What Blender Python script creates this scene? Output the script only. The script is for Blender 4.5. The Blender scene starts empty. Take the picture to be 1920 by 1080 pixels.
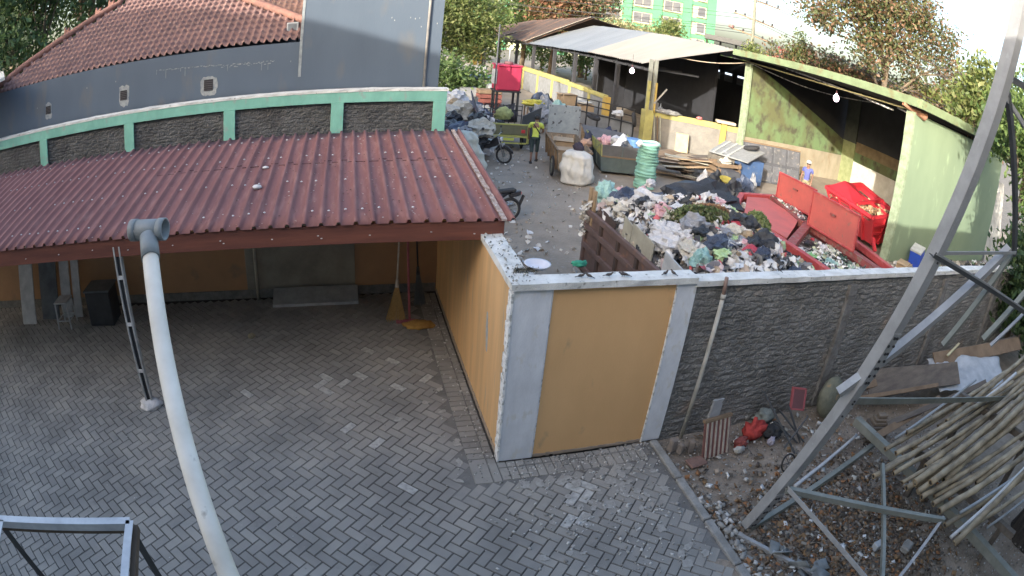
import bpy, math, random, bmesh
import numpy as np
from mathutils import Vector, Matrix, noise, Euler
R_ = math.radians
random.seed(7)
sc = bpy.context.scene
# ------------------------------------------------------------------ camera (wide surveillance lens)
PITCH, ROLL, K1, K3 = 0.43366802, 0.08982053, 0.82750891, 0.10340457
CAM = Vector((-1.59, -5.12, 4.70)); YAW = R_(17.2)
cam = bpy.data.cameras.new('camera'); camo = bpy.data.objects.new('camera', cam); sc.collection.objects.link(camo)
cam.type = 'PANO'; cam.panorama_type = 'FISHEYE_LENS_POLYNOMIAL'
cam.sensor_fit = 'HORIZONTAL'; cam.sensor_width = 36.0; cam.sensor_height = 20.25
cam.fisheye_polynomial_k0 = 0; cam.fisheye_polynomial_k1 = -K1/18; cam.fisheye_polynomial_k2 = 0
cam.fisheye_polynomial_k3 = -K3/18**3; cam.fisheye_polynomial_k4 = 0
cam.fisheye_fov = R_(170); cam.clip_start = 0.05; cam.clip_end = 900
def c2w(v):
    x, y, z = v
    cr, sr = math.cos(ROLL), math.sin(ROLL)
    x, y = cr*x - sr*y, sr*x + cr*y
    cp, sp = math.cos(PITCH), math.sin(PITCH)
    X, Y, Z = x, -z*cp + y*sp, z*sp + y*cp
    ca, sa = math.cos(YAW), math.sin(YAW)
    return Vector((ca*X + sa*Y, -sa*X + ca*Y, Z))
ex, ey, ez = c2w((1, 0, 0)), c2w((0, 1, 0)), c2w((0, 0, 1))
camo.matrix_world = Matrix(((ex.x, ey.x, ez.x, CAM.x), (ex.y, ey.y, ez.y, CAM.y), (ex.z, ey.z, ez.z, CAM.z), (0, 0, 0, 1)))
sc.camera = camo
# ------------------------------------------------------------------ light
SUN = Vector((1.0, 0.9, -0.44)).normalized()          # direction the light travels
w = bpy.data.worlds.new('World'); sc.world = w; w.use_nodes = True
nt = w.node_tree; nt.nodes.clear()
out = nt.nodes.new('ShaderNodeOutputWorld'); bg = nt.nodes.new('ShaderNodeBackground'); sky = nt.nodes.new('ShaderNodeTexSky')
sky.sky_type = 'NISHITA'; sky.sun_disc = False
sky.sun_elevation = math.asin(-SUN.z); sky.sun_rotation = math.atan2(-SUN.x, -SUN.y)
sky.air_density = 1.0; sky.dust_density = 4.7; sky.ozone_density = 1.0; sky.altitude = 0
bg.inputs[1].default_value = 0.15
nt.links.new(sky.outputs[0], bg.inputs[0]); nt.links.new(bg.outputs[0], out.inputs[0])
sl = bpy.data.lights.new('sun', 'SUN'); sl.energy = 2.0; sl.angle = R_(0.5); sl.color = (1.0, 0.93, 0.82)
so = bpy.data.objects.new('sun', sl); sc.collection.objects.link(so); so.rotation_euler = SUN.to_track_quat('-Z', 'Y').to_euler()
so.location = (-20, -20, 20)
sc.view_settings.view_transform = 'Standard'; sc.view_settings.look = 'None'
sc.view_settings.exposure = 2.0; sc.view_settings.gamma = 1.0; sc.view_settings.use_curve_mapping = False
# ------------------------------------------------------------------ survey helpers: sight line -> point of known height / plane
def ray(px, py):
    x, y = (px-960)/960, -(py-540)/960
    r = math.hypot(x, y)+1e-9; th = K1*r + K3*r**3; s = math.sin(th)/r
    return c2w((x*s, y*s, -math.cos(th)))
def G(px, py, z=0.0):
    r = ray(px, py); return CAM + r*((z-CAM.z)/r.z)
def AX(px, py, X):
    r = ray(px, py); return CAM + r*((X-CAM.x)/r.x)
def AY(px, py, Y):
    r = ray(px, py); return CAM + r*((Y-CAM.y)/r.y)
def AP(px, py, p0, n):
    r = ray(px, py); return CAM + r*((p0-CAM).dot(n)/r.dot(n))
def AZ(deg, d, z=0.0):
    return Vector((CAM.x + d*math.sin(R_(deg)), CAM.y + d*math.cos(R_(deg)), z))
# ------------------------------------------------------------------ materials
MATS = {}
def lin(c):
    return tuple(c) + (1.0,) if len(c) == 3 else tuple(c)
def mat(name, c, c2=None, vs=3.0, rough=0.8, metal=0.0, bump=0.0, bs=40.0, detail=4.0, thr=(0.35, 0.65), stretch=None, c3=None, s3=12.0, t3=(0.6, 0.7), emit=None, isl=0.0, trans=0.0):
    if name in MATS: return MATS[name]
    m = bpy.data.materials.new(name); m.use_nodes = True; n = m.node_tree.nodes; l = m.node_tree.links
    b = n['Principled BSDF']; b.inputs['Roughness'].default_value = rough; b.inputs['Metallic'].default_value = metal
    tc = n.new('ShaderNodeTexCoord'); src = tc.outputs['Object']
    if stretch:
        mp = n.new('ShaderNodeMapping'); mp.inputs['Scale'].default_value = stretch; l.new(src, mp.inputs[0]); src = mp.outputs[0]
    c2 = c2 or tuple(v*0.75 for v in c)
    nz = n.new('ShaderNodeTexNoise'); nz.inputs['Scale'].default_value = vs; nz.inputs['Detail'].default_value = detail; nz.inputs['Roughness'].default_value = 0.62
    l.new(src, nz.inputs['Vector'])
    mr = n.new('ShaderNodeMapRange'); mr.inputs[1].default_value = thr[0]; mr.inputs[2].default_value = thr[1]; l.new(nz.outputs[0], mr.inputs[0])
    mx = n.new('ShaderNodeMix'); mx.data_type = 'RGBA'; mx.inputs[6].default_value = lin(c); mx.inputs[7].default_value = lin(c2); l.new(mr.outputs[0], mx.inputs[0])
    col = mx.outputs[2]
    if c3:
        n3 = n.new('ShaderNodeTexNoise'); n3.inputs['Scale'].default_value = s3; n3.inputs['Detail'].default_value = 6; l.new(src, n3.inputs['Vector'])
        r3 = n.new('ShaderNodeMapRange'); r3.inputs[1].default_value = t3[0]; r3.inputs[2].default_value = t3[1]; l.new(n3.outputs[0], r3.inputs[0])
        m3 = n.new('ShaderNodeMix'); m3.data_type = 'RGBA'; l.new(r3.outputs[0], m3.inputs[0]); l.new(col, m3.inputs[6]); m3.inputs[7].default_value = lin(c3); col = m3.outputs[2]
    if isl:
        ge = n.new('ShaderNodeNewGeometry'); ri = n.new('ShaderNodeMapRange'); ri.inputs[3].default_value = 1-isl; ri.inputs[4].default_value = 1+isl
        l.new(ge.outputs['Random Per Island'], ri.inputs[0])
        hv = n.new('ShaderNodeHueSaturation'); l.new(ri.outputs[0], hv.inputs['Value']); l.new(col, hv.inputs['Color']); col = hv.outputs[0]
    l.new(col, b.inputs['Base Color'])
    if trans:
        b.inputs['Transmission Weight'].default_value = 0.0
        tr = n.new('ShaderNodeBsdfTranslucent'); l.new(col, tr.inputs[0]); ms = n.new('ShaderNodeMixShader'); ms.inputs[0].default_value = trans
        l.new(b.outputs[0], ms.inputs[1]); l.new(tr.outputs[0], ms.inputs[2]); l.new(ms.outputs[0], n['Material Output'].inputs[0])
    if bump:
        nb = n.new('ShaderNodeTexNoise'); nb.inputs['Scale'].default_value = bs; nb.inputs['Detail'].default_value = 5; l.new(src, nb.inputs['Vector'])
        bp = n.new('ShaderNodeBump'); bp.inputs['Strength'].default_value = 1.0; bp.inputs['Distance'].default_value = bump; l.new(nb.outputs[0], bp.inputs['Height']); l.new(bp.outputs[0], b.inputs['Normal'])
    if emit:
        b.inputs['Emission Color'].default_value = lin(emit[0]); b.inputs['Emission Strength'].default_value = emit[1]
    MATS[name] = m; return m
def mat_isl(name, cols, rough=0.7, trans=0.0, bump=0.0, bs=60, vs=0, interp='CONSTANT', metal=0.0, dust=None, v0=.62, v1=1.25):
    """colour picked per loose piece from a list"""
    if name in MATS: return MATS[name]
    m = bpy.data.materials.new(name); m.use_nodes = True; n = m.node_tree.nodes; l = m.node_tree.links
    b = n['Principled BSDF']; b.inputs['Roughness'].default_value = rough; b.inputs['Metallic'].default_value = metal
    ge = n.new('ShaderNodeNewGeometry'); cr = n.new('ShaderNodeValToRGB'); cr.color_ramp.interpolation = interp
    e = cr.color_ramp.elements
    while len(e) < len(cols): e.new(0.5)
    for i, c in enumerate(cols):
        e[i].position = i/len(cols) if interp == 'CONSTANT' else i/(len(cols)-1); e[i].color = lin(c)
    l.new(ge.outputs['Random Per Island'], cr.inputs[0]); col = cr.outputs[0]
    tc = n.new('ShaderNodeTexCoord')
    if vs:
        nz = n.new('ShaderNodeTexNoise'); nz.inputs['Scale'].default_value = vs; nz.inputs['Detail'].default_value = 5; l.new(tc.outputs['Object'], nz.inputs['Vector'])
        mr = n.new('ShaderNodeMapRange'); mr.inputs[1].default_value = .3; mr.inputs[2].default_value = .7; mr.inputs[3].default_value = v0; mr.inputs[4].default_value = v1; l.new(nz.outputs[0], mr.inputs[0])
        hv = n.new('ShaderNodeHueSaturation'); l.new(mr.outputs[0], hv.inputs['Value']); l.new(col, hv.inputs['Color']); col = hv.outputs[0]
    for dc, dsc, d0, d1, dmax in (dust or []):
        nd = n.new('ShaderNodeTexNoise'); nd.inputs['Scale'].default_value = dsc; nd.inputs['Detail'].default_value = 8; nd.inputs['Roughness'].default_value = .7; l.new(tc.outputs['Object'], nd.inputs['Vector'])
        rd = n.new('ShaderNodeMapRange'); rd.inputs[1].default_value = d0; rd.inputs[2].default_value = d1; rd.inputs[4].default_value = dmax; l.new(nd.outputs[0], rd.inputs[0])
        md = n.new('ShaderNodeMix'); md.data_type = 'RGBA'; l.new(rd.outputs[0], md.inputs[0]); l.new(col, md.inputs[6]); md.inputs[7].default_value = lin(dc); col = md.outputs[2]
    l.new(col, b.inputs['Base Color'])
    if bump:
        nb = n.new('ShaderNodeTexNoise'); nb.inputs['Scale'].default_value = bs; nb.inputs['Detail'].default_value = 4; l.new(tc.outputs['Object'], nb.inputs['Vector'])
        bp = n.new('ShaderNodeBump'); bp.inputs['Distance'].default_value = bump; l.new(nb.outputs[0], bp.inputs['Height']); l.new(bp.outputs[0], b.inputs['Normal'])
    if trans:
        tr = n.new('ShaderNodeBsdfTranslucent'); l.new(col, tr.inputs[0]); ms = n.new('ShaderNodeMixShader'); ms.inputs[0].default_value = trans
        l.new(b.outputs[0], ms.inputs[1]); l.new(tr.outputs[0], ms.inputs[2]); l.new(ms.outputs[0], n['Material Output'].inputs[0])
    MATS[name] = m; return m
# ------------------------------------------------------------------ mesh building
class MB:
    def __init__(s): s.v = []; s.f = []; s.g = []
    def add(s, vs, fs):
        s.g.append((len(s.v), len(s.f))); o = len(s.v); s.v += [tuple(p) for p in vs]; s.f += [tuple(i+o for i in q) for q in fs]; return s
    def box(s, x0, y0, z0, x1, y1, z1):
        return s.add([(x0,y0,z0),(x1,y0,z0),(x1,y1,z0),(x0,y1,z0),(x0,y0,z1),(x1,y0,z1),(x1,y1,z1),(x0,y1,z1)],
                     [(0,3,2,1),(4,5,6,7),(0,1,5,4),(1,2,6,5),(2,3,7,6),(3,0,4,7)])
    def obox(s, c, a, b, d):
        c, a, b, d = Vector(c), Vector(a), Vector(b), Vector(d)
        P = [c-a-b-d, c+a-b-d, c+a+b-d, c-a+b-d, c-a-b+d, c+a-b+d, c+a+b+d, c-a+b+d]
        return s.add(P, [(0,3,2,1),(4,5,6,7),(0,1,5,4),(1,2,6,5),(2,3,7,6),(3,0,4,7)])
    def beam(s, p0, p1, w, h, up=(0,0,1)):
        p0, p1 = Vector(p0), Vector(p1); d = p1-p0; L = d.length; d = d/L; up = Vector(up)
        a = d.cross(up)
        if a.length < 1e-3: a = d.cross(Vector((1,0,0)))
        a.normalize(); b = a.cross(d).normalized()
        return s.obox((p0+p1)/2, d*L/2, a*w/2, b*h/2)
    def angle(s, p0, p1, w, t, n, sgn=1, flip=1):
        """steel angle section; n = face normal of the broad flange"""
        p0, p1, n = Vector(p0), Vector(p1), Vector(n); d = (p1-p0).normalized(); n = (n - d*n.dot(d)).normalized(); a = d.cross(n).normalized()
        s.obox((p0+p1)/2, (p1-p0)/2, a*w/2, n*t/2)
        c = (p0+p1)/2 + a*sgn*(w/2-t/2) - n*flip*(w/2+t/2)
        return s.obox(c, (p1-p0)/2, a*t/2, n*w/2)
    def tube(s, pts, r, n=10, cap=True):
        s.g.append((len(s.v), len(s.f))); pts = [Vector(p) for p in pts]; m = len(pts); rr = r if isinstance(r, (list, tuple)) else [r]*m
        o = len(s.v); d = (pts[1]-pts[0]).normalized(); a = d.orthogonal().normalized()
        for i, p in enumerate(pts):
            d2 = (pts[min(i+1, m-1)]-pts[max(i-1, 0)]).normalized(); a = (a - d2*a.dot(d2)).normalized(); b = d2.cross(a)
            for k in range(n):
                t = 2*math.pi*k/n; s.v.append(tuple(p + (a*math.cos(t)+b*math.sin(t))*rr[i]))
        for i in range(m-1):
            for k in range(n):
                q = o+i*n+k; q2 = o+i*n+(k+1) % n; s.f.append((q, q2, q2+n, q+n))
        if cap:
            s.f.append(tuple(o+k for k in range(n))[::-1]); s.f.append(tuple(o+(m-1)*n+k for k in range(n)))
        return s
    def pipe(s, p0, p1, r, ri, n=20):
        """hollow tube with open ends"""
        s.g.append((len(s.v), len(s.f)))
        p0, p1 = Vector(p0), Vector(p1); d = (p1-p0).normalized(); a = d.orthogonal().normalized(); b = d.cross(a); o = len(s.v)
        for p, q in ((p0, r), (p1, r), (p1, ri), (p0, ri)):
            for k in range(n):
                t = 2*math.pi*k/n; s.v.append(tuple(p+(a*math.cos(t)+b*math.sin(t))*q))
        for j in range(4):
            for k in range(n):
                k2 = (k+1) % n; s.f.append((o+j*n+k, o+j*n+k2, o+((j+1) % 4)*n+k2, o+((j+1) % 4)*n+k))
        return s
    def lathe(s, prof, c=(0,0,0), n=20, axis='z'):
        s.g.append((len(s.v), len(s.f))); o = len(s.v)
        for r, z in prof:
            for k in range(n):
                t = 2*math.pi*k/n; x, y = r*math.cos(t), r*math.sin(t)
                p = (x, y, z) if axis == 'z' else ((z, x, y) if axis == 'x' else (x, z, y))
                s.v.append((p[0]+c[0], p[1]+c[1], p[2]+c[2]))
        for i in range(len(prof)-1):
            for k in range(n):
                k2 = (k+1) % n; s.f.append((o+i*n+k, o+i*n+k2, o+(i+1)*n+k2, o+(i+1)*n+k))
        s.f.append(tuple(o+k for k in range(n))[::-1]); s.f.append(tuple(o+(len(prof)-1)*n+k for k in range(n)))
        return s
    def slab(s, P, t, n=None):
        """polygon P (3-D, planar) given thickness t along its normal (downwards/backwards)"""
        P = [Vector(p) for p in P]; nn = Vector(n).normalized() if n is not None else (P[1]-P[0]).cross(P[2]-P[0]).normalized()
        k = len(P); B = [p - nn*t for p in P]
        return s.add(P+B, [tuple(range(k)), tuple(range(2*k-1, k-1, -1))] + [(i, i+k, (i+1) % k+k, (i+1) % k) for i in range(k)])
    def each(s, name, m, parent=None, smooth=False, bevel=0.0):
        """one object per piece that was added"""
        g = s.g + [(len(s.v), len(s.f))]
        for (a, b), (c, d) in zip(g, g[1:]):
            q = MB(); q.v = s.v[a:c]; q.f = [tuple(i-a for i in f) for f in s.f[b:d]]; q.build(name, m, parent, smooth, bevel)
    def build(s, name, m, parent=None, smooth=False, bevel=0.0):
        me = bpy.data.meshes.new(name); me.from_pydata(s.v, [], s.f); me.update()
        if m is not None: me.materials.append(m)
        if smooth: me.polygons.foreach_set('use_smooth', [True]*len(me.polygons))
        o = bpy.data.objects.new(name, me); sc.collection.objects.link(o)
        if parent is not None:
            o.parent = parent; root = parent
            T = Matrix.Identity(4)
            while root is not None:
                T = (Matrix.Translation(root.location) @ root.rotation_euler.to_matrix().to_4x4()) if root.parent is None else T
                root = root.parent
            o.matrix_parent_inverse = T.inverted() if parent.parent is None else Matrix.Identity(4)
        if bevel:
            b = o.modifiers.new('bevel', 'BEVEL'); b.width = bevel; b.segments = 1; b.limit_method = 'ANGLE'
        return o
def tag(o, label, cat, group=None, kind=None):
    if label: o['label'] = label
    if cat: o['category'] = cat
    if group: o['group'] = group
    if kind: o['kind'] = kind
    return o
def thing(name, label, cat, loc=(0,0,0), rz=0.0, group=None):
    o = bpy.data.objects.new(name, None); sc.collection.objects.link(o); o.empty_display_size = .2
    o.location = loc; o.rotation_euler = (0, 0, rz); return tag(o, label, cat, group)
def struct(o): o['kind'] = 'structure'; return o
def copy_thing(src, loc=None, rot=None, scale=None, label=None):
    c = src.copy(); sc.collection.objects.link(c)
    if loc is not None: c.location = loc
    if rot is not None: c.rotation_euler = rot
    if scale is not None: c.scale = scale
    if label: c['label'] = label
    def kids(a, b):
        for ch in list(a.children):
            d = ch.copy(); sc.collection.objects.link(d); d.parent = b; kids(ch, d)
    kids(src, c)
    return c
def np_mesh(name, V, F4, m, parent=None, smooth=False):
    V = np.asarray(V, dtype=np.float32); F4 = np.asarray(F4, dtype=np.int32); k = F4.shape[1]
    me = bpy.data.meshes.new(name); me.vertices.add(len(V)); me.vertices.foreach_set('co', V.ravel())
    me.loops.add(F4.size); me.loops.foreach_set('vertex_index', F4.ravel())
    me.polygons.add(len(F4)); me.polygons.foreach_set('loop_start', np.arange(0, F4.size, k, dtype=np.int32)); me.polygons.foreach_set('loop_total', np.full(len(F4), k, dtype=np.int32))
    me.update(calc_edges=True); me.validate()
    if smooth: me.polygons.foreach_set('use_smooth', np.ones(len(F4), dtype=bool))
    me.materials.append(m)
    o = bpy.data.objects.new(name, me); sc.collection.objects.link(o)
    if parent is not None:
        o.parent = parent; o.matrix_parent_inverse = (Matrix.Translation(parent.location) @ parent.rotation_euler.to_matrix().to_4x4()).inverted()
    return o
def sack(h, r0, r1, seed, mat_, name, wr=.05, n=56, m=44, lean=(0,0), folds=5, neck=.12):
    """stuffed woven sack: wrinkled wall of revolution with a gathered top"""
    V = []; F = []
    for j in range(m+1):
        t = j/m; rr = (r0*(1-t)+r1*t)*(1+.10*math.sin(math.pi*min(1, t*1.3)))
        if t < .06: rr *= .80+.2*(t/.06)
        if t > .86: rr *= 1-.55*((t-.86)/.14)**1.5
        for i in range(n):
            a = 2*math.pi*i/n; c_, s_ = math.cos(a), math.sin(a)
            w1 = noise.noise(Vector((c_*2.2, s_*2.2, t*1.3+seed)))*wr*1.3 + (.5-abs(noise.noise(Vector((c_*3.6, s_*3.6, t*2.2+seed*2)))))*wr - abs(noise.noise(Vector((c_*7, s_*7, t*4+seed))))*wr*.8 + math.sin(t*math.pi*2*folds+2*c_+seed)*wr*.22
            k = rr + w1 + .12*r0*abs(math.cos(2*a))**3
            V.append((k*c_+lean[0]*t, k*s_+lean[1]*t, h*t + .35*wr*noise.noise(Vector((c_*3, s_*3, t*6)))))
    for j in range(m):
        for i in range(n): F.append((j*n+i, j*n+(i+1) % n, (j+1)*n+(i+1) % n, (j+1)*n+i))
    mb = MB(); mb.add(V, F+[tuple(range(n))[::-1], tuple(m*n+i for i in range(n))]); return mb.build(name, mat_, None, True)
def crumple(seed, r=(1,1,1), amp=.25, f=2.2, sub=3, flat=True, knot=False):
    """bag-like crumpled closed surface"""
    bm = bmesh.new(); bmesh.ops.create_icosphere(bm, subdivisions=sub, radius=1.0)
    for v in bm.verts:
        d = v.co.normalized(); k = 1 + amp*.8*noise.noise(d*f*.7+Vector((seed*7.1, seed*3.3, 0))) + amp*.45*(.5-abs(noise.noise(d*f*1.5+Vector((seed, 5, 1))))*2) - amp*.22*abs(noise.noise(d*f*4+Vector((2, seed, 1))))
        if knot and d.z > .8: k += (d.z-.8)*2.2
        p = d*k
        if flat and p.z < -.6: p.z = -.6 + (p.z+.6)*.2
        v.co = Vector((p.x*r[0], p.y*r[1], (p.z+.62)*r[2]))
    mb = MB(); mb.v = [tuple(v.co) for v in bm.verts]; mb.f = [tuple(x.index for x in f_.verts) for f_ in bm.faces]; bm.free(); return mb
# ================================================================== GROUND
m_dirt = mat('packed_dirt', (.20,.185,.165), (.13,.12,.105), 1.2, .95, bump=.02, bs=14, c3=(.30,.28,.25), s3=9, t3=(.62,.72))
m_yard = mat('worn_concrete_yard', (.35,.30,.245), (.25,.215,.175), .9, .92, bump=.015, bs=18, c3=(.33,.31,.29), s3=16, t3=(.60,.70))
m_soil = mat('gravelly_soil', (.36,.30,.24), (.23,.19,.15), 2.5, .95, bump=.03, bs=22, c3=(.36,.34,.31), s3=26, t3=(.62,.68))
def sheet(name, pts, z, m):
    mb = MB(); mb.add([(x, y, z) for x, y in pts], [tuple(range(len(pts)))]); return struct(mb.build(name, m))
sheet('ground', [(-300,-300),(400,-300),(400,400),(-300,400)], -.12, m_dirt)
# waste yard behind the wall: gently uneven sheet
def uneven(name, x0, x1, y0, y1, nx, ny, z, amp, f, m):
    V = []; F = []
    for j in range(ny+1):
        for i in range(nx+1):
            x = x0+(x1-x0)*i/nx; y = y0+(y1-y0)*j/ny
            V.append((x, y, z+amp*noise.noise(Vector((x*f, y*f, 3.7)))+amp*.4*noise.noise(Vector((x*f*4, y*f*4, 1.7)))))
    for j in range(ny):
        for i in range(nx):
            q = j*(nx+1)+i; F.append((q, q+1, q+nx+2, q+nx+1))
    return struct(np_mesh(name, V, F, m, smooth=True))
uneven('yard_ground', .1, 34, .2, 75, 130, 260, -.015, .02, .8, m_yard)
uneven('soil', 1.75, 30, -14, .04, 140, 80, -.03, .045, 1.1, m_soil)
# ------------------------------------------------------------------ herringbone pavers
m_joint = mat('paver_joint_sand', (.09,.085,.078), (.055,.05,.045), 20, .95)
m_pave = mat_isl('concrete_pavers', [(.280,.272,.252),(.298,.288,.268),(.264,.256,.240),(.315,.304,.280),(.286,.277,.258),(.271,.263,.246),(.330,.316,.290),(.281,.272,.253)], rough=.97, bump=.006, bs=160, vs=1.1, v0=.78, v1=1.2, dust=[((.37,.335,.285),.55,.50,.68,.55),((.42,.40,.365),3.2,.60,.72,.5),((.10,.098,.095),1.7,.60,.74,.55),((.5,.48,.45),16,.66,.74,.35)])
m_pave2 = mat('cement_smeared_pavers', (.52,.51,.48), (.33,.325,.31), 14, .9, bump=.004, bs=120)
sheet('paving_bed', [(-16,-9),(1.98,-9),(2.02,-.02),(.02,0),(.02,4.62),(-16,4.62)], -.012, m_joint)
def paver(mb, cx, cy, ux, uy, L, W, z, rng, tilt=.006):
    b = .006; g = .0035
    hx, hy = L/2-g, W/2-g
    t1 = rng.uniform(-tilt, tilt); t2 = rng.uniform(-tilt, tilt)
    P = []
    for (sx, sy, i, zz) in [(-1,-1,0,-.02),(1,-1,0,-.02),(1,1,0,-.02),(-1,1,0,-.02),(-1,-1,1,0),(1,-1,1,0),(1,1,1,0),(-1,1,1,0)]:
        a = sx*(hx-b*i); c = sy*(hy-b*i)
        P.append((cx+ux*a-uy*c, cy+uy*a+ux*c, z+zz+(t1*a+t2*c if zz == 0 else 0)))
    mb.add(P, [(4,5,6,7),(0,1,5,4),(1,2,6,5),(2,3,7,6),(3,0,4,7)])
rng = random.Random(3)
PV = MB(); PL = MB(); U = .117; ca = math.cos(R_(-44)); sa = math.sin(R_(-44))
def inyard(x, y):
    if y > 4.56 or x < -14.5 or y < -8.5: return False
    if x < -.25: return True
    return y < -.25 and x < 1.90
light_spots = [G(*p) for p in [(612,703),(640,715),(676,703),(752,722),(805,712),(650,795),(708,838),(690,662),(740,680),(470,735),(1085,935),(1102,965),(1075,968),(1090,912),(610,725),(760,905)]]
for c in range(-170, 171):
    for r in range(-170, 171):
        s = (c-r) % 4
        if s == 0: cu, cv, rot = c+1, r+.5, 0
        elif s == 3: cu, cv, rot = c+.5, r+1, 1
        else: continue
        x = -5 + (cu*ca - cv*sa)*U; y = -1 + (cu*sa + cv*ca)*U
        if not inyard(x, y): continue
        ux, uy = (ca, sa) if not rot else (-sa, ca)
        k = noise.noise(Vector((x*.5, y*.5, 0)))
        z = .0 + rng.uniform(-.0022, .0022) + .008*k - (.012 if (-.42 < x and y > -.42) else 0)
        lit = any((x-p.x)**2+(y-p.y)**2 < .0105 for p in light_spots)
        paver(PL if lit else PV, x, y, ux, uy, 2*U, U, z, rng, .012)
yy = -.3
while yy < 4.5:                       # single edging courses along the two walls
    paver(PV, -.225, yy, 1, 0, .215, .108, .002, rng); paver(PV, -.062, yy, 1, 0, .105, .108, .002, rng); yy += .108
xx = -.28
while xx < 1.86:
    paver(PV, xx, -.225, 0, 1, .215, .108, .002, rng); paver(PV, xx, -.062, 0, 1, .105, .108, .002, rng); xx += .108
sheet('paving_margin', [(-.62,-.02),(-.02,-.02),(-.02,4.5),(-.62,4.5)], -.0085, mat('margin_mortar', (.20,.195,.185), (.15,.145,.138), 6, .95, bump=.01, bs=40))
sheet('paving_margin', [(-.62,-.62),(1.97,-.62),(1.97,-.023),(-.62,-.023)], -.0085, MATS['margin_mortar'])
sheet('paving_margin', [(1.55,-8.5),(1.97,-8.5),(1.97,-.6205),(1.55,-.6205)], -.0085, MATS['margin_mortar'])
struct(PV.build('paving', m_pave))
ms_ = MB(); rs_ = random.Random(14)
for i in range(62):
    if i < 44: x, y = rs_.gauss(1.1,.55), -.42-abs(rs_.gauss(0,.5))
    elif i < 54: x, y = -.35-abs(rs_.gauss(0,.25)), rs_.uniform(-.3,2.4)
    else: x, y = rs_.uniform(.6,1.8), rs_.uniform(-2.6,-1.4)
    if x > 1.85: continue
    R0 = rs_.uniform(.02,.075); el = rs_.uniform(.4,1); ph = rs_.uniform(0,3); P = []
    for k in range(14): a = 2*math.pi*k/14; q_ = R0*(1+.45*noise.noise(Vector((math.cos(a)*1.7,math.sin(a)*1.7,i)))+.2*rs_.uniform(-1,1)); u_, v_ = q_*math.cos(a), q_*el*math.sin(a); P.append((x+u_*math.cos(ph)-v_*math.sin(ph), y+u_*math.sin(ph)+v_*math.cos(ph), .010+.0003*(i % 7)))
    ms_.slab(P, .003, (0,0,1))
o = ms_.build('mortar_smears', mat('mortar_smear', (.40,.385,.355), (.30,.29,.27), 20, .95, bump=.006, bs=60)); tag(o, 'dried pale mortar smeared over the paving before the ochre wall', 'mortar', kind='stuff')
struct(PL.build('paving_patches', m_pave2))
# concrete kerb between paving and soil
m_kerb = mat('kerb_concrete', (.33,.325,.31), (.22,.215,.20), 6, .9, bump=.008, bs=40)
kb = MB(); k0 = Vector((2.02,-.03,0)); k1 = Vector((2.04,-7,0))
for i in range(9):
    a = k0.lerp(k1, i/9); b = k0.lerp(k1, (i+1)/9-.003); kb.beam(a+Vector((0,0,.0)), b+Vector((0,0,.0)), .11, .07)
struct(kb.build('kerb', m_kerb, bevel=.012))
# ================================================================== BOUNDARY WALL (ochre, white pilasters)
m_ochre = mat('ochre_wall_paint', (.74,.455,.215), (.66,.40,.185), .9, .82, bump=.002, bs=60, c3=(.42,.29,.17), s3=3.2, t3=(.66,.78), stretch=(1,1,.55))
m_ochre2 = mat('ochre_wall_paint_streaked', (.74,.46,.22), (.60,.38,.19), 1.6, .82, bump=.002, bs=60, c3=(.40,.33,.24), s3=5, t3=(.62,.72), stretch=(1,3,.25))
m_pil = mat('pilaster_whitewash', (.72,.74,.77), (.60,.62,.65), 5, .85, bump=.003, bs=60, c3=(.62,.62,.60), s3=8, t3=(.58,.66), stretch=(1,1,.5))
m_edge = mat('flaking_white_edge', (.80,.81,.80), (.40,.40,.38), 14, .85, bump=.006, bs=60, thr=(.5,.62))
m_cope = mat('weathered_white_coping', (.74,.74,.71), (.55,.55,.52), 4, .88, bump=.008, bs=50, c3=(.26,.26,.23), s3=16, t3=(.64,.72))
bw = thing('boundary_wall', 'ochre painted yard wall corner with two whitewashed pilasters and a dirty white coping', 'wall', (0,0,0))
H = 2.20
def wallbox(x0, y0, x1, y1, z0, z1, nm, m, par, bv=.004): return MB().box(x0,y0,z0,x1,y1,z1).build(nm, m, par, bevel=bv)
wallbox(.022,.15,.15,4.60,0,H-.001,'side_panel', m_ochre2, bw)
wallbox(.42,.028,1.86,.15,0,H-.001,'front_panel', m_ochre, bw)
wallbox(.018,0,.42,.1495,0,H-.0005,'pilaster', m_pil, bw, .008)
wallbox(1.86,.004,2.13,.1495,0,H-.0005,'pilaster', m_pil, bw, .008)
pk = MB(); a_ = AX(914,588,.02); b_ = AX(912,655,.02)
for i in range(14): t_ = i/13; c_ = a_.lerp(b_, t_); pk.obox((.0195, c_.y+.012*noise.noise(Vector((i*.9,1,1))), c_.z), (.003,0,0), (0,.022+.02*math.sin(math.pi*t_)+.008*noise.noise(Vector((i*1.3,5,1))),0), (0,0,abs(a_.z-b_.z)/26))
pk.build('peeled_patch', mat('blue_grey_bare_render', (.33,.38,.42), (.45,.47,.47), 20, .9, bump=.006, bs=60), bw)
sk = MB()
for i in range(30): sk.obox((.43+i*.048, .024, .018+.006*noise.noise(Vector((i*.7,0,3)))), (.0245,0,0), (0,.006,0), (0,0,.02+.012*noise.noise(Vector((i*.9,8,3)))))
for i in range(90): sk.obox((.017, .17+i*.049, .03+.01*noise.noise(Vector((i*.7,0,3)))), (.006,0,0), (0,.025,0), (0,0,.035+.02*noise.noise(Vector((i*.9,8,3)))))
sk.build('splashed_foot', mat('splashed_dirty_foot', (.42,.33,.25), (.30,.25,.20), 14, .95, bump=.004, bs=60), bw)
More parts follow.
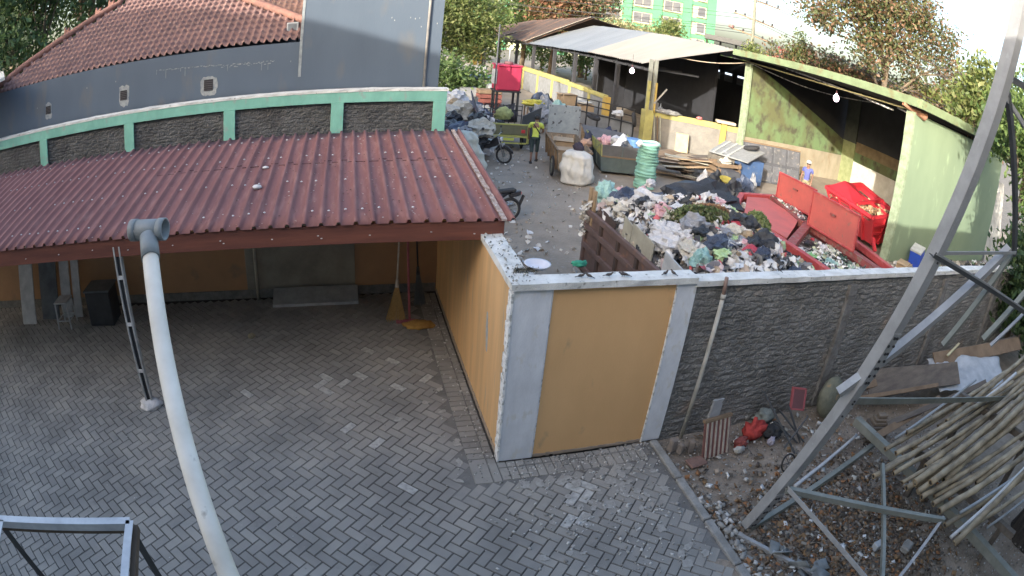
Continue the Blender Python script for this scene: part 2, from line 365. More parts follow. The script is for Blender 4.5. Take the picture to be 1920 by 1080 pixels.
# flaking render strip on the corner and panel edges
e = MB(); zs = [i*.09 for i in range(25)]
for i in range(24):
    wq = .05+.035*noise.noise(Vector((0, i*.8, 2)))
    e.obox((.008-.004*(i % 2), .0+wq, (zs[i]+zs[i+1])/2), (.011,0,0), (0,wq+.012,0), (0,0,.0455))
e.build('flaked_corner', m_edge, bw)
e = MB(); e.box(.418,.018,0,.432,.03,H); e.box(1.852,-.004,0,1.868,.02,H); e.build('panel_edge', m_edge, bw)
def coping(path, w0, name, par, m, z=H, t=.07, seg=.22, amp=.01):
    """uneven trowelled coping along a straight run"""
    a, b = Vector(path[0]), Vector(path[1]); d = (b-a); L = d.length; d.normalize(); n_ = Vector((-d.y, d.x, 0)); N = max(2, int(L/seg)); V = []; F = []
    for i in range(N+1):
        p = a + d*L*i/N
        for k, (o, zz) in enumerate([(-w0/2, 0), (-w0/2, t), (-w0/6, t+.006), (w0/6, t+.004), (w0/2, t), (w0/2, 0)]):
            q = p + n_*(o + amp*noise.noise(Vector((i*.9, k*3.1, a.x+a.y)))*1.6)
            V.append((q.x, q.y, z+zz+(amp*noise.noise(Vector((i*.7, k, 9+a.x))) if zz else 0)))
    for i in range(N):
        for k in range(6):
            k2 = (k+1) % 6; F.append((i*6+k, (i+1)*6+k, (i+1)*6+k2, i*6+k2))
    mb = MB(); mb.add(V, F + [(0,1,2,3,4,5), tuple(N*6+k for k in (5,4,3,2,1,0))]); return mb.build(name, m, par)
coping([(.105,0.16,0),(.105,4.55,0)], .25, 'coping', bw, m_cope, amp=.012)
coping([(-.02,.07,0),(2.10,.07,0)], .22, 'coping', bw, m_cope, amp=.008)
# rough grey stretch of the wall
def m_rubble(name, c, c2, c3, disp=.03, row=.09, cement=(.2,.2,.19)):
    if name in MATS: return MATS[name]
    m = mat(name, c, c2, 2.2, .93, 0, 0, c3=c3, s3=1.3, t3=(.6,.75)); n = m.node_tree.nodes; l = m.node_tree.links; b = n['Principled BSDF']
    tc = n.new('ShaderNodeTexCoord'); mp = n.new('ShaderNodeMapping'); mp.inputs['Rotation'].default_value = (R_(90),0,0); l.new(tc.outputs['Object'], mp.inputs[0])
    nz = n.new('ShaderNodeTexNoise'); nz.inputs['Scale'].default_value = 5; nz.inputs['Detail'].default_value = 6; l.new(mp.outputs[0], nz.inputs['Vector'])
    va = n.new('ShaderNodeVectorMath'); va.operation = 'MULTIPLY_ADD'; l.new(nz.outputs['Color'], va.inputs[0]); va.inputs[1].default_value = (.22,.17,.1); l.new(mp.outputs[0], va.inputs[2])
    br = n.new('ShaderNodeTexBrick'); br.inputs['Scale'].default_value = 1; br.inputs['Brick Width'].default_value = .21; br.inputs['Row Height'].default_value = row; br.inputs['Mortar Size'].default_value = .018; br.inputs['Mortar Smooth'].default_value = .6
    l.new(va.outputs[0], br.inputs['Vector'])
    n2 = n.new('ShaderNodeTexNoise'); n2.inputs['Scale'].default_value = 28; n2.inputs['Detail'].default_value = 6; l.new(tc.outputs['Object'], n2.inputs['Vector'])
    ad = n.new('ShaderNodeMath'); ad.operation = 'MULTIPLY_ADD'; l.new(br.outputs['Fac'], ad.inputs[0]); ad.inputs[1].default_value = -.32; l.new(n2.outputs[0], ad.inputs[2])
    bp = n.new('ShaderNodeBump'); bp.inputs['Distance'].default_value = disp; l.new(ad.outputs[0], bp.inputs['Height']); l.new(bp.outputs[0], b.inputs['Normal'])
    src = b.inputs['Base Color'].links[0].from_socket; mm = n.new('ShaderNodeMix'); mm.data_type = 'RGBA'
    mr = n.new('ShaderNodeMath'); mr.operation = 'MULTIPLY'; l.new(br.outputs['Fac'], mr.inputs[0]); mr.inputs[1].default_value = .22
    l.new(mr.outputs[0], mm.inputs[0]); l.new(src, mm.inputs[6]); mm.inputs[7].default_value = lin(cement); l.new(mm.outputs[2], b.inputs['Base Color']); return m
m_rough = m_rubble('rough_grey_brickwork', (.275,.27,.255), (.165,.16,.15), (.32,.24,.18), .05, .085, (.10,.10,.095))
gw = thing('brick_wall', 'long rough grey unplastered brick wall with a white cement coping, right of the ochre panel', 'wall', (2.13,0,0))
def rough_panel(x0, x1, y, z0, z1, dx, name, par, amp=.02, m=None, back=.14):
    nx = int((x1-x0)/dx); nz = int((z1-z0)/dx); V = []; F = []
    for j in range(nz+1):
        for i in range(nx+1):
            x = x0+(x1-x0)*i/nx; z = z0+(z1-z0)*j/nz; V.append((x, y+amp*noise.noise(Vector((x*9, z*16, y)))+amp*.5*noise.noise(Vector((x*2, z*2, y))), z))
    for j in range(nz):
        for i in range(nx):
            q = j*(nx+1)+i; F.append((q, q+1, q+nx+2, q+nx+1))
    o = len(V); V += [(x0,y+back,z0),(x1,y+back,z0),(x1,y+back,z1),(x0,y+back,z1)]
    mb = MB(); mb.add(V, F+[(o+3,o+2,o+1,o), (nz*(nx+1), nz*(nx+1)+nx, o+2, o+3), (0, nz*(nx+1), o+3, o), (nx, o+1, o+2, nz*(nx+1)+nx)]); return mb.build(name, m, par)
rough_panel(2.13, 15.2, .035, -.05, 2.16, .045, 'brickwork', gw, .022, m_rough, .12)
coping([(2.10,.08,0),(15.3,.08,0)], .20, 'coping', gw, m_cope, z=2.15, amp=.012)
for xq in (5.05, 8.2, 11.3):
    rb = MB(); 
    for i in range(12): rb.obox((xq+.03*noise.noise(Vector((i*.7,xq,0))), .012, .1+i*.17), (.09+.02*noise.noise(Vector((i,2,xq))),0,0), (0,.03,0), (0,0,.086))
    rb.build('pier', mat('cement_pier', (.235,.235,.23), (.13,.12,.11), 5, .92, bump=.02, bs=30), gw)
# ================================================================== ORANGE WALL BEHIND THE CARPORT
ow = thing('carport_back_wall', 'ochre painted wall closing the back of the carport, with a grey unpainted rectangle', 'wall', (-6,4.6,0))
wallbox(-13.5,4.60,.15,4.75,0,2.62,'wall_panel', mat('shade_dulled_ochre', (.46,.275,.15), (.38,.23,.13), 1.2, .88, bump=.002, bs=60, c3=(.27,.20,.14), s3=2.6, t3=(.6,.75)), ow)  # ochre dulled in the colour for the low light under the carport
wallbox(-3.42,4.585,-1.42,4.60,.05,1.35,'grey_board', mat('grey_weathered_board', (.30,.29,.24), (.22,.21,.18), 3, .85, bump=.003, bs=30), ow)
wallbox(-13.5,4.57,.0,4.60,0,.16,'skirting', mat('cement_skirting', (.24,.235,.22), (.15,.15,.14), 8, .9, bump=.01, bs=40), ow)
# ================================================================== CARPORT
m_maroon = mat('maroon_roof_sheet', (.245,.105,.095), (.19,.080,.074), 1.5, .75, metal=.0, bump=.001, bs=50, c3=(.31,.16,.14), s3=9, t3=(.5,.8), stretch=(1.6,.25,1))
m_wood = mat('reddish_brown_fascia', (.20,.068,.042), (.12,.04,.028), 3, .6, bump=.003, bs=40, stretch=(.3,3,3))
m_under = mat('underside_steel', (.10,.06,.05), (.07,.05,.04), 4, .7)
cp = thing('carport', 'open carport with a dusty maroon corrugated roof on a red-brown fascia', 'carport', (-4.6,1.3,0))
def ribbed(x0, x1, p_lo, p_hi, pitch, rib, hgt, name, m, par, nseg=6, jag=.0, t=.004, seed=0):
    """trapezoidal roof sheet; p_lo/p_hi = (y, z) of the eave and the ridge"""
    prof = []; x = x0
    while x < x1-1e-6:
        prof += [(x, 0), (x+pitch-rib, 0), (x+pitch-rib*.8, hgt), (x+pitch-rib*.2, hgt)]; x += pitch
    prof.append((x, 0)); V = []; F = []; n = len(prof)
    for j in range(nseg+1):
        q = j/nseg; y = p_lo[0]+(p_hi[0]-p_lo[0])*q; z = p_lo[1]+(p_hi[1]-p_lo[1])*q
        for i, (a, h) in enumerate(prof):
            V.append((a, y+(jag*noise.noise(Vector((int(a/pitch)*1.3, j*7, seed))) if j in (0, nseg) else 0), z+h+.006*noise.noise(Vector((a*.8, y*.8, seed)))))
    o = len(V); V += [(a, b, c-t) for a, b, c in V]
    for j in range(nseg):
        for i in range(n-1):
            q = j*n+i; F.append((q, q+1, q+n+1, q+n)); F.append((o+q, o+q+n, o+q+n+1, o+q+1))
    for i in range(n-1):
        F.append((i, o+i, o+i+1, i+1)); q = nseg*n+i; F.append((q, q+1, o+q+1, o+q))
    for j in range(nseg): F.append((j*n, j*n+n, o+j*n+n, o+j*n)); q = j*n+n-1; F.append((q, o+q, o+q+n, q+n))
    return np_mesh(name, V, F, m, par)
ZE, ZR = 2.44, 2.80
rf = ribbed(-13.03, .25, (1.30, ZE), (4.93, ZR), .2, .06, .038, 'roof_sheet', m_maroon, cp, 10, .012)
m_screw = mat('roof_screw_cap', (.75,.73,.70), (.5,.48,.46), 30, .5)
sw = MB(); rr = random.Random(5)
for q in (.10, .37, .66, .90):
    for i in range(66):
        x = .25-.2*i-.028
        if rr.random() < .72: sw.lathe([(.016,0),(.016,.006),(.006,.012)], (x, 1.30+3.63*q+rr.uniform(-.03,.03), ZE+.36*q+.028), 6)
o = sw.build('roof_screw', m_screw, cp); o['kind'] = 'stuff'
# sheet overlap line and leaf dirt on the roof
ov = MB()
for i in range(40):
    x = -4.6+i*.115; ov.obox((x, 3.42+.012*noise.noise(Vector((i*.8,0,0))), ZE+.36*(3.42-1.3)/3.63+.002+.03*((i*.115) % .2 > .14)), (.055,0,0), (0,.006,0), (0,.0,.004))
o = ov.build('sheet_overlap', mat('overlap_shadow_gap', (.09,.035,.035), (.06,.025,.025), 9, .8), cp); o['kind'] = 'stuff'
rrf = random.Random(41); dv = MB()
for i in range(900):
    x = -abs(rrf.gauss(0, 2.2))+.25; q = rrf.random(); y = 1.33+3.55*q; s_ = rrf.uniform(.003,.011); z = ZE+.36*(y-1.3)/3.63+.006+(.036 if (x-.28) % .2 > .14 else 0)
    if x < -9: continue
    dv.obox((x,y,z), (s_,0,0), (0,s_*rrf.uniform(.4,1),0), (0,0,.002))
o = dv.build('roof_debris', mat_isl('roof_debris_bits', [(.36,.24,.20),(.50,.42,.38),(.12,.07,.06),(.30,.16,.12)], .9), cp); o['kind'] = 'stuff'
# edge trim and dirt crust on the right end
tr = MB()
for i in range(24):
    y = 1.3+3.63*i/24; tr.obox((.235+.008*noise.noise(Vector((i*1.1,0,4))), y+.075, ZE+.36*(i+.5)/24+.012), (.03,0,0), (0,.076,.0075), (0,-.001,.014+.005*noise.noise(Vector((i*.9,3,1)))))
tr.build('edge_trim', mat('crusty_edge_trim', (.52,.42,.37), (.24,.17,.14), 14, .9, bump=.012, bs=50), cp)
fb = MB(); fb.box(-13.0,1.33,2.20,.25,1.37,2.425); fb.build('fascia', m_wood, cp, bevel=.004)
fb = MB(); fb.box(.21,1.372,2.28,.248,4.6,2.40); fb.build('side_beam', m_wood, cp, bevel=.004)
pu = MB()
for y, z in ((2.0,2.46),(3.0,2.56),(4.0,2.66)): pu.box(-13,y,z-.07,.23,y+.05,z)
pu.each('purlin', m_under, cp)
bt = MB()
for i, x in enumerate([-6.3,-5.62,-5.0,-4.42,-3.75,-3.1,-3.06,-2.45,-1.9,-1.86,-1.3,-.6,-.1]):
    bt.lathe([(.012,0),(.012,.006)], (x, 1.322-.0, 2.28+.05*((i*7) % 3)/3), 6)
bt.each('bolt', m_screw, cp)
# post: pair of light steel channels, feet wrapped in white cloth
m_dark0 = mat('black_gap_steel', (.03,.03,.035), (.02,.02,.022), 5, .8); m_post = mat('primer_grey_steel', (.50,.50,.48), (.34,.34,.32), 8, .6, metal=.3, bump=.002, bs=60)
po = MB(); px0 = G(283,758)
for dx in (-.045, .045): po.box(px0.x+dx-.012, px0.y-.04, 0, px0.x+dx+.012, px0.y+.04, 2.33)
po.each('post', m_post, cp, bevel=.002); po = MB(); po.box(px0.x-.0325, px0.y-.01, 0, px0.x+.0325, px0.y+.03, 2.33); po.build('post_web', m_dark0, cp)
pt = MB(); 
for z in (.55, 1.25, 1.9): pt.box(px0.x-.034, px0.y-.046, z, px0.x+.034, px0.y-.036, z+.05)
pt.each('post_batten', m_screw, cp)
m_cloth = mat('white_rag', (.72,.70,.68), (.48,.46,.45), 9, .9, bump=.01, bs=30)
rg = crumple(3, (.19,.15,.06), .35, 2.6); o = rg.build('rag', m_cloth, None, smooth=True); o.location = (px0.x+.02, px0.y-.03, 0); tag(o, 'crumpled white rag around the foot of the carport post', 'rag')
for (px, py, s, lb) in ((498,316,.05,'small white lump on the maroon roof, farther up the sheet'), (481,354,.075,'larger white lump on the maroon roof, nearer its lower edge')):
    p = AP(px, py, Vector((0,1.30,ZE)), Vector((0,-.36,3.63)))
    o = crumple(px, (s,s*.7,s*.45), .3, 2).build('litter_lump', m_cloth, None, True); o.location = p; tag(o, lb, 'litter', 'white lumps on the maroon roof')
# ================================================================== UNDER THE CARPORT
m_white = mat('dull_white_board', (.50,.52,.53), (.36,.38,.40), 5, .6, bump=.001)
m_dark = mat('dark_grey_plastic', (.045,.05,.055), (.03,.033,.038), 4, .5)
m_grey = mat('grey_panel', (.16,.175,.185), (.10,.11,.12), 4, .7)
BX = (G(57,608).x, G(57,608).y)
def leaning(name, label, cat, x, w, h, t, ybase, lean, m, grp=None):
    """sheet leaning on the ochre back wall"""
    t_ = thing(name, label, cat, (x, ybase, 0), 0, grp)
    d = Vector((0, math.sin(lean), math.cos(lean)))
    MB().obox(Vector((x, ybase, .003))+d*h/2, (w/2,0,0), d*h/2, Vector((0,-math.cos(lean),math.sin(lean)))*t/2).build('panel', m, t_, bevel=.003)
    return t_
leaning('white_board', 'tall dull white board leaning on the back wall at the left of the carport', 'board', BX[0], .42, 1.85, .03, BX[1], .30, m_white)
t_ = leaning('shelf_panel', 'dark glass shelf panel leaning between two white boards under the carport', 'panel', BX[0]+.55, .5, 1.7, .03, BX[1]+.2, .28, m_grey)
t_ = leaning('white_plank', 'narrow off-white plank leaning behind the small stool under the carport', 'plank', BX[0]+1.02, .26, 1.8, .03, BX[1]+.25, .25, m_white)
t_ = leaning('white_plank', 'second narrow off-white plank, nearer the dark crate under the carport', 'plank', BX[0]+1.32, .2, 1.8, .03, BX[1]+.25, .24, m_white)
def stool(x, y, lab, m, s=.34, h=.5):
    t_ = thing('stool', lab, 'stool', (x, y, 0)); MB().box(x-s/2,y-s/2,h,x+s/2,y+s/2,h+.025).build('seat', m, t_, bevel=.004)
    for sx in (-1, 1):
        for sy in (-1, 1): MB().beam((x+sx*s*.5,y+sy*s*.5,0),(x+sx*s*.42,y+sy*s*.42,h),.03,.03).build('leg', m, t_)
    r = MB()
    for sx in (-1, 1): r.beam((x+sx*s*.47,y-s*.47,.16),(x+sx*s*.47,y+s*.47,.16),.02,.02); r.beam((x-s*.47,y+sx*s*.47,.16),(x+s*.47,y+sx*s*.47,.16),.02,.02)
    r.each('rail', m, t_)
stool(BX[0]+1.15, BX[1]-.05, 'small white stool standing in front of the leaning planks', m_white)
CX = G(193,612); CX = (CX.x, CX.y)
cb = thing('storage_crate', 'dark closed storage crate standing beside the stool under the carport', 'crate', (CX[0],CX[1],0))
MB().box(CX[0]-.29,CX[1],0,CX[0]+.29,CX[1]+.45,.66).build('body', m_dark, cb, bevel=.02); MB().box(CX[0]-.31,CX[1]-.02,.66,CX[0]+.31,CX[1]+.47,.70).build('lid', m_grey, cb, bevel=.01)
# plastic chair at far left
ch = thing('chair', 'grey plastic chair at the far left edge under the carport', 'chair', (-9.45,3.2,0))
MB().box(-9.7,3.0,.42,-9.25,3.45,.46).build('seat', m_grey, ch, bevel=.01); MB().obox((-9.47,3.5,.70),(.22,0,0),(0,.03,.22),(0,.015,-.002)).build('backrest', m_grey, ch, bevel=.01)
for sx in (-9.67,-9.29):
    for sy in (3.03,3.42): MB().beam((sx,sy,0),(sx,sy,.42),.04,.03).build('leg', m_grey, ch)
# long white-edged slab lying along the back wall
sb = thing('door_leaf', 'flat grey door leaf with a white edge leaning low against the back wall', 'door', (-2.4,4.2,0))
a, b = G(512,576), G(672,569); hgt = .22
MB().slab([(a.x,a.y,.03),(b.x,b.y,.03),(b.x+.0,4.5,hgt),(a.x,4.5,hgt)], .03).build('panel', mat('grey_slab', (.29,.31,.31), (.22,.23,.23), 6, .8), sb)
MB().beam((a.x,a.y-.012,.03),(b.x,b.y-.012,.03),.03,.05).build('edge_strip', m_white, sb)
pp = MB(); p = G(482,574); pp.tube([(p.x,4.5,0),(p.x+.0,4.555,1.9)], .028, 12); o = pp.build('drain_pipe', mat('old_pvc', (.42,.41,.36), (.30,.29,.26), 5, .6), None, True); tag(o, 'thin vertical plastic pipe against the back wall left of the grey board', 'pipe')
# brooms and cloths in the corner
m_straw = mat('straw_bristle', (.52,.36,.15), (.34,.22,.09), 30, .9, stretch=(4,4,.4)); m_pink = mat('faded_pink_plastic', (.42,.12,.16), (.30,.09,.11), 6, .6); m_hand = mat('white_handle', (.62,.61,.57), (.45,.44,.4), 8, .5)
def broom(x, y, lab, hm, bm_, h=1.75, fan=.2, lean=.25, dx=0):
    t_ = thing('broom', lab, 'broom', (x, y, 0)); d = Vector((dx, lean, 1)).normalized(); b = Vector((x, y, .02))
    MB().tube([b+d*.62, b+d*h], .014, 8).build('handle', hm, t_, True)
    MB().tube([b+d*.55, b+d*.68], [.035,.022], 8).build('binding', hm, t_, True)
    br = MB(); rr = random.Random(x)
    for i in range(90):
        q = rr.uniform(-1, 1); q2 = rr.uniform(-.35, .35); br.beam(b+d*.58+Vector((q*.02, q2*.03, 0)), b+Vector((q*fan, q2*.15, rr.uniform(0,.05))), .006, .006)
    br.build('bristles', bm_, t_); return t_
p = G(742,604); broom(p.x, p.y, 'yellow straw broom with a white handle leaning in the carport corner', m_hand, m_straw, 1.9, .16, .22, .06)
p = G(790,585); broom(p.x, p.y+.2, 'grey worn broom leaning behind the pink mop in the carport corner', m_dark, m_grey, 1.9, .10, .12, -.05)
t_ = thing('mop', 'pink handled floor mop standing between the two brooms', 'mop', tuple(G(768,604))); p = G(768,604)
MB().tube([(p.x,p.y,.03),(p.x-.02,p.y+.38,1.95)], .02, 8).build('handle', m_pink, t_, True); MB().beam((p.x-.22,p.y-.02,.03),(p.x+.1,p.y-.02,.03),.07,.05).build('head', m_pink, t_, bevel=.01)
o = crumple(11, (.26,.13,.05), .5, 2.8).build('floor_cloth', mat('yellow_floor_cloth', (.50,.30,.08), (.34,.18,.05), 9, .9, bump=.006, bs=40), None, True); p = G(785,612); o.location = (p.x,p.y,0); tag(o, 'crumpled yellow floor cloth at the foot of the mop', 'cloth')
o = crumple(12, (.06,.07,.035), .5, 3).build('dead_leaf', mat('curled_leaf', (.42,.38,.26), (.25,.22,.15), 20, .9), None, True); p = G(472,632); o.location = (p.x,p.y,.0); tag(o, 'curled pale dead leaf lying alone on the paving', 'leaf')
# ================================================================== VENT PIPE
r0 = ray(281,470); r1 = ray(428,1078)
PT = CAM + r0*(3.52/math.hypot(r0.x, r0.y)); PB = CAM + r1*(1.85/math.hypot(r1.x, r1.y)); PD = (PT-PB).normalized(); vx, vy, vz = PT
PW = PB - PD*((PB.y+6.395)/PD.y)
vp = thing('vent_pipe', 'long white plastic pipe ending in an open grey tee, in front of the carport', 'pipe', (vx,vy,vz))
m_pvc = mat('dirty_white_pvc', (.80,.74,.64), (.66,.60,.50), 3, .6, c3=(.36,.31,.24), s3=7, t3=(.68,.76)); m_tee = mat('grey_pvc_fitting', (.28,.30,.30), (.21,.225,.225), 6, .5, c3=(.62,.6,.56), s3=26, t3=(.72,.74))
RP = .058
MB().tube([PW, PB, PT], RP, 28).build('pipe', m_pvc, vp, True)
q = MB(); q.pipe(PT-PD*.06, PT+PD*.11, RP+.009, RP-.002, 28); tee = q.build('tee', m_tee, vp, True)
td = PD.cross(Vector((0,0,1))).normalized(); td = (td - PD.cross(td).cross(td)*0 - Vector((ray(268,428).x, ray(268,428).y, 0))*.30).normalized(); td = (td-PD*td.dot(PD)*.6).normalized(); td = (td - Vector((ray(268,428).x, ray(268,428).y, .12))*.42).normalized(); c0 = PT+PD*.17
q = MB(); q.pipe(c0-td*.140, c0+td*.140, RP+.008, RP, 28); q.pipe(c0+td*.09, c0+td*.143, RP+.013, RP+.002, 28); q.pipe(c0-td*.143, c0-td*.09, RP+.013, RP+.002, 28); q.build('tee_arm', m_tee, vp, True)
# ================================================================== STEEL BRACKET lower left
m_alu = mat('pale_steel_angle', (.62,.64,.66), (.45,.47,.5), 5, .5, metal=.35); m_brown = mat('brown_steel', (.11,.08,.055), (.07,.05,.035), 6, .7)
zb = 2.75; A0 = G(-40,969,zb); A1 = G(243,976,zb); A2 = G(232,1100,zb)
br = thing('bracket_frame', 'pale steel angle frame with darker struts at the lower left corner', 'frame', tuple(A1))
q = MB(); q.angle(A0, A1, .045, .004, (0,0,1)); q.build('front_bar', m_alu, br); q = MB(); q.angle(A1, A2, .045, .004, (0,0,1)); q.build('side_bar', m_alu, br)
dz = Vector((0,0,-.05)); q = MB(); q.beam(A0+dz, A1+dz, .035, .045); q.beam(A1+dz+(A1-A0).normalized()*.02, A2+dz+(A1-A0).normalized()*.03, .03, .04); q.each('lower_bar', m_brown, br)
q = MB(); q.beam(G(8,990,zb-.08), G(105,1110,zb-.9), .04, .01); q.beam(G(250,1000,zb-.08), G(330,1130,zb-.9), .04, .01); q.each('strut', mat('dark_strut', (.07,.07,.07), (.05,.05,.05), 5, .6), br)
q = MB(); q.angle(G(2,975,zb), G(-30,1180,zb), .045, .004, (0,0,1)); q.build('side_bar', m_alu, br)
# ================================================================== LATTICE TOWER
m_galv = mat('galvanised_steel', (.42,.42,.42), (.34,.34,.34), 5, .55, metal=.25, bump=.001, bs=60, c3=(.42,.43,.43), s3=14, t3=(.62,.7))
m_galvd = mat('dull_dark_steel', (.10,.105,.11), (.07,.073,.078), 6, .6, metal=.2)
m_galvw = mat('weathered_green_grey_steel', (.27,.28,.25), (.19,.20,.175), 4, .65, metal=.15, bump=.001, bs=50)
B0 = G(1404,992); T0 = CAM + ray(1905,100)*4.75
LD = (T0-B0).normalized()
def leg(px, py):                       # point of the leg nearest to a sight line
    r = ray(px, py); w0 = B0-CAM; a = LD.dot(LD); b = LD.dot(r); c = r.dot(r); d = LD.dot(w0); e = r.dot(w0)
    return B0 + LD*((b*e-c*d)/(a*c-b*b))
FN = LD.cross(Vector((1,-.12,0))).normalized()      # right-hand face of the tower
if FN.y > 0: FN = -FN
BN = LD.cross(Vector((.05,-1,0))).normalized()
if BN.x > 0: BN = -BN
def FA(px, py, off=0.): return AP(px, py, B0-FN*off, FN)
def FB(px, py): return AP(px, py, B0, BN)
tw = thing('lattice_tower', 'galvanised steel lattice tower with bolted leg and braces at the right', 'tower', tuple(B0))
Ltop = B0 + LD*8.2
q = MB(); q.angle(B0-LD*.3, Ltop, .118, .009, FN, sgn=-1); q.build('leg', m_galv, tw)
# splice plates with bolts
def splice(p, q_, n):
    a = leg(*p); b = leg(*q_); side = LD.cross(FN).normalized(); s = MB(); s.obox((a+b)/2+FN*.009, (b-a)/2, side*.058, FN*.004); s.build('splice_plate', m_galv, tw)
    k = MB()
    for i in range(n):
        for sgn in (-1, 1):
            c = a.lerp(b, (i+.5)/n)+side*sgn*(.020+.02*(i % 2))+FN*.017; k.obox(c, side*.0115, LD*.0115, FN*.008)
    k.each('bolt', mat('dark_bolt', (.03,.03,.035), (.02,.02,.02), 9, .5), tw)
splice((1608,712),(1672,616), 7); splice((1404,985),(1450,915), 5)
k = MB(); side = LD.cross(FN).normalized()
for p in ((1583,745),(1598,750),(1571,771),(1467,905),(1760,478),(1752,488)):
    k.obox(leg(*p)+FN*.012+side*((p[0] % 5)-2)*.012, side*.008, LD*.008, FN*.006)
k.each('bolt', MATS['dark_bolt'], tw)
def mem(name, a, b, w, m, n=None, sgn=1, flat=False):
    q = MB()
    if flat: q.beam(a, b, w, .008, n or FN)
    else: q.angle(a, b, w, .006, n or FN, sgn)
    q.build(name, m, tw)
mem('horizontal', FA(1590,752,.02), FA(1990,741,.02), .085, m_galvw)
mem('brace', FA(1575,742,.04), FA(1895,470,.04), .075, m_galv, sgn=-1)
mem('brace', FA(1752,478,-.01), FA(1975,625,-.01), .055, m_galvd); mem('brace', FA(1757,476,-.02), FA(1977,620,-.02), .02, m_galv)
mem('horizontal', FA(1768,475,.02), FA(1905,474,.02), .035, m_galv)
mem('brace', FA(1900,150,.02), FA(1990,205,.02), .06, m_galvd)
mem('leg', FA(1892,175,.03), FA(1904,480,.03), .05, m_galvd); mem('brace', FA(1875,165,.03), FA(1960,300,.03), .04, m_galv)
mem('brace', FA(1905,470,.05), FA(1770,650,.05)*1, .05, m_galvw); mem('brace', FA(1930,545,.06), FA(1845,640,.06), .06, m_galvw); mem('brace', FA(1940,570,.06), FA(1858,650,.06), .035, m_galv)
zl = leg(1480,918).z
mem('horizontal', leg(1482,920), G(1772,972,zl), .06, m_galvw, (0,0,1)); mem('brace', leg(1482,920), FB(1650,1115), .06, m_galv, BN)
mem('brace', G(1770,968,zl), G(1655,1120,zl*.35), .045, m_galv, (0,0,1))
mem('brace', G(1656,868,.75), G(1654,1110,.75), .045, m_galvw, (0,0,1)); mem('base_beam', G(1608,782,.40), G(1930,1110,.40), .12, m_galvw, (0,0,1))
mem('brace', leg(1402,986)+Vector((0,0,.03)), G(1650,822,.18), .07, m_galvw, (0,0,1))
mem('base_beam', G(1385,1000,.05), G(1560,1090,.05), .05, m_galv, (0,0,1))
# ================================================================== JUNK BY THE ROUGH WALL
m_bamb = mat_isl('bamboo_cane', [(.36,.26,.13),(.44,.34,.19),(.27,.20,.11),(.46,.38,.25),(.31,.26,.18),(.40,.29,.14),(.25,.22,.17),(.50,.40,.24)], .65, bump=.003, bs=50, vs=5, v0=.5, v1=1.3, dust=[((.12,.10,.08),6,.58,.70,.6),((.30,.31,.24),2.5,.56,.7,.4)])
m_end = mat('bamboo_cut_end', (.42,.33,.20), (.2,.14,.08), 30, .8)
def cane(a, b, r, label, m=None, name='bamboo_pole', cat='pole', grp='bamboo poles on the pile', hollow=True, knots=True, sag=.0):
    a, b = Vector(a), Vector(b); t_ = thing(name, label, cat, tuple(a), 0, grp); L = (b-a).length; n = max(3, int(L/.11)); pts = []; rad = []
    for i in range(n+1):
        q = i/n; p = a.lerp(b, q); p.z += -sag*math.sin(q*math.pi); p += Vector((noise.noise(Vector((i*.22, a.x*9, 1))), noise.noise(Vector((i*.22, a.x*9, 7))), noise.noise(Vector((i*.2, a.x*9, 3)))))*(.014 if knots else .006)
        kk = knots and i % 3 == 0 and 0 < i < n
        pts.append(p); rad.append(r*(1.17 if kk else 1.0)*(1-.18*q))
    MB().tube(pts, rad, 12).build('cane' if knots else 'tube', m or m_bamb, t_, True)
    if hollow:
        d = (a-b).normalized(); MB().tube([a+d*.001, a+d*.004], [r*.62, r*.6], 12).build('hollow_end', MATS['dark_bolt'], t_)
        MB().pipe(a+d*.0005, a+d*.0055, r*1.0, r*.62, 14).build('cut_rim', m_end, t_)
    return t_
# (near end px, height) -> (far end px, height), radius, words
canes = [
 ((1638,893),.28,(1930,700),.62,.026,'thin yellow bamboo pole, leftmost of the cut ends at the lower left of the pile'),
 ((1676,888),.36,(1930,720),.66,.024,'thin bamboo pole just right of the leftmost cut end'),
 ((1692,905),.30,(1940,745),.58,.022,'slim split bamboo pole under the hollow tan one'),
 ((1736,875),.44,(1935,700),.74,.033,'thick tan bamboo pole with a dark hollow end in the middle of the pile'),
 ((1718,910),.30,(1940,760),.56,.028,'pale bamboo pole with a blunt solid end, low in the pile'),
 ((1716,905),.42,(1945,718),.70,.036,'thick bamboo pole with a round blunt light end, left of the two long parallel ones'),
 ((1722,922),.36,(1950,735),.68,.030,'bamboo pole ending lowest of the middle bunch'),
 ((1770,900),.46,(1950,720),.78,.037,'thick yellow bamboo pole on top of the pile with its end over the others'),
 ((1752,930),.26,(1960,810),.50,.024,'dull brown bamboo pole under the thick yellow one'),
 ((1750,945),.30,(1970,790),.54,.030,'grey-brown bamboo pole lying low right of the middle bunch'),
 ((1762,958),.34,(1990,800),.60,.036,'hollow bamboo pole with the widest open end at the foot of the pile'),
 ((1790,1018),.55,(1950,850),.86,.031,'long yellow bamboo pole ending farthest down, near the tower beam'),
 ((1800,775),.52,(1925,690),.76,.03,'weathered bamboo pole passing under the steel horizontal'),
 ((1680,850),.34,(1900,715),.60,.028,'brownish curved bamboo pole crossing behind the thick ones'),
 ((1850,745),.66,(1960,655),.9,.032,'bamboo pole high at the right edge above the others'),
]
for a, za, b, zb_, r, lb in canes: cane(G(*a, za+.35), G(*b, zb_+1.05), r*1.42, lb)
m_pvcw = mat('white_conduit', (.56,.57,.58), (.42,.43,.44), 5, .5); m_pvcg = mat('grey_conduit', (.30,.33,.36), (.22,.25,.27), 5, .5)
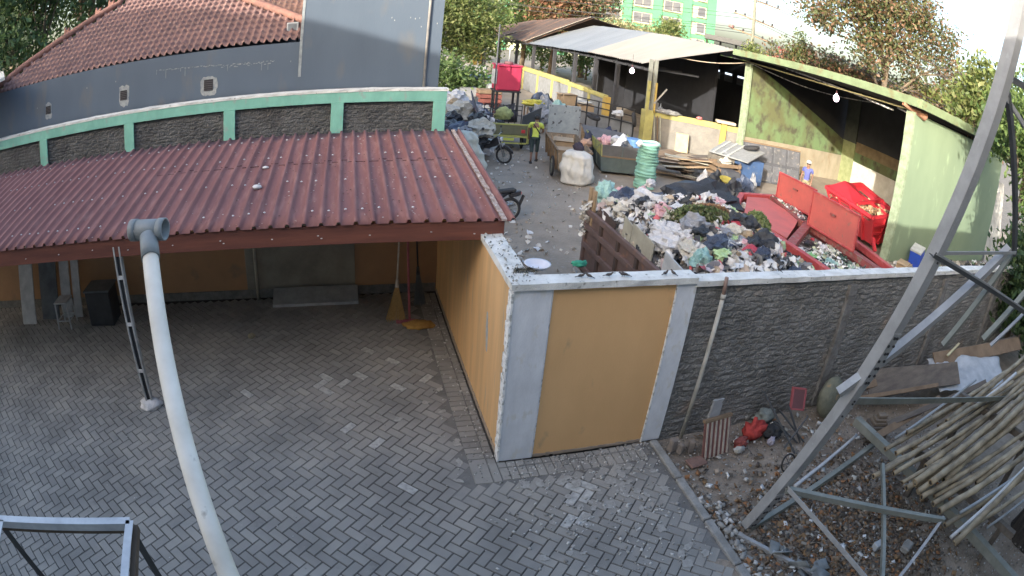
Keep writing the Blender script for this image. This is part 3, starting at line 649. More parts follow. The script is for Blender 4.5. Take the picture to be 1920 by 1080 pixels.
for a, za, b, zb_, r, m, lb in [
 ((1720,838),.40,(1900,705),.66,.021,m_pvcw,'white plastic conduit among the bamboo, nearest the concrete block'),
 ((1678,822),.34,(1830,712),.58,.017,m_pvcg,'grey plastic conduit left of the white ones on the bamboo pile'),
 ((1745,828),.42,(1905,700),.70,.024,m_pvcw,'second white conduit, crossing under the steel horizontal'),
 ((1800,962),.40,(1990,830),.64,.018,m_pvcg,'slim blue-grey conduit right of the widest hollow bamboo'),
 ((1782,1008),.50,(1960,835),.80,.019,m_pvcw,'long pale conduit tied beside the lowest yellow bamboo'),
 ((1850,990),.3,(1990,880),.5,.016,m_pvcg,'short grey conduit at the lower right corner of the pile'),
 ((1490,912),.04,(1606,816),.10,.030,m_pvcw,'short white plastic pipe lying on the soil beside the tower leg')]:
    up = 0 if za < .1 else 1; cane(G(*a, za+.35*up), G(*b, zb_+1.05*up), r*(1+.4*up), lb, m, 'plastic_conduit', 'pipe', 'plastic conduits among the bamboo', False, False)
for i, (a, za, b, zb_, r, lb) in enumerate([
 ((1655,880),.62,(1925,712),1.45,.030,'tan bamboo pole lying second from the left edge of the pile'),
 ((1700,915),.66,(1935,765),1.45,.034,'stout pale bamboo pole just below the thick tan one'),
 ((1728,932),.66,(1945,795),1.45,.032,'dull tan bamboo pole in the lower middle of the pile'),
 ((1745,905),.85,(1940,740),1.75,.038,'thickest bamboo pole on top at the centre of the pile'),
 ((1772,985),.60,(1965,850),1.35,.030,'dark weathered bamboo pole beneath the widest open one'),
 ((1800,1000),.66,(1975,880),1.35,.028,'brown bamboo pole low beside the pale tied conduit'),
 ((1805,870),.95,(1960,745),1.75,.034,'short pale bamboo pole resting high on the right of the pile'),
 ((1830,905),.85,(1960,800),1.6,.030,'grey bamboo pole crossing the right of the pile'),
 ((1760,800),.80,(1920,672),1.7,.030,'bamboo pole starting at the steel horizontal, upper left'),
 ((1710,840),.72,(1905,700),1.55,.026,'slender bamboo pole beside the white conduits'),
 ((1700,812),.80,(1935,662),1.75,.030,'bamboo pole along the upper left edge of the pile'),
 ((1775,790),1.0,(1945,645),1.95,.032,'yellow bamboo pole highest at the right edge, below the tarp'),
 ((1735,822),.85,(1940,680),1.75,.034,'light brown bamboo pole under the steel horizontal near its middle'),
 ((1830,800),1.0,(1960,690),1.9,.032,'stout bamboo pole at the right edge just below the steel horizontal'),
 ((1840,950),.7,(1985,845),1.4,.030,'dusty bamboo pole at the right edge above the pale tied conduit'),
 ((1660,842),.62,(1900,690),1.5,.026,'thin greyish bamboo pole left of the white conduits')]): cane(G(*a, za), G(*b, zb_), r*1.32, lb)
# trestle that carries the pile
m_plank = mat('grey_brown_plank', (.17,.145,.12), (.11,.093,.08), 3, .85, bump=.006, bs=30, stretch=(.4,3,3)); m_plank2 = mat('brown_plank', (.24,.17,.11), (.16,.11,.07), 3, .85, bump=.005, bs=30)
t_ = thing('trestle', 'low timber trestle carrying the bamboo pile', 'trestle', tuple(G(1850,900)))
q = MB(); q.beam(G(1720,850,.62), G(1900,1005,.62), .10, .10); q.build('crossbeam', m_plank, t_)
q = MB(); q.beam(G(1800,740,1.2), G(1960,850,1.2), .10, .10); q.build('crossbeam', m_plank, t_)
for p, z in (((1735,865),.60),((1880,985),.60),((1815,752),1.18),((1925,825),1.18)): MB().beam(G(*p,z)*1, Vector((G(*p,z).x, G(*p,z).y, -.05)), .09, .09).build('post', m_plank, t_)
def board(a, b, wv, t, label, m, name='plank', cat='plank', grp=None, side=None):
    """flat board from a to b, width wv towards side"""
    a, b = Vector(a), Vector(b); d = (b-a).normalized(); s = Vector(side or (0,1,0)); s = (s-d*s.dot(d)).normalized(); n_ = d.cross(s)
    o = MB().obox((a+b)/2+s*wv/2, (b-a)/2, s*wv/2, n_*t/2).build(name, m, None, bevel=.004); tag(o, label, cat, grp); return o
p1, p2 = G(1628,740,.35), G(1800,720,.62)
board(p1, p2, .42, .03, 'wide grey-brown plank leaning behind the steel horizontal beside the round stone', m_plank, side=(0,.8,.6))
board(G(1600,735,.42), G(1905,650,.75), .12, .04, 'long narrow timber running up along the wide plank', m_plank2, side=(0,.8,.6))
board(G(1755,690,.62), G(1915,655,.84), .30, .03, 'brown plank lying behind the grey tarp', m_plank2, side=(0,.8,.6))
board(G(1880,660,.7), G(1945,640,.8), .3, .03, 'short plank end at the right edge beside the tarp', m_plank, side=(0,.8,.5))
o = board(G(1778,668,.80), G(1800,645,.92), .05, .03, 'pale yellow bent metal strip sticking up behind the tarp', mat('pale_yellow_strip', (.60,.55,.34), (.45,.4,.25), 6, .6), 'metal_strip', 'strip')
# tarp thrown over the boards
m_tarp = mat('grey_white_tarp', (.47,.50,.53), (.34,.37,.40), 4, .55, bump=.003, bs=20)
C = [G(1735,678,.60), G(1870,672,.78), G(1900,688,.72), G(1880,735,.58), G(1760,742,.40)]
N = 26; V = []; F = []
for j in range(N+1):
    for i in range(N+1):
        u, v = i/N, j/N; p = (C[0]*(1-u)+C[1]*u)*(1-v) + (C[4]*(1-u)+C[3]*u)*v
        w_ = noise.noise(Vector((u*3.2, v*3.5, 4)))*.07 + abs(noise.noise(Vector((u*7, v*3, 9))))*.05 - .12*max(0, v-.75)*noise.noise(Vector((u*9, 0, 2)))
        p = p + Vector((noise.noise(Vector((v*5, j*.1, 3)))*.05*(1 if i in (0, N) else .4), .05*noise.noise(Vector((u*6, 1, 8))), w_+.05)); V.append(tuple(p))
for j in range(N):
    for i in range(N): F.append((j*(N+1)+i, j*(N+1)+i+1, (j+1)*(N+1)+i+1, (j+1)*(N+1)+i))
o = np_mesh('tarp', V, F, m_tarp, smooth=True); sd = o.modifiers.new('thick', 'SOLIDIFY'); sd.thickness = .006
tag(o, 'crumpled grey-white tarp thrown over the planks behind the bamboo', 'tarp')
# concrete moulding stack under it
t_ = thing('concrete_block', 'stepped brown concrete block at the head of the bamboo pile', 'block', tuple(G(1650,790,.2)))
c = G(1650,790,.3); q = MB(); rot = R_(20); ax = Vector((math.cos(rot),-math.sin(rot),0)); ay = Vector((math.sin(rot),math.cos(rot),0))
q.obox(c, ax*.17, ay*.10, Vector((0,0,.025))); q.build('base', mat('brown_concrete', (.22,.18,.14), (.15,.12,.09), 6, .9, bump=.006, bs=40), t_, bevel=.008)
q = MB(); q.obox(c+Vector((0,0,.05)), ax*.14, ay*.08, Vector((0,0,.025))); q.build('step', MATS['brown_concrete'], t_, bevel=.008)
q = MB(); q.obox(c+Vector((0,0,.105)), ax*.09, ay*.05, Vector((0,0,.03))); q.build('top', MATS['brown_concrete'], t_, bevel=.008)
for i, (p, dz) in enumerate(((( 1656,800),-.0),)): pass
t_ = tag(MB().obox(c-Vector((0,0,.16)), ax*.2, ay*.13, Vector((0,0,.13))).build('timber_block', m_plank, None, bevel=.01), 'dark timber block under the stepped concrete block', 'block')
for i, (a, za, b, zb_, w_, m, lb) in enumerate([((1575,765),.30,(1700,735),.45,.10,m_plank,'narrow grey plank just below the steel horizontal left of the stepped block'),((1640,828),.32,(1765,752),.62,.12,m_plank2,'brown plank running up behind the white conduits'),((1600,752),.40,(1760,725),.60,.07,m_plank2,'thin brown batten under the steel horizontal'),((1665,800),.42,(1850,720),.95,.09,m_plank,'dark grey batten among the conduits at the head of the pile'),((1700,860),.45,(1850,760),.95,.10,m_plank,'dull plank under the thick tan bamboo pole')]):
    board(G(*a,za), G(*b,zb_), w_, .03, lb, m, side=(0,.8,.5))
# round mossy stone
m_moss = mat('mossy_concrete', (.205,.205,.15), (.13,.135,.10), 4, .9, bump=.012, bs=30, c3=(.42,.27,.13), s3=5, t3=(.60,.70))
sc_ = G(1552,785,.0); st = MB()
st.lathe([(.02,-.11),(.20,-.105),(.30,-.06),(.33,0),(.30,.06),(.20,.105),(.02,.11)], (0,0,0), 28, 'y'); o = st.build('round_stone', m_moss, None, True)
for v in o.data.vertices: v.co += v.co.normalized()*.02*noise.noise(v.co*5)
o.location = (sc_.x, sc_.y+.12, .32); o.rotation_euler = (R_(-14), 0, R_(10)); tag(o, 'big round mossy concrete disc leaning on the rough wall beside the tower leg', 'stone')
# slatted pallet board with white block behind
t_ = thing('slatted_panel', 'small red-brown and cream slatted timber panel leaning on the rough wall', 'panel', tuple(G(1338,855)))
a = G(1316,862); b = G(1364,846); u = (b-a).normalized(); Wd = (b-a).length; d = Vector((-u.y*.35, u.x*.35, 1)).normalized(); hh = .50; nrm = u.cross(d)
MB().obox(a+u*Wd/2+d*hh/2, u*Wd/2, d*hh/2, nrm*.012).build('backing', mat('dark_red_wood', (.22,.10,.09), (.15,.07,.06), 8, .7), t_)
for i in range(6): MB().obox(a+u*Wd*(i+.5)/6+d*hh/2-nrm*.0 + (nrm*.02 if nrm.y < 0 else -nrm*.02), u*Wd*.028, d*hh/2, nrm*.008).build('slat', mat('cream_slat', (.50,.43,.36), (.36,.3,.25), 8, .7), t_)
MB().obox(a+u*Wd/2+d*(hh+.02), u*(Wd/2+.01), d*.02, nrm*.03).build('rail', m_plank2, t_)
def brick(px, py, lab, s=(.10,.05,.11), m=None, rz=.2, z=0., tilt=0.):
    p = G(px, py, z); o = MB().box(-s[0],-s[1],0,s[0],s[1],s[2]*2).build('brick', m or mat('old_mortared_brick', (.26,.22,.19), (.17,.15,.135), 8, .9, bump=.01, bs=40), None, bevel=.012)
    o.location = p; o.rotation_euler = (tilt, 0, rz); tag(o, lab, 'brick', 'loose bricks at the foot of the rough wall'); return o
brick(1258,846,'upright grey brick nearest the white pilaster', (.05,.04,.10)); brick(1273,850,'thin upright brick second from the white pilaster', (.03,.04,.08), rz=.4)
brick(1293,846,'small upright brick behind the plastic pipe foot', (.04,.04,.09), rz=-.3)
brick(1305,868,'flat reddish brick in front of the slatted panel', (.13,.09,.018), mat('red_tile_brick', (.25,.15,.12), (.18,.11,.09), 8, .9, bump=.01, bs=40), .1)
brick(1330,800,'white upright block behind the slatted panel', (.10,.03,.24), m_white, .1)
# pvc pipe on the wall
t_ = thing('wall_pipe', 'white plastic downpipe running down the rough wall beside the pilaster', 'pipe', (2.55,0,0))
a = AY(1286,826,-.06); a = Vector((2.42,-.07,0.02)); b = AY(1356,556,-.04); MB().tube([a, b], .027, 14).build('pipe', mat('dusty_pipe', (.50,.49,.45), (.36,.35,.31), 4, .6), t_, True)
MB().tube([b, AY(1363,520,-.04)], .024, 14).build('upper_pipe', mat('brown_pipe', (.26,.18,.15), (.19,.13,.11), 4, .6), t_, True); MB().tube([b-Vector((0,0,.03)), b+Vector((0,0,.03))], .034, 14).build('socket', MATS['dusty_pipe'], t_, True)
# red tray chair frame
t_ = thing('broken_chair', 'broken dark chair frame holding a red-rimmed tray', 'chair', tuple(G(1490,800)))
m_red = mat('faded_red_plastic', (.42,.11,.12), (.34,.09,.10), 5, .5); m_redd = mat('dull_dark_red', (.17,.075,.085), (.13,.06,.065), 5, .7)
c = G(1497,748,.50); ux_ = Vector((.9,-.25,-.1)).normalized(); uy_ = Vector((.05,.35,.93)).normalized(); nn = ux_.cross(uy_)
MB().obox(c, ux_*.115, uy_*.15, nn*.008).build('tray', m_redd, t_)
q = MB()
for s_ in (-1, 1): q.obox(c+ux_*.115*s_-nn*.01, ux_*.014, uy_*.16, nn*.022); q.obox(c+uy_*.15*s_-nn*.01, ux_*.12, uy_*.012, nn*.022)
q.build('rim', m_red, t_)
for a, b in (((1470,840,0),(1515,780,.35)),((1450,790,.35),(1495,830,0)),((1462,770,.45),(1508,830,.0)),((1432,735,.7),(1490,850,.0)),((1500,830,0),(1478,760,.45))):
    MB().beam(G(a[0],a[1],a[2]), G(b[0],b[1],b[2]), .022, .022).build('strut', m_galvd, t_)
# wheel lying by the leg
t_ = thing('old_wheel', 'thin dark spoked wheel half hidden behind the tower leg', 'wheel', tuple(G(1482,868)))
c = G(1478,868,.14); ring = [c+Vector((math.cos(t)*.12, math.sin(t)*.05, math.sin(t)*.11)) for t in np.linspace(0, 2*math.pi, 25)]
MB().tube(ring, .013, 8, False).build('rim', MATS['dark_bolt'], t_, True); q = MB()
for i in range(0, 24, 4): q.tube([c, ring[i]], .004, 5)
q.build('spoke', m_galvd, t_)
def rag(px, py, s, col, lab, seed, name='rag', cat='rag', z=0., amp=.5):
    o = crumple(seed, s, amp*1.5, 4.2, 3).build(name, mat('rag_'+name+'_'+str(seed), col, tuple(v*.6 for v in col), 9, .85, bump=.006, bs=40), None, True); o.location = G(px, py, z); tag(o, lab, cat); return o
rag(1408,818,(.17,.12,.17),(.55,.07,.06),'crumpled bright red cloth on the rubbish by the rough wall',21)
rag(1386,838,(.10,.07,.10),(.30,.08,.07),'dull red rag left of the bright red cloth',22)
rag(1447,816,(.16,.12,.12),(.05,.055,.06),'black rag between the red cloth and the broken chair',23)
rag(1430,790,(.18,.10,.12),(.25,.28,.26),'greyish plastic sheet behind the red cloth',24,'plastic_sheet','sheet')
rag(1444,832,(.06,.05,.07),(.50,.48,.58),'small lilac cup-shaped scrap right of the red cloth',25,'scrap','litter')
rag(1396,783,(.07,.06,.07),(.62,.60,.55),'small white bag against the wall above the red cloth',26,'plastic_bag','bag')
rag(1385,846,(.09,.05,.05),(.50,.49,.46),'white plastic scrap on the soil below the dull red rag',27,'scrap','litter')
# ------------------------------------------------------------------ litter, stones, leaves on the soil (uncountable)
def scatter(name, n, fn, size, m, label, cat, seed, flat=.25, zf=None, kind='stuff'):
    r = random.Random(seed); V = []; F = []
    for i in range(n):
        x, y = fn(r); s = r.uniform(*size); z = (zf(x, y) if zf else 0.0)
        a = Vector((r.uniform(-1,1), r.uniform(-1,1), r.uniform(-.35,.35))).normalized(); b = Vector((r.uniform(-1,1), r.uniform(-1,1), r.uniform(-.35,.35))); b = (b-a*a.dot(b)).normalized(); c_ = a.cross(b)
        p = Vector((x, y, z+s*.3)); k = r.uniform(.5, 1.0); o = len(V)
        for q in ((-1,-1,0),(1,-1,0),(1,1,0),(-1,1,0)):
            V.append(tuple(p+a*q[0]*s*r.uniform(.7,1.2)+b*q[1]*s*k*r.uniform(.7,1.2)+c_*s*flat*r.uniform(-.2,1)))
            V.append(tuple(p+a*q[0]*s*.8+b*q[1]*s*k*.8-c_*s*flat))
        F += [(o,o+2,o+4,o+6),(o+7,o+5,o+3,o+1),(o,o+1,o+3,o+2),(o+2,o+3,o+5,o+4),(o+4,o+5,o+7,o+6),(o+6,o+7,o+1,o)]
    o = np_mesh(name, V, F, m); 
    if kind: tag(o, label, cat, kind=kind)
    return o
m_stones = mat_isl('gravel_mix', [(.42,.41,.39),(.22,.20,.18),(.30,.28,.25),(.16,.145,.13),(.55,.54,.52),(.26,.23,.20),(.20,.18,.155)], .9)
m_leaf_l = mat_isl('leaf_litter', [(.22,.155,.10),(.15,.115,.08),(.26,.16,.08),(.13,.10,.08),(.22,.18,.14),(.30,.15,.07),(.12,.10,.08),(.30,.26,.21)], .9)
m_scrap = mat_isl('mixed_scraps', [(.72,.72,.70),(.30,.27,.22),(.60,.60,.60),(.45,.43,.40),(.80,.80,.78),(.36,.30,.24),(.55,.53,.5),(.5,.48,.42)], .7)
def soil_pt(r):
    while True:
        x = r.uniform(2.1, 7.5); y = r.uniform(-5.0, -.05); 
        if r.random() < 1.2-abs(x-4)*.15: return x, y
def soil_near(r):
    x = r.gauss(3.6, .9); y = r.gauss(-2.6, .8); return max(2.15, x), min(y, -.1)
scatter('gravel', 5200, soil_pt, (.004,.017), m_stones, 'gravel and pebbles strewn over the bare soil', 'gravel', 1, .6)
scatter('leaf_litter', 4200, soil_near, (.012,.045), m_leaf_l, 'brown dead leaves and bark rubbish under the tower', 'leaf litter', 2, .12)
scatter('soil_scraps', 260, lambda r: (r.uniform(2.2, 5.5), r.uniform(-3.6, -.1)), (.012,.05), m_scrap, 'pale scraps of plastic and mortar on the soil', 'litter', 3, .3)
scatter('twigs', 0+420, soil_near, (.02,.05), m_leaf_l, 'twigs under the tower', 'twigs', 4, .05)
def edge_pt(r):
    if r.random() < .55: return r.uniform(.1, 2.0), -abs(r.gauss(0,.28))-.01
    return -abs(r.gauss(0, .2))-.02, r.uniform(-.4, 4.2)
scatter('mortar_crumbs', 650, edge_pt, (.004,.018), mat_isl('mortar_bits', [(.45,.44,.41),(.33,.32,.30),(.55,.54,.52),(.25,.24,.22)], .9), 'pale mortar crumbs along the foot of the ochre wall', 'debris', 5, .6)
scatter('mortar_crumbs', 420, lambda r: (r.gauss(1.0,.6), r.gauss(-1.25,.55)) , (.004,.022), MATS['mortar_bits'], 'pale mortar crumbs scattered on the paving before the ochre panel', 'debris', 6, .5)
scatter('kerb_rubble', 170, lambda r: (2.10+abs(r.gauss(0,.12)), r.uniform(-3.4,-1.2)), (.012,.05), MATS['mortar_bits'], 'broken concrete lumps beside the kerb', 'rubble', 8, .6)
scatter('paving_grit', 420, lambda r: (r.uniform(-8,1.8), r.uniform(-4.6,4.0)), (.003,.010), MATS['mortar_bits'], 'tiny white grit on the paving', 'grit', 7, .6)
scatter('broken_slabs', 14, lambda r: (r.uniform(2.35,3.2), r.uniform(-3.0,-2.2)), (.07,.14), mat('broken_slab', (.26,.28,.28), (.18,.19,.19), 6, .9), 'broken pieces of grey slab at the foot of the tower leg', 'rubble', 9, .12)
o = MB().obox(G(1647,1022,.06), (.09,0,0), (0,.05,0), (0,0,.05)).build('foam_block', m_white, None, bevel=.01); tag(o, 'white foam block under the tower', 'block')
o = MB().obox(G(1700,1025,.06), (.10,.03,0), (-.02,.07,0), (0,0,.05)).build('stone_slab', m_kerb, None, bevel=.02); tag(o, 'grey stone lump right of the white foam block', 'stone')
# ================================================================== GREEN FRAMED FENCE WALL AND GREY HOUSE WALL (left)
m_mint = mat('mint_green_paint', (.24,.53,.43), (.18,.42,.34), 3, .75, bump=.003, bs=50, c3=(.30,.36,.33), s3=9, t3=(.60,.74), stretch=(1,1,.5))
m_rub2 = m_rubble('rough_grey_infill', (.165,.165,.165), (.10,.10,.10), (.145,.125,.115), .08, .08, (.08,.08,.08))
YF = 7.0
fw = thing('framed_wall', 'rough grey block wall framed by mint green posts and beam behind the carport', 'wall', (-5,YF,0))
rough_panel(-22, .40, YF+.05, 0, 3.12, .07, 'infill', fw, .03, m_rub2, .14)
q = MB(); q.box(-22,YF-.03,3.04,.44,YF+.22,3.26); q.build('top_beam', m_mint, fw, bevel=.006)
for x in (.30, -1.78, -4.10, -6.60, -9.27, -12.2, -15.2): MB().box(x-.13,YF-.035,0,x+.13,YF+.0,3.039).build('post', m_mint, fw, bevel=.006)
coping([(-22,YF+.12,0),(.47,YF+.12,0)], .32, 'capping', fw, m_cope, z=3.26, t=.05, amp=.012)
m_gwall = mat('slate_grey_render', (.095,.125,.165), (.080,.106,.142), .7, .85, bump=.002, bs=40, c3=(.118,.13,.145), s3=2.5, t3=(.58,.72), stretch=(1,1,.35))
m_peel = mat('peeled_white_plaster', (.36,.37,.36), (.22,.24,.25), 12, .9, bump=.006, bs=50)
gh = thing('grey_house', 'slate grey rendered house wall standing above the green framed wall', 'house', (-2,7.4,0))
q = MB(); q.box(-2.62,7.36,0,.30,13.5,8.2); q.build('tall_wall', m_gwall, gh)
q = MB(); q.box(-22,7.40,0,-2.621,7.65,4.36); q.build('low_wall', m_gwall, gh)
q = MB(); q.slab([(-22,7.40,4.36),(-2.621,7.40,4.36),(-2.621,7.40,4.345),(-22,7.40,4.62)], .0); 
q = MB(); q.add([(-22,7.401,4.30),(-2.622,7.401,4.30),(-2.622,7.401,4.34),(-22,7.401,4.62),(-22,7.64,4.30),(-2.622,7.64,4.30),(-2.622,7.64,4.34),(-22,7.64,4.62)], [(0,1,2,3),(7,6,5,4),(3,2,6,7),(0,4,5,1)]); q.build('wall_top', m_gwall, gh)
q = MB(); q.box(-2.66,7.35,3.6,-2.60,7.362,8.2); q.build('corner_strip', mat('pale_corner_strip', (.30,.33,.34), (.2,.22,.23), 8, .8), gh)
q = MB(); q.tube([(.0,7.33,3.30),(.0,7.33,8.2)], .03, 10); q.build('downpipe', mat('grey_downpipe', (.33,.31,.29), (.2,.2,.2), 5, .6), gh, True)
m_hole = mat('dark_opening', (.02,.02,.025), (.015,.015,.02), 5, .8)
def peel(cx, cz, w, h, seed):
    P = []; r = random.Random(seed)
    for i in range(26):
        t = 2*math.pi*i/26; k = 1 + .10*r.uniform(-1, 1); k2 = 1/max(abs(math.cos(t)), abs(math.sin(t)))*.75+.25
        P.append((cx+w*math.cos(t)*k*k2, 7.398, cz+h*math.sin(t)*k*k2))
    m_ = MB(); B = [(x, 7.405, z) for x, y, z in P]; m_.add(P+B, [tuple(range(26))]+[(i, i+26, (i+1) % 26+26, (i+1) % 26) for i in range(26)]); return m_
for i, (x, z, pw, ph) in enumerate(((-9.32,3.69,.11,.20),(-6.92,3.66,.14,.24),(-4.70,3.60,.20,.21))):
    wn = peel(x+.01, z-.02, pw, ph, i+4).build('vent_window', m_peel, gh); s_ = .085+.012*i
    wq = MB(); wq.box(x-s_,7.388,z-s_*1.15,x+s_,7.3975,z+s_*1.15); h_ = wq.build('opening', m_hole, wn)
    lv = MB()
    for k in range(5): lv.box(x-s_,7.380,z-s_+k*s_*.42,x+s_,7.3875,z-s_+k*s_*.42+.012)
    lv.build('louvre', mat('dull_louvre', (.10,.09,.09), (.07,.06,.06), 6, .7), wn)
# peeled cracks on the wall as thin plaster scars
cr = MB(); r = random.Random(8)
for i in range(85):
    px = 295+ i*2.6 + r.uniform(-2,2); py = 132 - i*.23 + 3*noise.noise(Vector((i*.3,1,1)))+ (6 if i > 45 else 0)*r.random(); p = AY(px, py, 7.395)
    cr.obox(p, (.016*r.uniform(.5,1.9),0,0), (0,.003,0), (0,0,.005*r.uniform(.4,2.2)))
    if r.random() < .10: L_ = r.uniform(.03,.10); cr.obox(p-Vector((0,0,L_)), (.004,0,0), (0,.003,0), (0,0,L_))
for px, py in ((163,165),(70,203),(217,153),(735,33),(545,115),(770,33),(779,35),(787,34),(790,50),(820,44),(740,38)):
    p = AY(px, py, 7.352 if px > 570 else 7.395); cr.obox(p, (.009,0,0), (0,.003,0), (0,0,.016))
o = cr.build('plaster_scars', m_peel, gh); o['kind'] = 'stuff'
# ------------------------------------------------------------------ tiled roof house
m_tile = mat('clay_roof_tile', (.22,.125,.11), (.145,.085,.08), 2.2, .8, c3=(.27,.18,.155), s3=14, t3=(.55,.7), isl=0)
m_tilem = mat('mortared_ridge', (.26,.13,.10), (.17,.09,.075), 5, .85, bump=.02, bs=20)
th = thing('tiled_house', 'old house with a large curved clay tile roof behind the grey wall', 'house', (-7,9,4.4))
def zroof(y): 
    t = y-7.45; return 4.42 + .62*min(t, 2.6) + (1.15*(t-2.6) if t > 2.6 else 0)
def tileroof(xL, xR, y0, y1, name, par, m, zf, px_=.17, py_=.20):
    V = []; F = []; ny = int((y1-y0)/py_); nxm = 6
    for j in range(ny):
        ya = y0+j*py_; yb = ya+py_; a0, a1 = xL((ya+yb)/2), xR((ya+yb)/2); i0 = int(math.ceil(a0/px_)); i1 = int(a1/px_)
        if i1 <= i0: continue
        n = (i1-i0)*nxm+1; o = len(V); jit = .006*math.sin(j*1.7)
        for row, (yy, lift) in enumerate(((ya-.03, .085), (ya-.03, .03), (yb, .005))):
            for i in range(n):
                x = (i0 + i/nxm)*px_ + (.004*noise.noise(Vector((i*.4, j, 0)))); ph = (i % nxm)/nxm
                h = .052*(math.cos(2*math.pi*ph)*.7+.3*math.cos(4*math.pi*ph+.8))
                V.append((x, yy, zf(max(yy, y0))+lift+ (h if row != 1 else h-.01)+jit*.5+.012*noise.noise(Vector((x*.7,yy*.7,0)))))
        for rw in (1, 0):
            for i in range(n-1):
                q = o+rw*n+i
                if rw == 1: pass
                F.append((q, q+1, q+n+1, q+n) if rw else (o+n+i, o+n+i+1, o+i+1, o+i))
        for i in range(n-1): F.append((o+i, o+i+1, o+2*n+i+1, o+2*n+i))
    return np_mesh(name, V, F, m, par)
xl = lambda y: -11.75+(y-7.45)*1.32 if y < 10.05 else -8.3+(y-10.05)*.25
xr = lambda y: -2.35-(y-7.75)*1.45 if y > 7.75 else -2.35
tileroof(xl, xr, 7.45, 13.2, 'roof', th, m_tile, zroof)
def ridge(name, pts, r, par, m): MB().tube(pts, r, 8).build(name, m, par, True)
hipL = [(xl(y)-.05, y, zroof(y)+.09+.03*noise.noise(Vector((y*3,0,0)))) for y in np.arange(7.4, 13.3, .22)]; ridge('hip_ridge', hipL, .10, th, m_tilem)
hipR = [(xr(y)+.05, y, zroof(y)+.09) for y in np.arange(7.7, 12.4, .3)]; ridge('hip_ridge', hipR, .10, th, m_tilem)
hipL2 = [(xl(y)-.42, y+.1, zroof(y)+.02) for y in np.arange(7.3, 10.2, .3)]; ridge('hip_ridge', hipL2, .07, th, m_tilem)
for yy in (9.15, 9.75, 10.0):
    x = xl(yy)-.3; MB().add([(x-.08,yy,zroof(yy)),(x+.10,yy,zroof(yy)),(x+.12,yy,zroof(yy)+.26),(x+.02,yy,zroof(yy)+.20),(x-.05,yy,zroof(yy)+.30),(x-.08,yy+.12,zroof(yy)),(x+.10,yy+.12,zroof(yy)),(x+.12,yy+.12,zroof(yy)+.26),(x+.02,yy+.12,zroof(yy)+.20),(x-.05,yy+.12,zroof(yy)+.30)],
        [(0,1,2,3,4),(9,8,7,6,5),(0,5,6,1),(1,6,7,2),(2,7,8,3),(3,8,9,4),(4,9,5,0)]).build('roof_ornament', m_tilem, th)
MB().box(-11.2,8.0,0,-3,14,4.6).build('wall', m_gwall, th)
# second small tiled roof
th2 = thing('tiled_house', 'smaller clay tile roof just left of the tall grey wall, farther back', 'house', (-4,14,5))
zr2 = lambda y: 5.05+.55*(y-13.2)
tileroof(lambda y: -5.9+.5*(y-13.2), lambda y: -2.55, 13.2, 16.0, 'roof', th2, mat('pale_clay_tile', (.34,.20,.16), (.24,.14,.11), 3, .75), zr2, .2, .24)
MB().box(-5.5,13.8,0,-2.6,16,5.0).build('wall', m_white, th2)
a_ = AY(549,50,7.9); ac = thing('air_conditioner', 'small white box unit fixed at the edge of the tall grey wall', 'air conditioner', tuple(a_))
MB().box(a_.x-.12,7.75,a_.z-.13,a_.x+.14,7.95,a_.z+.10).build('case', m_white, ac, bevel=.01); MB().box(a_.x-.09,7.742,a_.z-.10,a_.x+.10,7.75,a_.z+.07).build('grille', mat('grille_grey', (.20,.23,.25), (.15,.17,.19), 9, .6), ac); MB().beam((a_.x+.13,7.85,a_.z-.4),(a_.x+.13,7.85,a_.z+.1),.03,.03).build('bracket', m_galvd, ac)
wr = thing('white_roof', 'flat pale sheet roof at the far left edge beyond the tiled roof', 'roof', tuple(AZ(-39,22,4.6)))
a, b, c, d = G(-60,175,4.35), G(-60,120,4.9), AZ(-38.5,17,5.0), AZ(-36.6,15.5,4.9)
q = MB(); q.slab([AZ(-46,15,4.45), AZ(-37.0,14.5,4.85), AZ(-37.2,20,5.15), AZ(-46,20,5.0)], .08); q.build('sheet', mat('pale_flat_sheet', (.62,.62,.58), (.5,.5,.46), 3, .7), wr)  # plain pale off-white sheet colour
# ================================================================== HOUSE BEHIND THE CAMERA (casts the morning shade)
oc = thing('plastered_building', 'plastered building with a stepped sloping roofline behind the paved yard', 'building', (-8,-8,0))
P = [(-40,-6.4,0),(-40,-6.4,15.5),(-24,-6.4,13.4),(-14.5,-6.4,10.6),(-2.0,-6.4,7.35),(1.0,-6.4,6.95),(30,-6.4,6.95),(30,-6.4,0)]
MB().slab(P, 5.0, (0,1,0)).build('wall', mat('cream_render', (.50,.47,.42), (.4,.38,.34), 2, .9), oc)
# ================================================================== BIG WASTE CONTAINER WITH THE HEAP
m_brown = mat('rusty_brown_steel', (.165,.115,.11), (.115,.08,.075), 3, .7, bump=.004, bs=30, c3=(.22,.13,.10), s3=6, t3=(.56,.7)); m_brown2 = mat('dull_brown_steel', (.085,.06,.055), (.06,.045,.04), 3, .75, bump=.004, bs=30)
wb = thing('waste_container', 'large rusty brown open container heaped with rubbish behind the wall', 'container', (4,2.5,0))
X0,X1,Y0,Y1,ZT = 2.72, 5.55, .42, 4.62, 1.50
q = MB(); q.box(X0,Y0,.35,X0+.05,Y1,ZT); q.build('side_panel', m_brown, wb); q = MB(); q.box(X1-.05,Y0,.35,X1,Y1,ZT-.15); q.build('side_panel', m_brown, wb)
q = MB(); q.box(X0,Y1-.05,.35,X1,Y1,ZT-.1); q.build('end_panel', m_brown2, wb); q = MB(); q.box(X0,Y0,.35,X1,Y0+.05,ZT); q.build('end_panel', m_brown2, wb); q = MB(); q.box(X0,Y0,.28,X1,Y1,.35); q.build('floor', m_brown2, wb)
for z in (ZT-.30, ZT-.02, .85, .42): MB().box(X0-.055,Y0,z-.05,X0-.001,Y1,z+.05).build('rail', m_brown, wb, bevel=.006)
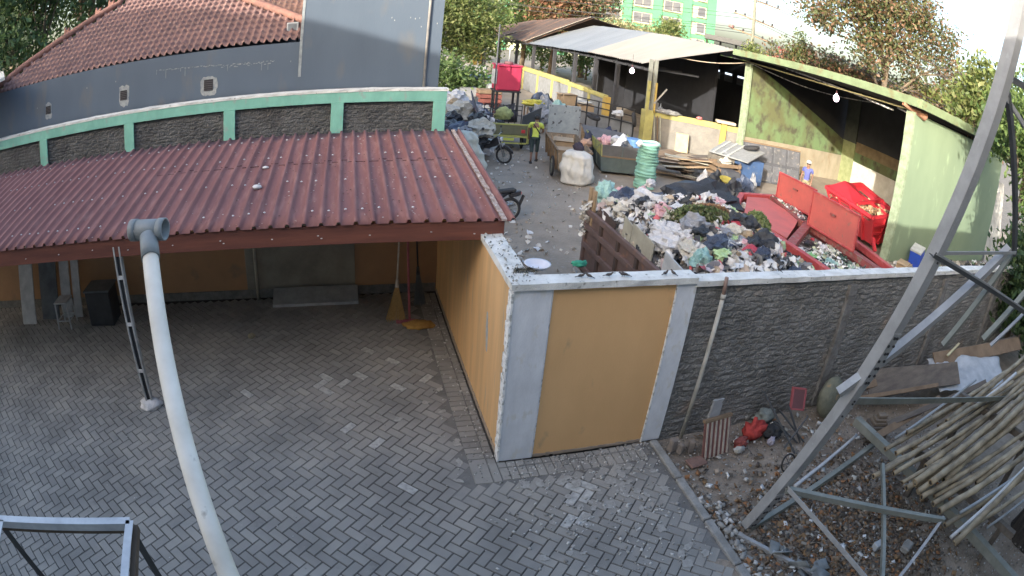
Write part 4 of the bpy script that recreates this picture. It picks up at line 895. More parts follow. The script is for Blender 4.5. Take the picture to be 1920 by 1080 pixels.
for y in (4.58, 3.9, 3.2, 2.5, 1.8, 1.1, .5): MB().box(X0-.05,y-.04,.33,X0-.002,y+.04,ZT-.08).build('rib', m_brown2 if y < 4.5 else m_brown, wb, bevel=.006)
for i,(y,h) in enumerate(((4.60,.42),(4.42,.40))): MB().box(X0-.01,y-.045,ZT-.35,X0+.04,y+.045,ZT+h).build('stake', mat('tan_timber', (.36,.26,.16), (.25,.18,.11), 4, .8, bump=.003, bs=30), wb, bevel=.004)
m_cream = mat('grimy_cream_board', (.42,.41,.34), (.30,.29,.24), 3, .75, bump=.003, bs=20)
for y0, y1, zz, mm in ((3.55,4.3,.16,m_brown2),(2.95,3.25,.34,m_cream),(2.20,2.93,.33,m_cream),(1.25,1.85,.30,m_white)): MB().slab([(X0+.055,y0,ZT-.1),(X0+.055,y1,ZT-.1),(X0+.075,y1,ZT+zz),(X0+.075,y0,ZT+zz-.06)], .02, (1,0,0)).build('side_board', mm, wb)
for sy in (1.2, 3.9):
    t_ = MB().lathe([(.05,-.09),(.30,-.09),(.34,-.05),(.34,.05),(.30,.09),(.05,.09)], (3.0,sy,.34), 20, 'x').build('wheel', m_dark, wb, True)
# heap surface
def heap_z(x, y):
    u = (x-X0)/(X1-X0); v = (y-Y0)/(Y1-Y0); e_ = min(u, 1-u, v*1.0, 1-v); b = min(1, max(0, e_)/.22)
    return 1.32 + .62*(b**.7)*(.75+.35*v) + .10*noise.noise(Vector((x*1.5, y*1.5, 4)))+.09*noise.noise(Vector((x*4, y*4, 2)))
V = []; F = []; NX, NY = 60, 90
for j in range(NY+1):
    for i in range(NX+1):
        x = X0+.06+(X1-X0-.05)*i/NX; y = Y0+.02+(Y1-Y0-.04)*j/NY; V.append((x, y, heap_z(x, y)-.03+.05*noise.noise(Vector((x*11, y*11, 0)))))
for j in range(NY):
    for i in range(NX): q = j*(NX+1)+i; F.append((q, q+1, q+NX+2, q+NX+1))
COLS = [(.78,.78,.78),(.05,.055,.065),(.55,.56,.58),(.03,.035,.045),(.72,.70,.66),(.34,.27,.20),(.66,.68,.70),(.10,.11,.13),(.50,.10,.12),(.80,.80,.78),(.30,.42,.28),(.82,.82,.80),(.16,.155,.15),(.50,.42,.33),(.35,.36,.38),(.70,.58,.58),(.06,.065,.07),(.62,.62,.60),(.22,.22,.24),(.74,.75,.76),(.07,.07,.08)]
m_mix = mat_isl('mixed_rubbish', COLS, .55, vs=4)
m_mixd = mat('dark_rubbish_mass', (.16,.15,.14), (.06,.06,.06), 9, .85, bump=.04, bs=16, c3=(.5,.49,.47), s3=11, t3=(.56,.62), detail=8)
o = np_mesh('rubbish_heap', V, F, m_mixd, smooth=False); tag(o, 'mixed household rubbish heaped in the brown container', 'rubbish', kind='stuff')
def crumbs(name, n, fn, size, m, seed, label, kind='stuff', cat='rubbish', k=4, wv=.42):
    """many small crumpled film / paper pieces"""
    r = random.Random(seed); V = []; F = []
    for i in range(n):
        x, y, z = fn(r); s = r.uniform(*size)
        a = Vector((r.gauss(0,1), r.gauss(0,1), r.gauss(0,.6))).normalized(); b = Vector((r.gauss(0,1), r.gauss(0,1), r.gauss(0,.6))); b = (b-a*a.dot(b)).normalized(); c = a.cross(b); o = len(V); L = r.uniform(.5, 1.3)
        for jj in range(k):
            for ii in range(k):
                u, v = ii/(k-1)*2-1, jj/(k-1)*2-1; w_ = r.uniform(-wv, wv); e_ = 1 - .18*(abs(u)*abs(v)) + r.uniform(-.12, .12)
                V.append(tuple(Vector((x, y, z)) + a*u*s*L*e_ + b*v*s*e_ + c*w_*s))
        for jj in range(k-1):
            for ii in range(k-1): q = o+jj*k+ii; F.append((q, q+1, q+k+1, q+k))
    o = np_mesh(name, V, F, m, smooth=False); tag(o, label, cat, kind=kind); return o
def on_heap(r, ex=.12):
    x = r.uniform(X0+ex, X1+.02); y = r.uniform(Y0+.02, Y1-.08); return x, y, heap_z(x, y)+r.uniform(-.02,.07)
crumbs('rubbish_scraps', 2300, on_heap, (.03,.11), m_mix, 31, 'small crumpled film and paper on the heap in the brown container')
crumbs('plastic_film', 520, on_heap, (.07,.15), mat_isl('film_mix', [(.76,.76,.76),(.62,.63,.65),(.05,.055,.065),(.70,.68,.64),(.80,.80,.80),(.20,.21,.23),(.68,.70,.72),(.03,.035,.04),(.58,.50,.44)], .45, .15), 37, 'larger sheets of crumpled plastic film on the heap in the brown container', k=6, wv=.34)
def spill(r):
    t = r.random(); y = r.uniform(.6, 2.3); return X0+.02-abs(r.gauss(0,.05)), y, r.uniform(1.2, 1.8)
# individual bags on the heap
BM = dict(white=mat('white_bag_film', (.74,.74,.75), (.58,.58,.60), 6, .4, bump=.01, bs=22, trans=.15), black=mat('black_bag_film', (.022,.025,.032), (.04,.045,.055), 5, .32, bump=.012, bs=20), grey=mat('grey_bag_film', (.30,.31,.34), (.2,.21,.23), 6, .45, bump=.01, bs=22),
 red=mat('red_bag_film', (.55,.06,.09), (.38,.04,.06), 6, .4, bump=.01, bs=22), green=mat('green_bag_film', (.22,.52,.20), (.14,.36,.13), 6, .45, bump=.01, bs=22), pink=mat('pinkish_bag_film', (.68,.42,.44), (.52,.30,.33), 6, .45, bump=.01, bs=22), tan=mat('tan_sack', (.42,.33,.22), (.30,.23,.15), 8, .8, bump=.01, bs=30), blue=mat('dark_blue_bag', (.035,.05,.09), (.06,.08,.13), 6, .4, bump=.012, bs=20),
 lime=mat('pale_green_bag', (.50,.68,.38), (.36,.52,.26), 6, .45, bump=.01, bs=22), teal=mat('teal_bag', (.32,.52,.50), (.22,.38,.37), 6, .45, bump=.01, bs=22), yellow=mat('yellow_bag', (.62,.48,.10), (.45,.35,.07), 6, .5, bump=.01, bs=22), cream=mat('creamy_sack', (.60,.57,.50), (.44,.42,.36), 8, .75, bump=.008, bs=30))
PROTO = {}
def bag(col, loc, s, rz, label, group=None, var=None, squash=.6, cat='bag', name='rubbish_bag'):
    k = (col, (var if var is not None else (int(abs(loc[0])*37)+int(abs(loc[1])*53)) % 4))
    if k not in PROTO: PROTO[k] = crumple(50+k[1]*7+len(col), (1,1,1), .62, 2.9, 3).build(name, BM[col], None, False).data; sc.collection.objects.unlink([o for o in sc.collection.objects if o.data == PROTO[k]][0])
    o = bpy.data.objects.new(name, PROTO[k]); sc.collection.objects.link(o); o.location = loc
    sx = s if isinstance(s, (int, float)) else s[0]; sy = s if isinstance(s, (int, float)) else s[1]; sz = s*squash if isinstance(s, (int, float)) else s[2]
    o.scale = (sx, sy, sz); o.rotation_euler = (0, 0, rz); return tag(o, label, cat, group)
def hp(px, py, dz=0.):                 # point on the heap under a sight line
    z = 1.8
    for _ in range(12):
        p = G(px, py, z); z = heap_z(min(max(p.x, X0), X1), min(max(p.y, Y0), Y1))
    return Vector((p.x, p.y, z+dz-.05))
named = [
 
 ('blue',(1240,378),(.32,.30,.20),'large shiny dark blue bag left of centre on the heap'),
 ('white',(1310,372),(.30,.26,.22),'biggest white bag in the middle of the heap'),
 ('white',(1275,405),(.22,.20,.16),'white bag below the biggest white one'),
 ('red',(1320,400),(.11,.10,.08),'small dark red bag right of the white bags on the heap'),
 ('green',(1344,378),(.13,.09,.09),'small bright green bag at the right of the heap'),
 ('yellow',(1334,398),(.09,.08,.08),'olive yellow bag beside the green one on the heap'),
 ('teal',(1135,372),(.24,.22,.26),'bluish patterned bag at the left end of the heap'),
 ('lime',(1160,385),(.13,.13,.17),'pale green bag next to the bluish bag on the heap'),
 ('pink',(1162,358),(.12,.10,.09),'pinkish red scrap bag at the top left of the heap'),
 ('red',(1178,372),(.15,.08,.08),'red and white torn bag near the top left of the heap'),
 ('white',(1205,420),(.20,.26,.18),'long whitish torn bag at the left of the heap'),
 ('pink',(1240,405),(.18,.16,.12),'pale pink bag left of the branch pile'),
 ('white',(1262,438),(.26,.20,.16),'white bag bundle below the branch pile'),
 ('cream',(1295,455),(.26,.14,.12),'dirty cream bag in the lower middle of the heap'),
 ('grey',(1290,488),(.28,.24,.26),'grey sack hanging at the front of the heap above the wall'),
 ('teal',(1318,480),(.15,.14,.18),'pale teal bag at the front of the heap'),
 ('blue',(1345,470),(.24,.22,.22),'black-blue full bag at the front right of the heap'),
 ('pink',(1356,455),(.11,.10,.10),'small faded rose bag on the blue-black one'),
 ('grey',(1388,462),(.18,.22,.16),'light grey bag near the right front of the heap'),
 ('black',(1382,425),(.24,.24,.24),'matt black full bag right of the branches'),
 ('lime',(1418,478),(.17,.07,.05),'bright lime plastic strip at the right front of the heap'),
 ('black',(1430,468),(.24,.22,.26),'black bag at the far right corner of the heap'),
 ('black',(1370,388),(.22,.16,.12),'crumpled black bag at the right rear of the heap'),
 ('white',(1398,385),(.12,.09,.08),'small white bag at the right rear edge of the heap'),
 ('white',(1360,400),(.16,.14,.12),'whitish bag right of the olive bag'),
 ('pink',(1205,355),(.20,.10,.08),'salmon coloured scrap along the rear of the heap'),
 ('yellow',(1283,357),(.14,.08,.06),'orange-yellow scrap behind the biggest white bag'),
 ('white',(1220,345),(.16,.10,.10),'white flap poking up before the black tarpaulin'),
 ('grey',(1135,345),(.20,.14,.12),'dark grey bag on the rear left corner of the heap'),
 ('white',(1340,360),(.18,.14,.12),'striped white bag at the upper right of the heap'),
 ('cream',(1180,400),(.16,.14,.12),'soiled cream bag on the left slope of the heap'),
 ('white',(1400,440),(.13,.12,.10),'pale bag under the green branch clump'),
 ('grey',(1310,440),(.18,.12,.08),'thin grey bag under the branches'),
 ('tan',(1378,490),(.14,.13,.12),'brown scrap bag at the very front of the heap')]
for i, (c, (px, py), s, lb) in enumerate(named): bag(c, hp(px, py, -.02), tuple(q*(1.05 if c in ('white','cream','teal','pink') else .85) for q in s), i*1.3, lb, var=i % 4)
bag('black', (5.0,4.35,1.62), (.80,.30,.34), -.12, 'long crumpled black tarpaulin bag along the back edge of the heap', var=1); bag('blue', (3.35,4.4,1.62), (.30,.22,.22), .4, 'dark slate bag on the far left corner of the heap beside the timber stakes', var=2)
r = random.Random(77)
for i in range(120):
    c = r.choice(['white','white','black','grey','cream','white','pink','tan','blue','white','white','red','lime','white','cream','black']); x, y, z = on_heap(r, .2); s = r.uniform(.07,.17)
    bag(c, (x, y, z-.02), (s*r.uniform(.8,1.5), s, s*r.uniform(.5,.9)), r.uniform(0,6), 'small %s bag scrap among the rubbish on the brown container' % {'white':'white','black':'black','grey':'grey','cream':'cream','pink':'pinkish','tan':'brown','blue':'dark blue','teal':'teal','red':'red','lime':'pale green'}[c], 'small %s bag scraps on the heap' % c)
# leafy branches on the heap
def leaves(name, label, n, fn, size, m, seed, parent=None, cat='branches', kind=None, asp=.45, group=None):
    r = np.random.RandomState(seed); P = fn(r, n); s = r.uniform(size[0], size[1], (n,1))
    a = r.normal(size=(n,3)); a /= np.linalg.norm(a, axis=1)[:,None]; b = r.normal(size=(n,3)); b -= a*(a*b).sum(1)[:,None]; b /= np.linalg.norm(b, axis=1)[:,None]; c = np.cross(a, b)
    V = np.stack([P-a*s, P-b*s*asp+c*s*.12, P+a*s, P+b*s*asp+c*s*.12], 1).reshape(-1,3); F = np.arange(4*n).reshape(-1,4)
    o = np_mesh(name, V, F, m, parent)
    if label: tag(o, label, cat, group, kind)
    return o
m_lv = mat_isl('cut_branch_leaves', [(.10,.15,.05),(.16,.21,.08),(.07,.10,.04),(.22,.24,.12),(.13,.13,.07),(.09,.13,.06)], .7, .25)
def patch(cx, cy, rx, ry, rz, cz):
    def f(r, n):
        d = r.normal(size=(n,3)); d /= np.linalg.norm(d, axis=1)[:,None]; d *= r.uniform(.3,1,(n,1))**.5; return np.stack([cx+d[:,0]*rx, cy+d[:,1]*ry, cz+np.abs(d[:,2])*rz], 1)
    return f
p = hp(1310,425); leaves('cut_branches', 'cut leafy branches lying across the middle of the heap', 3400, patch(p.x,p.y,.66,.24,.26,p.z+.14), (.03,.065), m_lv, 5)
p = hp(1415,440); leaves('cut_branches', 'bright clump of cut leafy branches on the right side of the heap', 3000, patch(p.x,p.y,.26,.32,.34,p.z+.12), (.03,.07), mat_isl('fresh_cut_leaves', [(.20,.27,.10),(.27,.33,.15),(.14,.20,.07),(.33,.36,.20)], .7, .25), 6)
p = hp(1325,408); leaves('dry_palm_leaf', 'strip of dry brown leaves above the green branches on the heap', 1000, patch(p.x,p.y,.5,.08,.16,p.z+.16), (.03,.06), mat_isl('dry_leaves', [(.28,.16,.09),(.20,.11,.07),(.34,.22,.13)], .8), 7)
# ================================================================== RED HATCH CONTAINER
m_redc = mat('faded_red_paint', (.50,.085,.085), (.40,.065,.07), 2, .5, bump=.002, bs=30, c3=(.56,.17,.15), s3=6, t3=(.56,.72)); m_reds = mat('dusty_red_steel', (.33,.075,.07), (.22,.06,.055), 4, .7, bump=.003, bs=30, c3=(.24,.17,.14), s3=10, t3=(.5,.68))
m_lid = mat('salmon_red_lid', (.58,.135,.115), (.46,.12,.105), 2.2, .55, bump=.002, bs=30, c3=(.30,.15,.12), s3=7, t3=(.62,.74))
rc = thing('skip_container', 'faded red hatch-top waste container with two lids standing open, behind the brown container', 'container', (7.2,3.4,0))
ZC = 1.5
O_ = [(6.35,.70),(6.30,4.95),(7.45,6.20),(8.75,6.25),(9.1,4.75),(8.35,.70)]
O_ = O_[::-1]
q = MB(); k = len(O_); q.add([(x,y,.30) for x,y in O_]+[(x,y,ZC-.14) for x,y in O_], [tuple(range(k))[::-1]]+[(i,(i+1)%k,(i+1)%k+k,i+k) for i in range(k)]); q.build('body', m_reds, rc)
q = MB()
for i in range(k):
    a = Vector((*O_[i],ZC-.07)); b = Vector((*O_[(i+1) % k],ZC-.07)); q.beam(a, b, .14, .145)
q.build('rim', m_redc, rc, bevel=.01)
q = MB(); q.beam((8.05,4.30,ZC-.07),(8.60,6.15,ZC-.07),.42,.13); q.beam((8.05,4.35,ZC-.07),(8.0,.75,ZC-.07),.22,.132); q.beam((6.35,2.95,ZC-.072),(7.95,4.15,ZC-.072),.20,.134); q.build('deck', m_reds, rc)
q = MB(); cl = [G(1407.7,371.5,ZC),G(1392.8,395,ZC),G(1464,438.6,ZC),G(1486.5,418.4,ZC)]; cl = [Vector((6.42,4.70,ZC)),Vector((6.55,3.30,ZC)),Vector((7.42,4.02,ZC)),Vector((8.02,4.55,ZC)),Vector((8.18,6.02,ZC)),Vector((7.50,6.02,ZC))]
q.slab([p+Vector((0,0,-.03)) for p in cl], .03, (0,0,1)); q.build('hatch', m_lid, rc)
m_dirtc = mat('dirt_on_steel', (.24,.19,.16), (.15,.11,.09), 12, .9, bump=.01, bs=50)
def lid(a, b, h, lean, m, nm='lid'):
    a, b = Vector(a), Vector(b); u = (b-a).normalized(); nrm = Vector((u.y,-u.x,0)); d = (Vector((0,0,1))+nrm*lean).normalized(); w_ = (b-a).length; c = (a+b)/2+d*h/2; n2 = u.cross(d)
    o = MB().obox(c, u*w_/2, d*h/2, n2*.012).build(nm, m, rc)
    f = MB()
    for s_ in (-1,1): f.obox(c+u*s_*(w_/2-.02), u*.022, d*h/2, n2*.03); f.obox(c+d*s_*(h/2-.02), u*w_/2, d*.022, n2*.03)
    f.build('frame', m_redc, o, bevel=.004)
    MB().obox(c+d*h*.15+n2*.045, u*.09, d*.02, n2*.012).build('handle', m_reds, o); return o
lid((8.5,6.05,ZC),(8.55,4.62,ZC),.68,.02,m_lid); lid((7.88,4.08,ZC),(7.92,2.50,ZC),.80,.02,m_lid)
q = MB()
for a, b in (((8.5,6.0),(8.55,4.65)),((7.88,4.05),(7.92,2.55))):
    for i in range(5): p = Vector((*a,ZC+.02)).lerp(Vector((*b,ZC+.02)), (i+.5)/5); q.tube([p+Vector((0,-.05,0)), p+Vector((0,.05,0))], .022, 8)
q.each('hinge', m_dark, rc)
for i,(sx,sy) in enumerate(((6.6,1.5),(8.2,1.5),(6.7,4.4),(8.6,4.4))): MB().lathe([(.03,-.06),(.13,-.06),(.14,0),(.13,.06),(.03,.06)], (sx,sy,.15), 16, 'y').build('roller', m_dark, rc)
def in_hatch(r):
    v = r.random(); y = .75+v*2.9; x0_ = 6.45; x1_ = 7.75
    x = r.uniform(x0_, x1_); 
    if y-.75 > 2.9*(.55+.45*(x-x0_)/(x1_-x0_)): y *= .8
    return x, y, 1.30+.12*noise.noise(Vector((x*2,y*2,0)))+r.uniform(-.03,.06)
q = MB(); q.add([(6.4,.72,1.30),(7.95,.72,1.30),(7.95,4.1,1.30),(6.4,2.9,1.30)], [(0,1,2,3)]); o = q.build('rubbish_fill', m_mixd); tag(o, 'dark rubbish filling the open hatch of the faded red container', 'rubbish', kind='stuff')
crumbs('rubbish_scraps', 1500, in_hatch, (.025,.085), mat_isl('hatch_rubbish', [(.75,.75,.74),(.06,.08,.09),(.35,.50,.42),(.66,.68,.68),(.10,.15,.12),(.55,.60,.56),(.28,.25,.2),(.82,.82,.82),(.12,.12,.13),(.48,.52,.35)], .55), 33, 'crumpled bags and film in the open hatch of the faded red container')
for c, px, py, s, lb in (('green',1522,484,.13,'round green bag in the open hatch of the red container'),('yellow',1504,486,.07,'small yellow packet left of the green bag in the hatch'),('white',1545,465,.11,'white bag upper right in the open hatch'),('white',1500,468,.10,'white bag upper left in the open hatch'),('red',1524,446,.05,'small red packet by the hinge of the open hatch'),('black',1515,455,.09,'black bag below the hinge of the open hatch'),('teal',1555,490,.12,'pale teal bag at the front of the open hatch'),('blue',1540,495,.10,'blue-black bag at the front edge of the hatch')):
    p = G(px,py,1.38); bag(c, (p.x,p.y,1.33), s, px, lb)
crumbs('rubbish_scraps', 150, lambda r: (lambda t: (8.1+.5*t+r.uniform(-.15,.15), 4.3+1.85*t, ZC+.01))(r.random()), (.015,.04), m_mix, 35, 'crumbs of rubbish lying along the deck of the faded red container')
# ================================================================== BRIGHT RED CONTAINER IN THE BAY
m_redb = mat('bright_red_paint', (.48,.03,.045), (.40,.025,.035), 3, .42, bump=.001, bs=30, c3=(.42,.06,.05), s3=8, t3=(.64,.74))
rb = thing('skip_container', 'bright red sunlit skip full of wood scraps inside the green walled bay', 'container', (14.4,8.0,0))
# bottom and top outlines (front faces the yard), tapered tub
Bt = [(13.45,6.25,.22),(14.35,6.35,.22),(15.0,8.6,.22),(13.5,8.2,.22)]
Tp = [(12.95,6.05,1.12),(14.75,6.25,1.22),(15.6,9.0,1.45),(12.9,8.4,1.30)]
q = MB(); q.add(Bt+Tp, [(3,2,1,0),(0,1,5,4),(1,2,6,5),(2,3,7,6),(3,0,4,7)]); q.build('tub', m_redb, rb)
q = MB()
for i in range(4): q.beam(Vector(Tp[i])+Vector((0,0,.03)), Vector(Tp[(i+1)%4])+Vector((0,0,.03)), .12, .10)
q.build('rim', m_redb, rb, bevel=.01)
q = MB()
for t in (0, .5, 1):
    q.beam(Vector(Bt[0]).lerp(Vector(Bt[1]), t)+Vector((0,-.03,0)), Vector(Tp[0]).lerp(Vector(Tp[1]), t)+Vector((0,-.03,0)), .09, .06, (1,0,0))
for z in (.42, .72): a = Vector(Bt[0]).lerp(Vector(Tp[0]), z); b = Vector(Bt[1]).lerp(Vector(Tp[1]), z); q.beam(a+Vector((0,-.03,0)), b+Vector((0,-.03,0)), .07, .06)
for t in (.2,.45,.7,.95): q.beam(Vector(Bt[0]).lerp(Vector(Bt[3]), t)+Vector((-.03,0,0)), Vector(Tp[0]).lerp(Vector(Tp[3]), t)+Vector((-.03,0,0)), .09, .06, (0,1,0))
q.each('rib', m_redb, rb)
q = MB(); q.add([(12.9,6.9,1.22),(12.9,8.45,1.32),(15.0,8.9,1.45),(13.75,7.2,1.40),(13.75,8.3,1.66)], [(0,1,4,3),(1,2,4),(2,3,4),(0,3,2,1)]); q.build('hopper_plate', m_redb, rb)
q = MB(); q.beam((12.95,7.0,1.25),(15.0,7.3,1.40),.10,.10); q.beam((14.1,6.25,1.2),(14.3,8.8,1.45),.1,.1); q.each('bar', m_redb, rb)
q = MB(); q.beam((13.25,6.05,.50),(13.15,5.75,.18),.10,.10); q.build('foot', m_redb, rb)
q = MB(); q.slab([(13.0,6.2,1.05),(14.7,6.35,1.05),(15.5,8.9,1.25),(13.0,8.3,1.15)], .05, (0,0,1)); o = q.build('wood_rubbish', mat('dark_brown_rubbish', (.12,.075,.05), (.05,.035,.03), 8, .9, bump=.03, bs=20)); tag(o, 'brown wood rubbish inside the bright red skip', 'rubbish', kind='stuff')
crumbs('wood_scraps', 700, lambda r: (lambda u, v: (13.05+1.6*u+.5*v*(u-.2), 6.3+2.1*v, 1.12+.1*noise.noise(Vector((u*5,v*5,0)))+r.uniform(0,.10)))(r.random(), r.random()), (.03,.09), mat_isl('wood_bits', [(.50,.36,.22),(.38,.24,.13),(.62,.50,.34),(.20,.12,.08),(.30,.19,.11)], .85), 36, 'chips and offcuts of wood in the bright red skip')
# ================================================================== SHED (green end bay, silver roof, rust roof)
m_gwall2 = mat('pale_green_render', (.205,.275,.185), (.18,.245,.165), 1.1, .85, bump=.002, bs=40, c3=(.30,.40,.26), s3=3, t3=(.62,.8), stretch=(1,1,.4))
m_gmoss = mat('mossy_green_render', (.135,.205,.095), (.115,.125,.06), .9, .9, bump=.004, bs=30, c3=(.075,.075,.05), s3=3.2, t3=(.50,.68), stretch=(1,1,.7), thr=(.42,.6))
m_plinth = mat('stained_cream_render', (.33,.29,.22), (.25,.22,.16), 2.2, .9, bump=.004, bs=30, c3=(.26,.21,.14), s3=3.5, t3=(.56,.70), stretch=(1,1,.5))
m_wht = mat('white_painted_render', (.60,.58,.53), (.48,.45,.40), 2.2, .85, c3=(.5,.45,.36), s3=5, t3=(.62,.75))
m_brn = mat('bare_brown_render', (.22,.165,.10), (.15,.11,.065), 3, .9, bump=.008, bs=25)
m_din = mat('shade_dark_grey_wall', (.032,.034,.042), (.024,.026,.032), 2, .9)  # dark grey with the shade of the interiors put into the colour
m_edgeg = mat('pale_green_edge', (.30,.37,.26), (.20,.25,.16), 7, .85, bump=.01, bs=30)
sh = thing('green_bay', 'open fronted shed bay with pale green walls and a mossy green fascia', 'shed', (17,10,0))
q = MB(); q.box(13.47,5.40,0,21.7,5.62,4.58); q.add([(13.47,5.40,4.58),(21.7,5.40,4.58),(21.7,5.40,4.60),(13.47,5.40,4.78),(13.47,5.62,4.58),(21.7,5.62,4.58),(21.7,5.62,4.60),(13.47,5.62,4.78)], [(0,1,2,3),(7,6,5,4),(3,2,6,7),(0,3,7,4),(1,5,6,2)]); q.build('end_wall', m_gwall2, sh)
q = MB()
for i in range(30): z = i*.16; q.obox((13.42+.012*noise.noise(Vector((i*.7,0,0))), 5.50, z+.08), (.055+.012*noise.noise(Vector((i*.9,3,0))),0,0), (0,.17,0), (0,0,.082))
q.build('pillar', m_edgeg, sh)
w0, w1 = Vector((14.9,16.15,0)), Vector((21.4,15.5,0)); dn = Vector((.65,6.5,0)).normalized()
q = MB(); 
def wallseg(a, b, z0, z1, t, off=0.):
    a, b = Vector(a), Vector(b); n_ = Vector((-(b-a).y, (b-a).x, 0)).normalized(); c = (a+b)/2+n_*(t/2+off); return MB().obox(c+Vector((0,0,(z0+z1)/2-c.z)), (b-a)/2, n_*t/2, Vector((0,0,(z1-z0)/2)))
wd = (w1-w0).normalized(); wn_ = Vector((-wd.y, wd.x, 0)); wl = (w1-w0).length
MB().slab([w0+Vector((0,0,1.33)), w1+Vector((0,0,1.33)), w1+Vector((0,0,2.12)), w0+wd*.35+Vector((0,0,4.70)), w0+Vector((0,0,4.74))], .2, -wn_).build('inner_wall', m_gmoss, sh)  # sloping top edge is cut along the roof's cast shadow
wallseg(w0+wd*.2+wn_*.35, w1+wd*.5+wn_*.35, 1.3, 4.95, .1).build('upper_shade_sheet', m_din, sh); wallseg(w0+wd*.3, w1, 0, .1, .3).build('wall_foot', m_plinth, sh); wallseg(w0, w1, 0, 1.329, .24, -.02).build('inner_plinth', m_plinth, sh)  # dark sheet added as the roof shade above the sloping edge
MB().box(14.78,16.0,0,14.92,16.42,4.76).build('pillar', m_edgeg, sh, bevel=.01)
q = MB(); q.box(21.4,5.62,2.32,21.6,15.5,5.1); q.build('back_wall', m_din, sh); MB().box(21.38,5.62,1.78,21.6,15.1,2.319).build('back_wall', m_brn, sh)  # top of the back wall is coloured dark as the same roof shade
MB().box(21.37,5.62,1.30,21.6,15.1,1.779).build('back_band', m_gmoss, sh); MB().box(21.36,5.62,0,21.6,15.1,1.299).build('back_plinth', m_wht, sh); MB().box(21.30,14.6,0,21.4,15.55,2.2).build('pilaster', mat('olive_pilaster', (.30,.33,.17), (.22,.25,.12), 4, .9), sh); MB().box(21.31,14.6,2.2,21.4,15.55,4.9).build('pilaster', mat('shaded_pilaster', (.075,.085,.075), (.055,.062,.058), 4, .9), sh)  # upper pilaster is the same pilaster, darkened as roof shade
# roof slab with fascia
Rf = [(13.25,5.15,5.02),(14.15,16.3,5.0),(22.3,16.3,4.95),(22.3,5.15,4.80)]
q = MB(); q.slab(Rf[::-1], .06, (0,0,1)); q.build('roof_slab', mat('dark_roof_underside', (.05,.053,.062), (.035,.038,.045), 3, .9), sh)  # roof slab coloured dark blue-grey
m_fas = mat('mossy_green_fascia', (.20,.27,.155), (.15,.19,.105), 1.6, .85, bump=.004, bs=30, c3=(.17,.17,.09), s3=2.4, t3=(.56,.66))
def fascia(a, b, h0, h1, n_, name, seed):
    a, b = Vector(a), Vector(b); V = []; F = []; nn = Vector((b-a).normalized().cross(Vector((0,0,1)))); t = .12
    for i in range(n_+1):
        p = a.lerp(b, i/n_); top = h1+.035*noise.noise(Vector((i*.35,seed,0)))+.02*noise.noise(Vector((i*1.7,seed,0)))
        for o_, z in ((0,h0),(0,top),(-t,top),(-t,h0)): q_ = p+nn*o_; V.append((q_.x,q_.y,p.z+z))
    for i in range(n_):
        for k in range(4): k2 = (k+1)%4; F.append((i*4+k,(i+1)*4+k,(i+1)*4+k2,i*4+k2))
    mb = MB(); mb.add(V, F+[(0,1,2,3),(n_*4+3,n_*4+2,n_*4+1,n_*4)]); return mb.build(name, m_fas, sh)
fascia((13.15,5.0,5.0),(14.05,16.3,5.0), -.03,.24, 60, 'fascia', 1); fascia((22.4,5.0,4.80),(13.15,5.0,5.0), -.03,.24, 50, 'fascia', 2)
q = MB(); q.slab([(13.1,5.0,5.25),(22.4,5.0,5.05),(22.4,16.3,5.2),(14.0,16.3,5.25)][::-1], .03, (0,0,1)); q.build('roof_top', mat('mossy_roof_top', (.24,.22,.14), (.15,.15,.08), 2, .95, bump=.02, bs=20), sh)
m_old = mat('flaking_white_board', (.66,.66,.64), (.22,.22,.22), 6, .85, thr=(.48,.58))
a, b = AX(1478,130,14.6), AX(1672,205,13.9); MB().beam(a, b, .22, .05).build('loose_ceiling_board', m_old, sh)
a, b = AX(1685,203,13.9), AX(1712,216,13.7); MB().beam(a, b, .16, .05).build('loose_ceiling_board', m_old, sh)
m_hose = mat('yellow_green_hose', (.42,.38,.20), (.3,.27,.14), 6, .7)
def sag(a, b, s, n=14): a, b = Vector(a), Vector(b); return [a.lerp(b, i/n)-Vector((0,0,s*math.sin(math.pi*i/n))) for i in range(n+1)]
o = MB().tube(sag((14.75,16.1,4.80),(13.45,5.5,4.82),.10), .03, 8).build('hose', m_hose, None, True); tag(o, 'dull yellow hose strung across the open front of the green bay', 'hose')
o = MB().tube(sag((14.75,16.0,4.76),(18,11,4.6),.35), .018, 6).build('cable', m_old, None, True); tag(o, 'sagging cable inside the green bay beside the mossy wall', 'cable')
o = MB().tube(sag(AX(1268,107,12.2),(14.8,16.1,4.78),.16), .022, 6).build('cable', mat('tan_cable', (.42,.36,.28), (.3,.25,.2), 8, .8), None, True); tag(o, 'tan cable sagging from the silver roof edge to the green pillar', 'cable')
def bulb(p, lab):
    t_ = thing('light_bulb', lab, 'light bulb', tuple(p)); m = MB(); m.lathe([(.01,-.16),(.07,-.14),(.115,-.07),(.12,0),(.09,.07),(.04,.12),(.035,.15)], tuple(p), 16); m.build('globe', mat('lit_bulb_glass', (.9,.85,.9), (.9,.85,.9), 1, .3, emit=((1,.80,.92),1.6)), t_, True)
    MB().tube([(p.x,p.y,p.z+.15),(p.x,p.y,p.z+.28)], .035, 10).build('socket', m_redd, t_, True); MB().tube([(p.x,p.y,p.z+.28),(p.x,p.y,p.z+.8)], .008, 5).build('cord', m_dark, t_)
bulb(AX(1568,183,14.3), 'lit round bulb hanging at the mouth of the green bay'); bulb(AX(1185,132,11.0), 'lit round bulb hanging under the silver roof edge')
